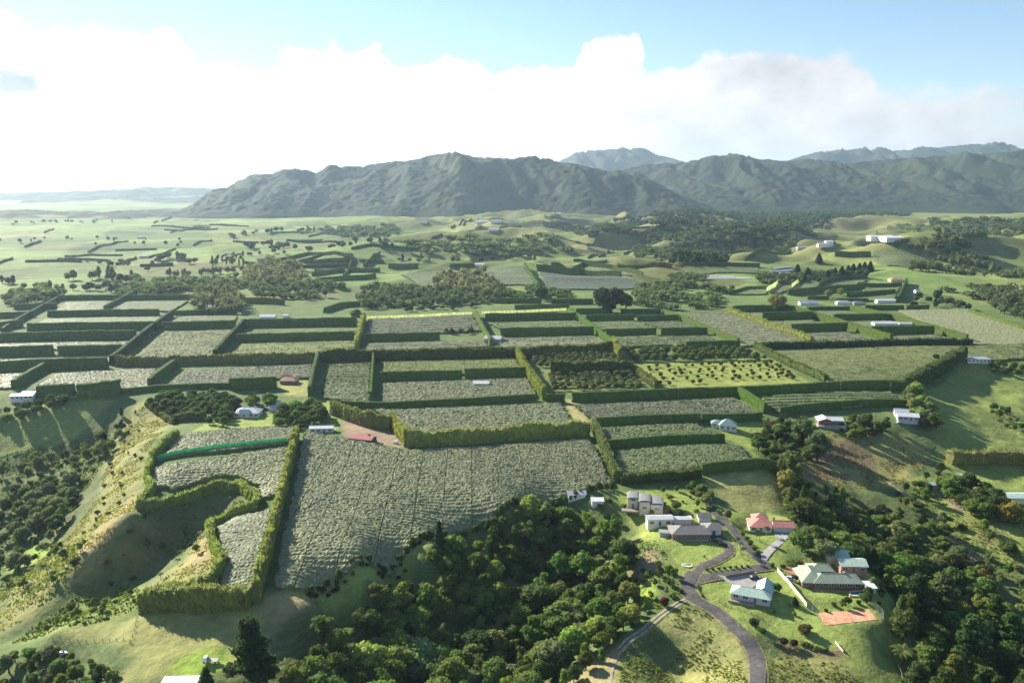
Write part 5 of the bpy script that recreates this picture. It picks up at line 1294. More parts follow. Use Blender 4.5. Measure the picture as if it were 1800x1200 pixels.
mass('woodland', 'grey-brown willow wood below the plateau orchards', [([(770,490),(790,478),(850,475),(870,490),(880,510),(830,515),(765,510)], 9, (10, 16))], 201, (0.213, 0.219, 0.119))
mass('woodland', 'dark mixed wood beyond the white net line', [([(620,510),(680,500),(760,508),(880,512),(870,528),(740,535),(640,538)], 8, (7, 12)), ([(440,500),(520,490),(600,500),(610,515),(540,522),(450,520)], 9, (6, 11))], 202, (0.0894, 0.126, 0.0585))
mass('woodland', 'brown bare-branched wood left of the far terraces', [([(420,495),(440,470),(470,455),(530,470),(545,500),(500,495),(440,500)], 9, (9, 15))], 203, (0.181, 0.181, 0.1))
mass('woodland', 'brownish trees beyond the dim left terraces', [([(330,545),(350,515),(395,505),(425,520),(425,545),(380,548)], 8, (10, 17))], 204, (0.15, 0.163, 0.0875))
mass('woodland', 'scrubby orchard trees on the slope below the plateau', [([(1120,500),(1190,495),(1260,505),(1270,535),(1180,540),(1110,530)], 8, (5, 9))], 205, (0.122, 0.163, 0.0731))
mass('woodland', 'dark pine wood below the hilltop farmhouse', [([(1170,450),(1250,440),(1280,455),(1260,465),(1180,462)], 9, (11, 17)), ([(1390,492),(1420,474),(1540,470),(1550,480),(1480,488),(1440,492)], 8, (6, 10))], 206, (0.052, 0.0877, 0.0455))
mass('woodland', 'dark wooded valley across the middle right distance', [([(1000,405),(1080,400),(1200,410),(1300,412),(1420,402),(1440,418),(1330,432),(1200,432),(1130,420),(1040,415)], 14, (10, 16))], 207, (0.0731, 0.111, 0.0553))
mass('woodland', 'long dark plantation below the right hills', [([(1080,388),(1140,380),(1300,378),(1430,375),(1590,372),(1600,378),(1450,390),(1300,396),(1150,396)], 15, (14, 20))], 208, (0.0553, 0.091, 0.0488))
mass('woodland', 'mixed woods at the right edge of the valley', [([(1590,480),(1620,460),(1660,455),(1720,450),(1780,460),(1800,490),(1750,480),(1650,480)], 10, (10, 16)), ([(1720,520),(1760,510),(1810,515),(1810,560),(1760,545)], 9, (8, 13)), ([(1570,430),(1620,426),(1700,430),(1715,450),(1640,445)], 10, (8, 14)), ([(1640,430),(1700,400),(1800,395),(1800,410),(1720,412)], 14, (8, 14))], 209, (0.101, 0.13, 0.065))
mass('woodland', 'dark scrub in the folds of the rolling hills', [([(990,400),(1090,392),(1110,405),(1030,415)], 13, (6, 10)), ([(1210,412),(1330,415),(1390,425),(1280,440),(1220,435)], 12, (7, 12))], 210, (0.0894, 0.122, 0.0585))

mass('woodland', 'scrubby dark trees along the foot of the far left terraces', [([(200,500),(300,492),(420,485),(440,500),(330,512),(210,515)], 9, (6, 11)), ([(0,525),(60,505),(120,508),(100,522),(30,535)], 9, (7, 12))], 211, (0.122, 0.163, 0.0731))
mass('woodland', 'dark clumps among the plateau orchards', [([(1110,440),(1180,436),(1200,452),(1130,455)], 10, (8, 13)), ([(1180,485),(1200,480),(1290,500),(1285,512),(1200,500)], 8, (6, 10)), ([(860,505),(920,500),(1000,510),(1000,522),(880,520)], 8, (6, 10)), ([(1330,485),(1400,480),(1410,494),(1340,497)], 8, (6, 10))], 212, (0.0975, 0.139, 0.0617))
mass('woodland', 'sparse scrub in the folds of the central rolling pastures', [([(700,420),(800,415),(980,410),(1000,440),(850,450),(720,440)], 26, (5, 9)), ([(560,400),(690,396),(700,410),(600,415)], 20, (7, 12))], 214, (0.0938, 0.125, 0.0562))
mass('woodland', 'scattered trees on the rolling right pastures', [([(1640,500),(1720,500),(1790,510),(1760,530),(1690,515)], 15, (6, 11)), ([(1580,395),(1700,385),(1800,380),(1800,395),(1650,405)], 24, (8, 14)), ([(1150,425),(1400,415),(1400,425),(1180,436)], 20, (7, 12))], 213, (0.0975, 0.13, 0.065))
far_row([(150,460),(300,470),(420,452),(520,445)], 30, (8, 14), 'mixed hedgerow tree scattered across the left plain paddocks', 'plain paddock trees', FD + FB, 25, 106, 1.1)
far_row([(560,440),(620,432),(700,440)], 16, (9, 15), 'dark tree above the far terraces', 'trees above the far terraces', FD, 14, 107, 1.2)

# hedgerows that divide the far left plain
rgh = np.random.default_rng(333)
for i in range(52):
    x, y = (rgh.uniform(-10, 640), rgh.uniform(392, 478)) if i < 34 else (rgh.uniform(690, 1150), rgh.uniform(395, 460)); l = rgh.uniform(30, 110)
    a, b_ = ((x, y), (x + l, y + rgh.uniform(-3, 3))) if rgh.random() < .6 else ((x, y), (x + l * .45, y - l * .16))
    hedge('D', [a, b_], 0, '', h=rgh.uniform(3, 5.5), name='hedgerow', col=(.07, .10, .042))
for o_ in [o for o in COL.objects if o.name.startswith('hedgerow')]:
    lf = o_.location.x < -40
    tag(o_, 'thin dark hedgerow dividing the far left plain' if lf else 'thin dark hedgerow on the central rolling pasture', 'hedgerow', 'hedgerows of the far plain' if lf else 'hedgerows of the rolling pasture')
for g_ in ('hedgerows of the far plain', 'hedgerows of the rolling pasture'): number_from_left([o for o in COL.objects if o.get('group') == g_])
# ------------------------------------------------------------------ roads, paving, lawns' hard edges
M['asphalt'] = mat_plain('asphalt', (.105, .10, .095), .9, .18, .6, .2)
M['gravel'] = mat_plain('gravel', (.33, .29, .22), .95, .2, .5, .1)
M['dirt'] = mat_plain('track_dirt', (.36, .29, .20), .95, .2, .5, .1)
M['concrete'] = mat_plain('concrete', (.36, .34, .32), .85, .12, .5, .2)
M['terracotta'] = mat_plain('terracotta_paving', (.47, .27, .18), .85, .2, .8, .2)
def strip(name, pts, width, mat, lift=.10, step=2.0):
    c, ln = resample(np.array([P(*q)[:2] for q in pts]), step)
    for _ in range(2): c[1:-1] = .25 * c[:-2] + .5 * c[1:-1] + .25 * c[2:]
    t = np.gradient(c, axis=0); t /= np.linalg.norm(t, axis=1)[:, None]; nr = np.stack([-t[:, 1], t[:, 0]], 1); n = len(c)
    offs = [(-.5, -.5), (-.5, lift), (-.17, lift + .03), (.17, lift + .03), (.5, lift), (.5, -.5)]
    V = []
    for o, l in offs:
        q = c + nr * o * width; V.append(np.column_stack([q, hm(q[:, 0], q[:, 1]) + l]))
    V = np.stack(V, 1); z = V[:, 1:5, 2].mean(1)                    # graded level across
    V[:, 1:5, 2] = .6 * V[:, 1:5, 2] + .4 * z[:, None] + .04; k = len(offs)
    i = (np.arange(n - 1)[:, None] * k + np.arange(k - 1)[None]).ravel()
    if mat is M['asphalt']: strip('road_verge', pts, width + 1.7, M['verge'], lift - .08, step)
    return tag(link(name, mesh(name, V.reshape(-1, 3), np.stack([i, i + k, i + k + 1, i + 1], 1), mats=[mat])), kind='structure')
M['verge'] = mat_plain('verge_soil', (.23, .20, .11), .95, .35, .7, .1)
strip('road', [(1246,884),(1259,903),(1277,919),(1299,943),(1320,967),(1337,985),(1350,994)], 4.3, M['asphalt'])
strip('road', [(1352,995),(1320,1000),(1276,1009),(1240,1014),(1212,1022)], 4.6, M['asphalt'], .13)
strip('driveway', [(1256,940),(1272,950),(1283,960),(1283,971),(1262,984),(1235,995),(1216,1012)], 3.6, M['asphalt'], .11)
strip('road', [(1220,1006),(1211,1020),(1207,1036),(1220,1054),(1258,1072),(1293,1102),(1318,1128),(1330,1152),(1333,1180),(1331,1225)], 5.2, M['asphalt'], .16)
strip('dirt_track', [(1210,1050),(1190,1058),(1160,1078),(1125,1108),(1095,1130),(1082,1146)], 1.0, M['gravel'], .12)
strip('dirt_track', [(1214,1053),(1194,1062),(1164,1083),(1130,1113),(1100,1136),(1086,1152),(1075,1180),(1072,1210)], 1.0, M['gravel'], .12)
strip('driveway', [(1340,983),(1352,968),(1366,955),(1378,944)], 3.6, M['concrete'], .14)
strip('dirt_track', [(1560,845),(1575,858),(1600,875),(1620,884)], 2.2, M['dirt'])
strip('dirt_track', [(1668,848),(1660,856),(1680,875),(1700,885)], 1.4, M['dirt'])
strip('dirt_track', [(923,466),(935,485),(948,508)], 4.0, M['gravel'], .3)
strip('dirt_track', [(1605,455),(1625,470)], 4, M['gravel'], .3)
strip('dirt_track', [(95,704),(138,696),(145,698),(160,702)], 2.0, M['dirt'])
strip('farm_lane', [(995,708),(1015,728),(1038,748)], 2.5, M['dirt'])

def slab(name, poly, mat, lift=.14, level=False, label=None):
    w = world_poly(poly); g = np.array([float(hm(*q)) for q in w])
    if level: g[:] = g.max()
    n = len(w); c = w.mean(0)
    V = [(*q, z + lift) for q, z in zip(w, g)] + [(*q, z - 1.5) for q, z in zip(w, g)] + [(*c, g.mean() + lift)]
    F3 = [(i, (i + 1) % n, 2 * n) for i in range(n)]; F4 = [(n + i, n + (i + 1) % n, (i + 1) % n, i) for i in range(n)]
    return tag(link(name, mesh(name, V, F4, F3, mats=[mat])), label, kind='structure')
slab('paving', [(1262,1011),(1276,1014),(1322,1008),(1335,1012),(1340,1024),(1320,1034),(1290,1030)], M['concrete'], .35)
slab('paving', [(1375,1001),(1405,990),(1415,1003),(1432,1032),(1448,1040),(1432,1038),(1412,1012),(1390,1010)], M['terracotta'], .35)
slab('paving', [(1470,992),(1490,988),(1500,1003),(1485,1007)], M['terracotta'], .35)
slab('paving', [(1488,1040),(1522,1034),(1532,1047),(1528,1052),(1494,1049)], M['terracotta'], .45, True)
slab('paving', [(1362,935),(1394,938),(1392,947),(1372,950),(1362,944)], M['concrete'], .3)
slab('paving', [(1236,944),(1262,936),(1275,946),(1262,952),(1242,950)], M['asphalt'], .3)

# ------------------------------------------------------------------ buildings
def mat_roof(name, col, ribs=1.2, rough=.5, spec=.4):
    m, nt, b, out = newmat(name); L = nt.links.new
    tc = N(nt, 'ShaderNodeTexCoord'); n = N(nt, 'ShaderNodeTexNoise'); n.inputs['Scale'].default_value = .9; n.inputs['Detail'].default_value = 6; L(tc.outputs['Object'], n.inputs['Vector'])
    mr = N(nt, 'ShaderNodeMapRange'); L(n.outputs['Fac'], mr.inputs[0]); mr.inputs[1].default_value = .3; mr.inputs[2].default_value = .7
    L(mixc(nt, mr.outputs[0], tuple(c * .82 for c in col), tuple(min(c * 1.12, .95) for c in col)), b.inputs['Base Color'])
    b.inputs['Roughness'].default_value = rough; b.inputs['Specular IOR Level'].default_value = spec
    w = N(nt, 'ShaderNodeTexWave'); w.inputs['Scale'].default_value = ribs; w.inputs['Distortion'].default_value = .0; L(tc.outputs['Object'], w.inputs['Vector'])
    bp = N(nt, 'ShaderNodeBump'); bp.inputs['Strength'].default_value = .35; bp.inputs['Distance'].default_value = .06; L(w.outputs['Fac'], bp.inputs['Height']); L(bp.outputs[0], b.inputs['Normal'])
    return m
RM = {k: mat_roof('roof_' + k, c) for k, c in dict(olive=(.33, .385, .28), teal=(.40, .52, .45), coral=(.55, .235, .19), grey=(.23, .215, .20), white=(.62, .63, .64), slate=(.20, .22, .22), zinc=(.24, .245, .24), red=(.33, .075, .07), brick=(.42, .17, .10), mint=(.42, .52, .44), silver=(.42, .45, .46), orange=(.6, .3, .18), green=(.26, .36, .32)).items()}
WM = {k: mat_plain('wall_' + k, c, .8, .08, 1.5) for k, c in dict(white=(.74, .73, .70), cream=(.60, .55, .45), brick=(.26, .13, .10), grey=(.40, .39, .37), brown=(.20, .15, .11), dark=(.09, .085, .08), terracotta=(.42, .24, .17), lilac=(.5, .48, .58)).items()}
M['glass'] = mat_plain('window_glass', (.03, .04, .05), .12, .1, 1, .8)
M['frame'] = mat_plain('window_frame', (.72, .72, .70), .6, .05)
M['dark'] = mat_plain('dark_trim', (.05, .05, .05), .7, .1)

def roof_mesh(w, d, h, rise, kind, ov=.55, th=.16):
    X, Y = w / 2 + ov, d / 2 + ov; mb = MB(); ax = w >= d
    a, b = (X, Y) if ax else (Y, X)
    run = b if kind == 'hip' else 0
    e = h - rise * ov / (b if b else 1) * .9
    def pt(u, v, z): return (u, v, z) if ax else (-v, u, z)
    if kind in ('hip', 'gable'):
        rx = max(a - run, .02)
        for s in (1, -1):
            for dz in (0,):
                q = [pt(-a, -b * s, e), pt(a, -b * s, e), pt(rx, 0, h + rise), pt(-rx, 0, h + rise)]
                q2 = [(p[0], p[1], p[2] + th) for p in q]
                mb.add(q + q2, [(0, 1, 2, 3), (7, 6, 5, 4), (0, 4, 5, 1), (1, 5, 6, 2), (3, 7, 4, 0)] if s < 0 else [(3, 2, 1, 0), (4, 5, 6, 7), (1, 5, 4, 0), (2, 6, 5, 1), (0, 4, 7, 3)])
        if kind == 'hip':
            for s in (1, -1):
                q = [pt(a * s, -b, e), pt(a * s, b, e), pt(rx * s, 0, h + rise)]; q2 = [(p[0], p[1], p[2] + th) for p in q]
                mb.add(q + q2, [(0, 3, 4, 1)] if s < 0 else [(0, 1, 4, 3)], [(3, 4, 5)] if s > 0 else [(5, 4, 3)])
    elif kind == 'mono':
        q = [(-X, -Y, h), (X, -Y, h), (X, Y, h + rise), (-X, Y, h + rise)]; q2 = [(p[0], p[1], p[2] + th) for p in q]
        mb.add(q + q2, [(3, 2, 1, 0), (4, 5, 6, 7), (0, 1, 5, 4), (1, 2, 6, 5), (2, 3, 7, 6), (3, 0, 4, 7)])
    elif kind == 'barrel':
        n = 9; V = []
        for i in range(n + 1):
            t = pi * i / n; u = -cos(t); z = h + rise * sin(t) ** .8
            for p in ((u * a if False else u * X, -Y), (u * X, Y)): V += [(p[0], p[1], z), (p[0], p[1], z + th)]
        F = []
        for i in range(n):
            o, q = i * 4, i * 4 + 4
            F += [(o + 1, q + 1, q + 3, o + 3), (o, o + 2, q + 2, q), (o, q, q + 1, o + 1), (o + 2, o + 3, q + 3, q + 2)]
        F += [(0, 1, 3, 2), (n * 4, n * 4 + 2, n * 4 + 3, n * 4 + 1)]
        mb.add(V, F)
    return mb

def wall_mesh(w, d, h, rise, kind, z0=-2.2):
    mb = MB().box(-w / 2, w / 2, -d / 2, d / 2, z0, h)
    if kind == 'gable':
        if w >= d:
            for s in (1, -1): x0, x1 = s * w / 2 - .1, s * w / 2 + .0; mb.add([(x1, -d / 2, h), (x1, d / 2, h), (x1, 0, h + rise), (x0, -d / 2, h), (x0, d / 2, h), (x0, 0, h + rise)], [(0, 3, 5, 2), (1, 2, 5, 4)], [(0, 1, 2), (3, 5, 4)])
        else:
            for s in (1, -1): y0, y1 = s * d / 2 - .1, s * d / 2; mb.add([(-w / 2, y1, h), (w / 2, y1, h), (0, y1, h + rise), (-w / 2, y0, h), (w / 2, y0, h), (0, y0, h + rise)], [(0, 3, 5, 2), (1, 2, 5, 4)], [(0, 1, 2), (3, 5, 4)])
    if kind == 'mono': mb.add([(-w/2,-d/2,h),(w/2,-d/2,h),(w/2,d/2,h),(-w/2,d/2,h),(w/2,d/2,h+rise),(-w/2,d/2,h+rise)], [(0,1,4,5),(2,3,5,4)], [(1,2,4),(0,5,3)])
    return mb

FR_ME = {}
def window(root, x, y, z, w, h, face):
    """a framed pane set just proud of a wall; face: 0 front (-y), 1 right (+x), 2 left (-x)"""
    k = (round(w, 2), round(h, 2))
    if k not in FR_ME:
        f = MB()
        f.box(-w/2-.1, w/2+.1, -.06, 0, -.1, 0); f.box(-w/2-.1, w/2+.1, -.06, 0, h, h+.1); f.box(-w/2-.1, -w/2, -.06, 0, 0, h); f.box(w/2, w/2+.1, -.06, 0, 0, h)
        if w > 1.4: f.box(-.05, .05, -.055, 0, 0, h)
        FR_ME[k] = (f.me('window_frame', [M['frame']]), MB().box(-w/2, w/2, -.03, 0, 0, h).me('pane', [M['glass']]))
    o = link('window', FR_ME[k][0], root, loc=(x, y, z), rz=(0, pi / 2, -pi / 2)[face])
    link('pane', FR_ME[k][1], o); return o

def building(name, label, px, py, rot, wings, wall, roof, cat='house', win=True, group=None, base=None, chimney=None, deck=None, door=True, lift=0.0):
    p = P(px, py); root = link(name, None, loc=(p[0], p[1], p[2] + lift), rz=radians(rot))
    zs = []
    for i, g in enumerate(wings):
        x, y, w, d, h, rise, kind = g[:7]; op = g[7] if len(g) > 7 else {}
        ca, sa = cos(radians(rot)), sin(radians(rot))
        zs.append(float(hm(p[0] + x * ca - y * sa, p[1] + x * sa + y * ca)))
        ro = RM[op.get('roof', roof)]; wa = WM[op.get('wall', wall)]; r2 = radians(op.get('rot', 0))
        link('wall', wall_mesh(w, d, h, rise, kind).me('wall', [wa]), root, loc=(x, y, 0), rz=r2)
        ov = op.get('ov', .55)
        rf = link('roof', roof_mesh(w, d, h, rise, kind, ov).me('roof', [ro]), root, loc=(x, y, .002 * i), rz=r2)
        if kind in ('hip', 'gable') and cat == 'house':
            a = w / 2 if w >= d else d / 2; b_ = min(w, d) / 2 + ov; rx = (a + ov - b_) if kind == 'hip' else a + ov
            if rx > .5:
                c = MB().tube((-rx, 0, h + rise + .15), (rx, 0, h + rise + .15), .13, .13, 6).me('ridge_cap', [ro])
                link('ridge_cap', c, rf, rz=0 if w >= d else pi / 2)
        nf = op.get('storeys', 1)
        if win and not op.get('nowin') and kind != 'flat' and not r2:
            for s in range(nf):
                zz = .9 + s * 2.7
                if zz + 1.2 > h + .3: continue
                k = max(1, int(w / 3.0))
                for j in range(k):
                    wx = x - w / 2 + (j + .5) * w / k
                    if op.get('garage') and s == 0:
                        continue
                    if door and i == 0 and s == 0 and j == k // 2:
                        dr = link('door', MB().box(-.5, .5, -.07, 0, 0, 2.05).me('door', [WM['brown']]), root, loc=(wx, y - d / 2, .05))
                        link('handle', MB().box(.34, .42, -.13, -.07, .98, 1.08).me('handle', [M['dark']]), dr)
                    else: window(root, wx, y - d / 2, zz, min(1.8, w / k * .6), 1.2, 0)
                k2 = max(1, int(d / 4))
                for j in range(k2):
                    wy = y - d / 2 + (j + .5) * d / k2
                    window(root, x + w / 2, wy, zz, 1.4, 1.1, 1); window(root, x - w / 2, wy, zz, 1.4, 1.1, 2)
        if op.get('garage'):
            k = max(1, int(w / 3.4))
            for j in range(k):
                wx = x - w / 2 + (j + .5) * w / k
                gd = link('garage_door', MB().box(-1.3, 1.3, -.06, 0, .05, 2.2).me('garage_door', [M['frame']]), root, loc=(wx, y - d / 2, 0))
                for q in (.55, 1.1, 1.65): link('rib', MB().box(-1.3, 1.3, -.085, -.06, q, q + .04).me('rib', [WM['grey']]), gd)
    root.location.z = max(zs + [p[2]]) + lift + .08
    if base: link('base', MB().box(*base, -2.3, .06).me('base', [M['concrete']]), root)
    if chimney:
        x, y, z = chimney; ch = link('chimney', MB().box(x - .4, x + .4, y - .4, y + .4, .5, z).me('chimney', [WM['brick']]), root)
        link('cap', MB().box(x - .5, x + .5, y - .5, y + .5, z, z + .15).me('cap', [M['concrete']]), ch)
    if deck: link('deck', MB().box(*deck, -.9, .02).me('deck', [M['post']]), root)
    return tag(root, label, cat, group)
B = building
# the houses in the foreground
B('house', 'sprawling olive-green hip-roofed house beside the swimming pool', 1436, 1028, -2, [(-1.8, 5.0, 9.8, 15, 2.5, 2.3, 'hip'), (7.4, 1.2, 19, 8, 2.5, 2.0, 'hip'), (4.5, 11.0, 9, 6.5, 2.5, 1.7, 'hip')], 'brick', 'olive', chimney=(11, 1.5, 5.0))
B('garage', 'pale green roofed garage behind the olive-roofed house', 1495, 1004, -4, [(0, 0, 10.5, 7.5, 2.9, 1.4, 'gable', {'roof': 'mint', 'wall': 'terracotta'}), (-3.5, 7.6, 8.5, 4.5, 2.6, 1.0, 'mono', {'roof': 'mint', 'wall': 'cream', 'nowin': True})], 'terracotta', 'mint', 'garage')
B('house', 'pale teal-roofed house with an angled wing inside the road curve', 1320, 1051, -22, [(0, 0, 14.5, 6.8, 2.5, 1.7, 'hip'), (4.6, 6.2, 5.6, 8.5, 2.5, 1.8, 'gable', {'garage': False})], 'lilac', 'teal', deck=(-8, 2, -5.2, -3.5))
B('house', 'grey-roofed brick house above the numbered lawn', 1211, 940, 1, [(0, 0, 17, 9.5, 2.5, 2.1, 'hip'), (11.2, 3.4, 7.8, 7.5, 2.5, 1.8, 'hip', {'wall': 'dark', 'garage': True})], 'brick', 'grey', base=(-9, 9, -5.4, 0))
B('garden_shed', 'small grey gabled shed behind the grey-roofed brick house', 1237, 913, 0, [(0, 0, 5.5, 4.5, 2.2, 1.2, 'gable', {'nowin': True})], 'white', 'grey', 'shed', win=False)
B('house', 'coral-red roofed white house above the road junction', 1334, 928, -6, [(0, 0, 9.5, 9.5, 2.6, 2.2, 'hip'), (1.5, 7.0, 6.5, 6.5, 2.6, 1.9, 'hip'), (10.6, -.6, 8.8, 6.5, 2.6, 1.7, 'gable', {'garage': True})], 'white', 'coral', chimney=(7.0, 2.5, 4.8))
B('house', 'two-storey grey house with three curved roofs', 1133, 893, -8, [(-5.6, 3.0, 5.0, 8, 4.5, .8, 'barrel', {'storeys': 2, 'ov': .4}), (0, 0.5, 5.2, 9, 4.4, .8, 'barrel', {'storeys': 2, 'ov': .4}), (5.7, -.4, 5.8, 8.5, 3.6, .8, 'barrel', {'storeys': 2, 'ov': .4})], 'cream', 'zinc', deck=(-11, -3, -5.4, -1.4))
B('long_shed', 'long white shed with a pinkish roof behind the grey-roofed house', 1158, 924, 3, [(0, 0, 11.5, 4.6, 3.2, .8, 'gable'), (11, .8, 8, 3.6, 2.4, .5, 'gable', {'nowin': True})], 'white', 'white', 'shed', door=True)
B('garden_shed', 'little white framed pergola shed below the long white shed', 1168, 941, -10, [(0, 0, 4.2, 2.6, 2.0, .5, 'gable', {'nowin': True})], 'grey', 'silver', 'shed', win=False)
B('shed', 'white tunnel house at the head of the foreground bush', 1013, 873, 3, [(0, 0, 8.5, 4.5, 2.0, 1.2, 'gable', {'nowin': True})], 'white', 'white', 'shed', win=False)
B('shed', 'small white lean-to right of the white tunnel house', 1050, 885, 0, [(0, 0, 5.5, 3, 1.8, .6, 'mono', {'nowin': True})], 'white', 'white', 'shed', win=False)
# houses along the right-hand brow
B('house', 'white-roofed brick house on the bank above the brown bowl', 1457, 744, -6, [(-3.2, 0, 8.5, 9, 2.8, 1.5, 'gable'), (4.2, .8, 7.5, 7.5, 2.8, 1.4, 'gable')], 'brick', 'white', base=(-8.5, 9, -7, 0))
B('house', 'white-roofed house with a shaded verandah among trees', 1589, 737, -14, [(1.5, -1.5, 12.5, 7.5, 2.8, 1.6, 'gable'), (-1.0, 5.0, 8, 7, 2.8, 2.4, 'gable')], 'lilac', 'white')
B('house', 'grey-green steep-roofed house beside the narrow vine strip', 1279, 754, -12, [(0, 0, 10.5, 9, 2.8, 3.2, 'hip'), (-6.5, 2.5, 7, 6, 2.6, 1.8, 'hip')], 'white', 'green')
B('house', 'low white hilltop house at the right edge', 1716, 636, 2, [(0, 0, 20, 9, 3.0, 1.2, 'hip'), (-14, 2, 9, 7, 3.0, 1.4, 'gable')], 'white', 'silver')
B('long_shed', 'long pale green-roofed shed at the right edge', 1795, 880, 1, [(0, 0, 24, 8, 3.2, 1.0, 'gable', {'roof': 'mint'})], 'white', 'mint', 'shed', win=False)
B('shed', 'small white roof half hidden among dark trees at right', 1693, 846, -10, [(0, 0, 6, 5, 3.4, 1.4, 'gable', {'nowin': True})], 'white', 'white', 'shed', win=False)
B('farm_shed', 'ruined cream shed in the small farm yard', 1634, 856, -12, [(0, 0, 6.5, 4, 2.2, .9, 'gable', {'nowin': True}), (5.2, .6, 3.5, 3, 1.4, .4, 'mono', {'nowin': True})], 'cream', 'silver', 'shed', win=False)
# homesteads on the left
B('villa', 'white villa with a hipped pale roof and front gable', 437, 730, 1, [(0, 0, 16, 10, 3.0, 2.6, 'hip'), (-1.0, -4.2, 5.5, 4.5, 3.0, 2.0, 'gable')], 'white', 'white', chimney=(-4, 2, 6.0))
B('shed', 'upper grey-white shed behind the villa', 481, 713, -20, [(0, 0, 8, 6, 2.8, 1.4, 'gable', {'nowin': True})], 'white', 'silver', 'shed', win=False)
B('shed', 'lower grey-white shed behind the villa', 486, 721, 4, [(0, 0, 9, 6, 2.6, 1.2, 'gable', {'nowin': True})], 'white', 'silver', 'shed', win=False)
B('cottage', 'small white cottage under the dark trees', 540, 744, 0, [(0, 0, 8, 6.5, 2.6, 1.4, 'gable')], 'white', 'silver')
B('shed', 'tiny white hut behind the small white cottage', 538, 730, 20, [(0, 0, 3.4, 3, 2.0, 1.0, 'gable', {'nowin': True})], 'white', 'white', 'shed', win=False)
B('long_house', 'long low white house at the top of the big field', 566, 758, 4, [(0, 0, 14, 5.5, 2.7, .9, 'gable')], 'white', 'white')
B('house', 'small red-roofed house on a square lawn', 509, 673, -3, [(0, 0, 12, 8.5, 2.6, 2.4, 'hip'), (-3, 4, 6, 6, 2.6, 2.4, 'gable')], 'brown', 'brick')
B('farm_shed', 'dark red roofed open shed in the dirt yard', 637, 776, -18, [(0, 0, 15, 7, 2.6, 1.2, 'gable', {'nowin': True}), (-1.5, 4.5, 6, 6, 2.4, 1.1, 'gable', {'nowin': True})], 'dark', 'red', 'shed', win=False)
B('shed', 'white-roofed shed in the middle of a vine block', 846, 679, 0, [(0, 0, 11, 7, 3.0, 1.2, 'gable', {'nowin': True})], 'white', 'white', 'shed', win=False)
B('house', 'long white-roofed house behind the left hedge', 45, 703, 6, [(-1, 0, 15, 7, 2.6, 1.2, 'gable'), (2, 6.5, 12, 6, 2.6, 1.2, 'gable')], 'white', 'silver')
B('shed', 'flat white-roofed shed at the bottom edge', 320, 1216, 2, [(0, 0, 12.5, 7, 2.6, .5, 'mono', {'nowin': True})], 'white', 'white', 'shed', win=False)
# mid-distance and far buildings
B('packing_shed', 'long blue-grey roofed packing shed at centre', 868, 601, -14, [(0, 0, 16, 14, 4.2, 2.0, 'gable', {'nowin': True})], 'cream', 'silver', 'shed', win=False)
B('long_shed', 'long white-roofed shed between the right diagonal hedges', 1554, 574, 1, [(0, 0, 25, 9, 4, 1.6, 'gable', {'nowin': True})], 'white', 'white', 'shed', win=False)
B('shed', 'small shed right of the long white-roofed shed', 1590, 573, -8, [(0, 0, 13, 8, 3, 1.2, 'gable', {'nowin': True})], 'cream', 'silver', 'shed', win=False)
B('farmhouse', 'white gabled farmhouse left of the cluster by the golden willow', 1418, 536, 2, [(-4, 0, 12, 9, 3, 2.6, 'gable'), (8, 1, 12, 8, 3, 2.4, 'gable')], 'white', 'white', win=False)
B('farmhouse', 'middle white farmhouse of the right cluster', 1482, 535, -3, [(0, 0, 18, 9, 3, 2.2, 'hip')], 'white', 'silver', win=False)
B('farmhouse', 'grey-roofed farmhouse of the right cluster', 1509, 536, 0, [(0, 0, 16, 9, 3, 2.0, 'hip')], 'grey', 'slate', win=False)
B('shed', 'long white shed by the tall cross hedge', 1556, 532, 0, [(0, 0, 24, 8, 3.4, 1.4, 'gable', {'nowin': True})], 'white', 'white', 'shed', win=False)
B('tank_shed', 'small white hut on the slope right of the cross hedge', 1611, 517, 10, [(0, 0, 6, 6, 5, 2, 'gable', {'nowin': True})], 'white', 'white', 'shed', win=False)
B('house', 'orange-roofed house behind the hedged squares', 1576, 494, 0, [(0, 0, 22, 11, 3, 2.4, 'hip')], 'cream', 'orange', win=False)
B('packhouse', 'large white packhouse in the right distance', 1566, 423, 4, [(0, 0, 32, 30, 6, 2, 'gable', {'nowin': True}), (-6, 27, 44, 18, 6, 2, 'gable', {'nowin': True})], 'white', 'white', 'packhouse', win=False)
B('farmhouse', 'white hilltop farmhouse above the pine plantation', 1446, 437, 0, [(0, 0, 20, 9, 3.5, 2.5, 'gable'), (14, 8, 14, 10, 8, 2, 'gable')], 'white', 'white', win=False)
B('farmhouse', 'low cream farmhouse left of the hilltop farmhouse', 1412, 437, 0, [(0, 0, 26, 9, 3, 2, 'hip')], 'cream', 'silver', win=False)
B('shed', 'white shed at the left between dark hedges', 472, 561, 0, [(0, 0, 17, 9, 3.4, 2, 'gable', {'nowin': True})], 'white', 'white', 'shed', win=False)
B('shed', 'tiny white shed right of the left hedge shed', 503, 558, 0, [(0, 0, 6, 5, 2.6, 1, 'gable', {'nowin': True})], 'white', 'white', 'shed', win=False)
B('long_shed', 'long grey-white shed behind the dim left terraces', 378, 543, -2, [(0, 0, 34, 8, 3.4, 1.4, 'gable', {'nowin': True})], 'white', 'silver', 'shed', win=False)
B('shed', 'white shed on top of the dim left terraces', 221, 518, 0, [(0, 0, 15, 7, 3.2, 1.2, 'gable', {'nowin': True})], 'white', 'white', 'shed', win=False)
B('shed', 'white shed behind the grey willows', 842, 468, 0, [(0, 0, 18, 8, 3.2, 1.2, 'gable', {'nowin': True})], 'white', 'white', 'shed', win=False)
B('farmhouse', 'small white house left of the grey willows', 710, 459, 0, [(0, 0, 14, 8, 3, 2, 'hip')], 'white', 'silver', win=False)
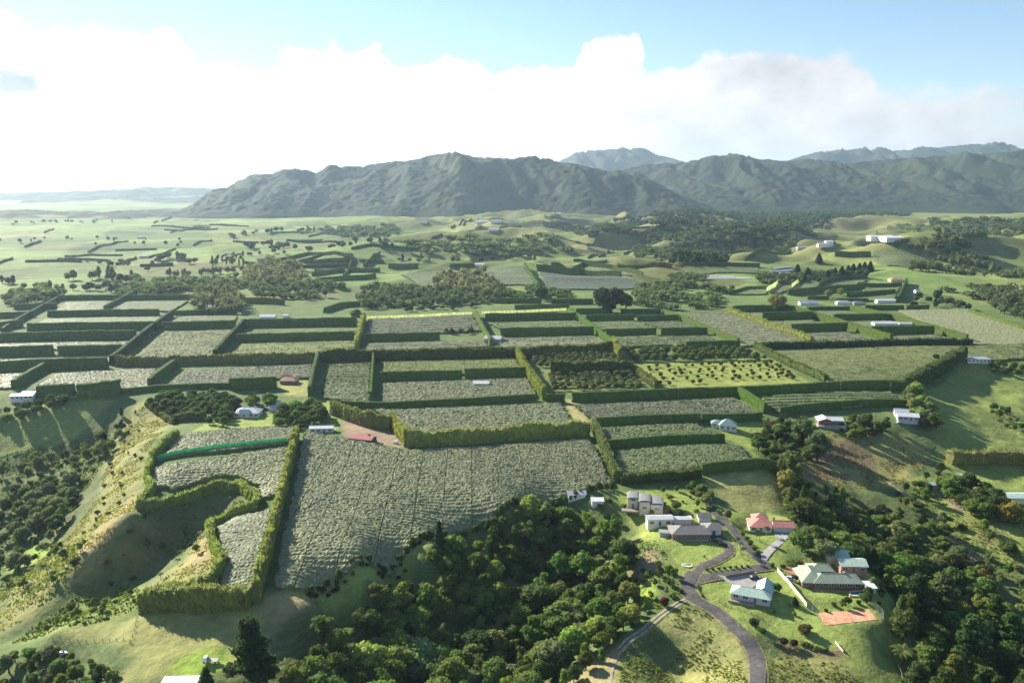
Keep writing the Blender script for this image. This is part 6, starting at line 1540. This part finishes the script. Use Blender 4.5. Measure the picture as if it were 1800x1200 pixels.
B('farmhouse', 'pale farmhouse far below the forested hill', 745, 384+8, 0, [(0, 0, 24, 12, 4, 3, 'hip')], 'white', 'silver', win=False)
B('farm_building', 'left of three far sheds below the forested hill', 848, 392, 0, [(0, 0, 40, 16, 5, 3, 'gable', {'nowin': True})], 'white', 'white', 'shed', win=False)
B('farm_building', 'middle of three far sheds below the forested hill', 872, 391, 0, [(0, 0, 34, 14, 5, 3, 'gable', {'nowin': True})], 'white', 'silver', 'shed', win=False)
B('farm_building', 'right of three far sheds below the forested hill', 902, 389, 0, [(0, 0, 34, 14, 5, 3, 'gable', {'nowin': True})], 'white', 'silver', 'shed', win=False)
B('farm_building', 'white shed on the shoulder of the rolling hills', 868, 405, 0, [(0, 0, 26, 10, 4, 2, 'gable', {'nowin': True})], 'white', 'white', 'shed', win=False)
B('farm_building', 'lone white house under the hill slips', 982, 377, 0, [(0, 0, 30, 14, 5, 3, 'hip')], 'white', 'white', 'house', win=False)
B('farm_building', 'tiny white house at the foot of the right hills', 1507, 372, 0, [(0, 0, 30, 14, 6, 3, 'hip')], 'white', 'white', 'house', win=False)
B('farm_building', 'small white shed at the far right fields', 1688, 402, 0, [(0, 0, 22, 10, 5, 2, 'gable', {'nowin': True})], 'white', 'white', 'shed', win=False)
B('farmhouse', 'tiny farmhouse in the trees of the far left plain', 248, 425-6, 0, [(0, 0, 16, 10, 4, 2, 'hip')], 'grey', 'silver', win=False)
B('farmhouse', 'farmhouse among the dotted trees of the left plain', 255, 453, 0, [(0, 0, 20, 10, 4, 2, 'hip')], 'cream', 'brown' if 'brown' in RM else 'grey', win=False)

# ------------------------------------------------------------------ court, pool, lawn number, fences, screens
def mat_court():
    m, nt, b, out = newmat('clay_court'); L = nt.links.new
    tc = N(nt, 'ShaderNodeTexCoord')
    n = N(nt, 'ShaderNodeTexNoise'); n.inputs['Scale'].default_value = .35; n.inputs['Detail'].default_value = 6; n.inputs['Roughness'].default_value = .7
    mp = N(nt, 'ShaderNodeMapping'); mp.inputs['Scale'].default_value = (1, 2.4, 1); L(tc.outputs['Object'], mp.inputs[0]); L(mp.outputs[0], n.inputs['Vector'])
    mr = N(nt, 'ShaderNodeMapRange', interpolation_type='SMOOTHSTEP'); L(n.outputs['Fac'], mr.inputs[0]); mr.inputs[1].default_value = .42; mr.inputs[2].default_value = .58
    L(mixc(nt, mr.outputs[0], (.55, .19, .08), (.66, .36, .22)), b.inputs['Base Color']); b.inputs['Roughness'].default_value = .9
    return m
def build_court():
    cn = [P(*q) for q in ((1438,1077),(1526,1071),(1542,1089),(1452,1099))]; z = max(c[2] for c in cn) + .14
    o = np.mean(cn, axis=0); o[2] = z; L_ = [c - o for c in cn]
    root = link('tennis_court', None, loc=o)
    V = [(c[0], c[1], 0) for c in L_] + [(c[0], c[1], -2.5) for c in L_]
    link('surface', mesh('court_surface', V, [(3, 2, 1, 0)[::-1], (0, 4, 5, 1), (1, 5, 6, 2), (2, 6, 7, 3), (3, 7, 4, 0)], mats=[mat_court()]), root)
    A, B_, C, D = [np.array(c[:2]) for c in L_]
    def bl(u, v): q = (A * (1 - u) + B_ * u) * (1 - v) + (D * (1 - u) + C * u) * v; return np.array((q[0], q[1], .02))
    W = mat_plain('court_line', (.7, .62, .55), .8, .1)
    for (u0, v0, u1, v1) in ((.1,.14,.9,.14),(.1,.86,.9,.86),(.1,.14,.1,.86),(.9,.14,.9,.86),(.1,.25,.9,.25),(.1,.75,.9,.75),(.3,.25,.3,.75),(.7,.25,.7,.75),(.3,.5,.7,.5)):
        p, q = bl(u0, v0), bl(u1, v1); d = (q - p) / np.linalg.norm(q - p); s = np.array((-d[1], d[0], 0)) * .07
        link('line', mesh('court_line', [p + s, p - s, q - s, q + s], [(0, 1, 2, 3)], mats=[W]), root)
    net = MB(); p, q = bl(.5, .08), bl(.5, .92)
    for t in (0, 1): e = p * (1 - t) + q * t; net.tube(e - (0, 0, .3), e + (0, 0, 1.05), .05, .05, 6)
    net.add([p + (0, 0, .86), q + (0, 0, .86), q + (0, 0, .95), p + (0, 0, .95)], [(0, 1, 2, 3)]); net.tube(p + (0, 0, .45), q + (0, 0, .45), .015, .015, 4); link('net', net.me('net', [M['dark']]), root)
    tag(root, 'orange clay tennis court with worn pale patches', 'tennis court')
build_court()

def fence(label, pts, h, kind, gap=2.5, cat='fence', name='fence'):
    c, ln = resample(np.array([P(*q)[:2] for q in pts]), gap); n = len(c); g = hm(c[:, 0], c[:, 1]); o = np.array((*c[0], g[0]))
    root = link(name, None, loc=o)
    Q = np.column_stack([c, g]) - o
    pm = {'wire': M['post'], 'panel': WM['grey'], 'mesh': WM['grey'], 'wall': WM['brown']}[kind]
    pw = .035 if kind == 'mesh' else .07; pme = MB().box(-pw, pw, -pw, pw, -.4, h).me('post', [pm])
    for q in Q: link('post', pme, root, loc=q)
    if kind in ('panel', 'wall'):
        wm = WM['cream'] if kind == 'panel' else WM['brown']
        for a, b_ in zip(Q[:-1], Q[1:]):
            d = b_ - a; s = np.array((-d[1], d[0], 0)); s = s / np.linalg.norm(s) * .05; u = np.array((0, 0, 1.0))
            V = [a + s, b_ + s, b_ - s, a - s]; V = [v + u * -.3 for v in V] + [v + u * (h - .08) for v in V]
            link('panel', mesh('fence_panel', V, [(0,1,5,4),(1,2,6,5),(2,3,7,6),(3,0,4,7),(4,5,6,7)], mats=[wm]), root)
    else:
        lv = (.35, .7, 1.05) if kind == 'wire' else (.1, .8, 1.5, 2.2, h - .1)
        for l in lv:
            mb = MB()
            for a, b_ in zip(Q[:-1], Q[1:]): mb.tube(a + (0, 0, l), b_ + (0, 0, l), .022 if kind == 'wire' else .02, .022 if kind == 'wire' else .02, 4)
            link('rail', mb.me('rail', [pm]), root)
    return tag(root, label, cat)
fence('pale solid panel fence between the teal-roofed house and the olive-roofed house', [(1366,1003),(1384,1023),(1402,1046),(1418,1067)], 1.9, 'panel')
fence('tall pale wire fence around the tennis court', [(1418,1067),(1432,1080),(1450,1103),(1500,1100),(1550,1094),(1554,1086),(1540,1072),(1524,1060)], 2.8, 'mesh', 3)
fence('thin grey wire fence between the driveway and the upper road', [(1262,916),(1275,933),(1291,955)], 1.1, 'wire', 2.5)
fence('dark retaining fence below the upper road bend', [(1276,1017),(1300,1013),(1325,1008)], 1.6, 'wall')
fence('wire fence along the top of the lower left paddock', [(85,1110),(100,1104),(165,1093),(242,1068)], 1.2, 'wire', 3.5)
fence('wire fence down the right side of the small left paddock', [(243,1080),(236,1112),(228,1130)], 1.2, 'wire', 3.5)
fence('wire fence along the bottom of the small left paddock', [(92,1123),(130,1126),(180,1127),(230,1128)], 1.2, 'wire', 3.5)
fence('wire fence on the bank right of the numbered lawn road', [(1263,1058),(1300,1072),(1330,1083),(1350,1096),(1370,1120)], 1.2, 'wire', 2.5)
fence('wire fence from the road down the rough lower slope', [(1368,1122),(1352,1145),(1347,1170),(1344,1200)], 1.2, 'wire', 3)
fence('wire fence along the lower lawn boundary', [(1370,1122),(1400,1138),(1440,1146),(1478,1148)], 1.2, 'wire', 3)
fence('wire fence along the right paddock edge', [(1563,1110),(1570,1140),(1580,1175),(1590,1205)], 1.2, 'wire', 3)
fence('wire fence left of the numbered lawn', [(1155,945),(1165,965),(1180,985),(1196,1020)], 1.2, 'wire', 3)
fence('farm fence around the dark stock yard on the right hillside', [(1740,778),(1752,760),(1758,748),(1775,745),(1782,752),(1775,780)], 1.6, 'wire', 3)
fence('post and rail fence across the foot of the brown bowl', [(1520,850),(1545,842),(1570,835)], 1.3, 'wire', 3)
fence('white low retaining wall at the end of the lower lawn', [(1468,1129),(1475,1138),(1482,1146)], 1.0, 'panel', 2.5, 'wall', 'retaining_wall')
fence('terracotta-toned low wall on the inside of the road curve', [(1227,1028),(1226,1038),(1233,1048)], .9, 'wall', 2.0, 'wall', 'retaining_wall')

def build_pool():
    cn = [P(*q) for q in ((1492,1042),(1522,1040),(1524,1049),(1495,1048))]; z = max(float(hm(*world_poly([q])[0])) for q in ((1488,1040),(1522,1034),(1532,1047),(1494,1049))) + .52
    o = np.mean(cn, axis=0); o[2] = z; root = link('swimming_pool', None, loc=o); L_ = [(c - o)[:2] for c in cn]
    m, nt, b, out = newmat('pool_water'); b.inputs['Base Color'].default_value = (.01, .16, .15, 1); b.inputs['Roughness'].default_value = .08
    link('water', mesh('pool_water', [(*q, .02) for q in L_], [(3, 2, 1, 0)[::-1]], mats=[m]), root)
    for i in range(4):
        a, b_ = np.array(L_[i]), np.array(L_[(i + 1) % 4]); mb = MB(); d = (b_ - a) / np.linalg.norm(b_ - a); s = np.array((-d[1], d[0])) * .3
        V = [(*(a - d * .3 + s), -.3), (*(b_ + d * .3 + s), -.3), (*(b_ + d * .3 - s), -.3), (*(a - d * .3 - s), -.3)]; V = V + [(v[0], v[1], .06) for v in V]
        mb.add(V, [(0,1,5,4),(1,2,6,5),(2,3,7,6),(3,0,4,7),(4,5,6,7),(7,6,5,4)]); link('coping', mb.me('coping', [WM['cream']]), root)
    tag(root, 'small teal swimming pool with a pale rim beside terracotta paving', 'swimming pool')
build_pool()
B('pool_house', 'small white pool shelter beside the swimming pool', 1527, 1038, 0, [(0, 0, 3.4, 4.5, 2.3, .5, 'mono', {'nowin': True})], 'white', 'white', 'shelter', win=False)

def build_number():
    p = P(1208, 993); root = link('number_disc', None, loc=(p[0], p[1], p[2] + .16))
    n = 28; t = np.arange(n) * 2 * pi / n
    V = [(cos(a) * 2.35, sin(a) * 1.75, 0) for a in t] + [(cos(a) * 2.35, sin(a) * 1.75, -.6) for a in t] + [(0, 0, 0)]
    link('disc', mesh('disc', V, [(i, i + n, (i + 1) % n + n, (i + 1) % n) for i in range(n)], [(i, (i + 1) % n, 2 * n) for i in range(n)], mats=[mat_plain('white_stone', (.62, .60, .54), .9, .15, 2)]), root)
    for i in range(n):
        if i % 2 == 0:
            link('stone', (STONE := MB().box(-.16, .16, -.16, .16, -.1, .18).me('stone', [WM['white']])), root, loc=(cos(t[i]) * 2.35, sin(t[i]) * 1.75, 0), rz=t[i])
    cu = bpy.data.curves.new('number', 'FONT'); cu.body = '3382'; cu.size = 1.55; cu.align_x = 'CENTER'; cu.align_y = 'CENTER'; cu.extrude = .03; cu.offset = .03
    tmp = bpy.data.objects.new('tmp', cu); COL.objects.link(tmp)
    dg = bpy.context.evaluated_depsgraph_get(); me = bpy.data.meshes.new_from_object(tmp.evaluated_get(dg)); bpy.data.objects.remove(tmp)
    me.materials.clear(); me.materials.append(mat_plain('number_paint', (.12, .10, .08), .9, .1)); link('number', me, root, loc=(0, 0, .05))
    tag(root, 'oval white stone disc with a dark house number on the lawn', 'sign')
build_number()

def screen(label, pts, h, col, lean=0, name='windbreak_screen', bays=12, sway=.15):
    c, ln = resample(np.array([P(*q)[:2] for q in pts]), 1.0); n = max(2, bays + 1); t = np.linspace(0, len(c) - 1, n).astype(int); c = c[t]; g = hm(c[:, 0], c[:, 1])
    o = np.array((*c[0], g[0])); root = link(name, None, loc=o); Q = np.column_stack([c, g]) - o
    m = mat_foliage('cloth_' + name, .35, .7, .2, .4, .0)
    pme = MB().box(-.08, .08, -.08, .08, -.3, h + .3).me('post', [M['post']])
    for q in Q: link('post', pme, root, loc=q)
    for a, b_ in zip(Q[:-1], Q[1:]):
        k = 5; V = []
        d = b_ - a; s = np.array((-d[1], d[0], 0)) / (np.linalg.norm(d) + 1e-6)
        for i in range(k):
            f = i / (k - 1); w = math.sin(pi * f) * sway
            for z in (.25, h): V.append(a + d * (.02 + .96 * f) + s * w + np.array((0, 0, z)))
            V.append(V[-2] + s * .04); V.append(V[-2] + s * .04)
        F = []
        for i in range(k - 1):
            p, q = i * 4, i * 4 + 4
            F += [(p, q, q + 1, p + 1), (p + 3, q + 3, q + 2, p + 2), (p + 1, q + 1, q + 3, p + 3)]
        link('cloth', mesh('cloth', V, F, mats=[m]), root, color=col)
    return tag(root, label, 'windbreak')
screen('bright green cloth windbreak across the left vine field', [(277,811),(350,797),(430,787),(505,780)], 3.6, (.07, .46, .33), bays=14)
screen('left of two white cloth screens on the mid-distance orchard', [(1347,515),(1358,508),(1368,500)], 7.5, (.85, .87, .88), bays=5)
screen('right of two white cloth screens on the mid-distance orchard', [(1391,508),(1400,501),(1408,494)], 7.5, (.85, .87, .88), bays=5)
screen('long thin white net line above the centre orchards', [(645,561),(700,559),(830,553)], 3.4, (.82, .80, .74), bays=14)
screen('long white net line right of the short hedge at centre', [(846,552),(920,550),(996,546)], 3.4, (.82, .80, .74), bays=12)

# glasshouse rows and bale-white covers
def cover(label, pts, w, h, col, name='cover_row'):
    c, ln = resample(np.array([P(*q)[:2] for q in pts]), 6.0); n = len(c); t = np.gradient(c, axis=0); t /= np.linalg.norm(t, axis=1)[:, None]; nr = np.stack([-t[:, 1], t[:, 0]], 1); g = hm(c[:, 0], c[:, 1])
    V = []; k = 7
    for i in range(k):
        a = pi * i / (k - 1); q = c - nr * cos(a) * w / 2; V.append(np.column_stack([q, g + sin(a) * h]))
    V = np.stack(V, 1).reshape(-1, 3); i = (np.arange(n - 1)[:, None] * k + np.arange(k - 1)[None]).ravel()
    o = V.mean(0); o[2] = 0
    return tag(link(name, mesh(name, V - o, np.stack([i, i + k, i + k + 1, i + 1], 1), mats=[M['frame']]), loc=o), label, 'tunnel house', 'cloche rows')
for i, (a, b_) in enumerate((((1207,485),(1290,487)), ((1212,489),(1318,491)), ((1358,473),(1390,470)), ((1352,478),(1392,475)), ((1350,481),(1392,480)))):
    cover(['upper', 'lower', 'topmost right', 'middle right', 'lowest right'][i] + ' pale cloche row in the mid-distance field', [a, b_], 5, 2.2, None)

# ------------------------------------------------------------------ vehicles
CARM = {k: mat_plain('paint_' + k, c, .3, .04, 1, .6) for k, c in dict(white=(.75, .76, .78), dark=(.03, .035, .045), silver=(.45, .46, .47), blue=(.12, .16, .25)).items()}
M['tyre'] = mat_plain('tyre', (.02, .02, .02), .9, .1); M['rim'] = mat_plain('wheel_rim', (.4, .4, .4), .4, .05)
def wheelset(root, xs, yw, r=.32):
    ty = MB(); n = 14; t = np.arange(n) * 2 * pi / n
    V = [(cos(a) * r, -.11, sin(a) * r) for a in t] + [(cos(a) * r, .11, sin(a) * r) for a in t] + [(0, -.11, 0), (0, .11, 0)]
    ty.add(V, [(i, (i + 1) % n, (i + 1) % n + n, i + n) for i in range(n)], [((i + 1) % n, i, 2 * n) for i in range(n)] + [(i + n, (i + 1) % n + n, 2 * n + 1) for i in range(n)])
    tm = ty.me('tyre', [M['tyre']]); rm = MB().tube((0, -.125, 0), (0, .125, 0), r * .55, r * .55, 10).me('rim', [M['rim']])
    for x in xs:
        for y in (-yw, yw):
            w = link('wheel', tm, root, loc=(x, y, r)); link('rim', rm, w)
def car(label, px, py, rot, paint, kind='car', off=.0):
    p = P(px, py); root = link('parked_car' if kind == 'car' else 'flatbed_truck', None, loc=(p[0], p[1], p[2] + .1 + off), rz=radians(rot)); pm = CARM[paint]
    if kind == 'car':
        prof = [(-2.1, .45), (-2.12, .85), (-1.5, .98), (-.95, 1.42), (.55, 1.45), (1.25, 1.0), (2.0, .86), (2.15, .6), (2.1, .4)]
        V = [(x, -.85 * (1 if z < 1.05 else .82), z) for x, z in prof] + [(x, .85 * (1 if z < 1.05 else .82), z) for x, z in prof]; n = len(prof); mb = MB()
        cc = [(0, 0 - .85, .5), (0, .85, .5)]
        mb.add(V + cc, [(i, i + n, (i + 1) % n + n, (i + 1) % n) for i in range(n)], [(i, (i + 1) % n, 2 * n) for i in range(n)] + [((i + 1) % n + n, i + n, 2 * n + 1) for i in range(n)])
        link('body', mb.me('car_body', [pm]), root)
        for s in (-1, 1):
            link('window', mesh('side_window', [(-1.3, s * .80, 1.05), (.95, s * .80, 1.05), (.45, s * .735, 1.38), (-.9, s * .735, 1.38)], [(0, 1, 2, 3)], mats=[M['glass']]), root)
            link('headlight', MB().box(2.06, 2.16, s * .55 - .18, s * .55 + .18, .62, .78).me('headlight', [M['frame']]), root)
        link('windscreen', mesh('windscreen', [(.62, -.66, 1.435), (.62, .66, 1.435), (1.22, .74, 1.05), (1.22, -.74, 1.05)], [(0, 3, 2, 1)], mats=[M['glass']]), root)
        wheelset(root, (-1.3, 1.3), .8)
    else:
        link('cab', MB().box(.9, 2.6, -.95, .95, .55, 1.3).add([(.9,-.95,1.3),(2.55,-.95,1.3),(2.55,.95,1.3),(.9,.95,1.3),(.95,-.85,2.15),(2.05,-.85,2.15),(2.05,.85,2.15),(.95,.85,2.15)], [(0,1,5,4),(1,2,6,5),(2,3,7,6),(3,0,4,7),(4,5,6,7)]).me('cab', [pm]), root)
        link('windscreen', mesh('windscreen', [(2.54, -.8, 1.36), (2.54, .8, 1.36), (2.10, .72, 2.08), (2.10, -.72, 2.08)], [(0, 1, 2, 3)], mats=[M['glass']]), root)
        link('tray', MB().box(-2.9, .8, -1.05, 1.05, .85, 1.0).box(-2.9, -2.8, -1.05, 1.05, 1.0, 1.4).box(.7, .8, -1.05, 1.05, 1.0, 1.7).me('tray', [WM['grey']]), root)
        wheelset(root, (-1.9, 1.8), .85, .4)
    return tag(root, label, 'car' if kind == 'car' else 'truck')
car('dark car parked on the concrete behind the teal-roofed house', 1325, 1018, 10, 'dark', off=.3)
car('white flatbed truck parked on the lime grass beside the pine', 370, 1164, 178, 'white', 'truck')
car('white car half hidden in the scrub at the bottom left', 107, 1152, 35, 'white')
car('dark car at the garage of the grey-roofed house', 1262, 953, -20, 'dark', off=.3)
car('silver car in front of the right white-roofed house', 1581, 744, 5, 'silver')
car('white car at the right end of the dirt yard', 697, 780, -30, 'white')
car('dark car behind the red-roofed open shed', 655, 776, -15, 'dark')
car('silver car beside the pale boundary fence', 1389, 1019, -40, 'silver')
car('white car beside the packing shed garden', 842, 578, 0, 'white')

# ------------------------------------------------------------------ rough pasture: tussocks and rank grass on the slopes
def rough(name, label, polys, dens, size, col, seed):
    rg = np.random.default_rng(seed); mb = MB()
    for poly in polys:
        w = world_poly(poly); x0, y0 = w.min(0); x1, y1 = w.max(0); n = int((x1 - x0) * (y1 - y0) * dens)
        X, Y = rg.uniform(x0, x1, n), rg.uniform(y0, y1, n); k = inpoly(X, Y, w) & (fbm(X / 9, Y / 9, seed, 3) + rg.uniform(-.12, .12, n) > .47); X, Y = X[k], Y[k]; n = len(X)
        if not n: continue
        s = size * rg.uniform(.5, 1.5, n); Z = hm(X, Y)
        for j in range(3):
            a = rg.uniform(0, pi, n); dx, dy = np.cos(a) * s * .6, np.sin(a) * s * .6; lx, ly = rg.normal(0, .3, n) * s, rg.normal(0, .3, n) * s
            Q = np.stack([np.stack([X - dx, Y - dy, Z - .15], 1), np.stack([X + dx, Y + dy, Z - .15], 1), np.stack([X + dx * .5 + lx, Y + dy * .5 + ly, Z + s * .75], 1), np.stack([X - dx * .6 + lx, Y - dy * .6 + ly, Z + s * .9], 1)], 1)
            mb.add(Q.reshape(-1, 3), np.arange(n * 4).reshape(-1, 4))
    tag(link(name, mb.me(name, [M['leaf']]), color=col), label, 'grass', kind='stuff')
rough('rough_grass', 'dry tussocky grass on the left spur and gully sides', [[(255,712),(300,748),(255,800),(250,890),(180,985),(60,1085),(0,1110),(0,1040),(100,960),(160,890),(200,790),(225,735)], [(368,935),(395,985),(330,1040),(250,1055),(220,1085),(320,985)]], 1.3, .42, (0.269, 0.256, 0.096), 901)
rough('rough_grass', 'rank green growth in the left valley and small gully', [[(0,960),(110,950),(150,990),(60,1080),(0,1060)], [(20,1130),(60,1098),(220,1025),(255,1040),(240,1072),(100,1108)], [(300,960),(420,880),(440,880),(380,925),(310,985)], [(0,800),(100,785),(190,745),(200,790),(120,900),(0,960)]], .8, .6, (0.141, 0.192, 0.0576), 902)
rough('rough_grass', 'rough grass on the slopes inside the curving road', [[(1200,1065),(1245,1078),(1300,1130),(1315,1210),(1090,1215),(1090,1150),(1140,1100)], [(1350,1170),(1380,1140),(1480,1148),(1530,1215),(1350,1215)]], 1.6, .45, (0.218, 0.237, 0.0768), 903)
rough('rough_grass', 'dry bracken and rough grass in the brown bowl', [[(1400,795),(1450,758),(1500,772),(1600,765),(1640,800),(1600,850),(1480,862),(1400,848)]], .8, .5, (0.256, 0.211, 0.096), 904)
rough('rough_grass', 'rank grass among the trees of the right slope', [[(1600,880),(1660,870),(1720,900),(1800,960),(1800,1040),(1700,980),(1640,930)]], .8, .5, (0.192, 0.218, 0.0768), 905)
rough('rough_grass', 'weedy bank growth beside the earth slip', [[(1110,960),(1150,950),(1180,985),(1205,1045),(1160,1070),(1115,1070)]], 1.6, .45, (0.192, 0.256, 0.064), 906)
# slim poles standing at the field edges
POLE = MB().tube((0, 0, -.4), (0, 0, 7.5), .16, .11, 6).box(-.8, .8, -.06, .06, 6.9, 7.05).me('pole', [M['bark_pale']])
for i, (x, y) in enumerate(((1192,700),(1302,694),(1378,691),(1477,688),(842,708),(1565,688))):
    p = P(x, y); tag(link('utility_pole', POLE, loc=(p[0], p[1], p[2]), rz=.1), ['pale pole at the left end of the long dark hedge', 'pale pole beside the bright green clipped hedge', 'pale pole above the open vine rows, left', 'pale pole above the open vine rows, centre', 'pale pole below the white shed block', 'pale pole at the right end of the long dark hedge'][i], 'pole', 'field edge poles')

# things that still read alike are told apart by their order in the view
same = {}
for o in COL.objects:
    if o.parent is None and o.get('category') and o.get('label'): same.setdefault(o['label'], []).append(o)
for lb, os_ in same.items():
    if len(os_) > 1 and len(lb.split()) <= 13:
        os_.sort(key=lambda o: o.location.x / max(o.location.y, 1))
        for i, o in enumerate(os_): o['label'] = lb + (', left one' if i == 0 else ', right one' if i == len(os_) - 1 else ', ' + ordinal(i + 1) + ' one')
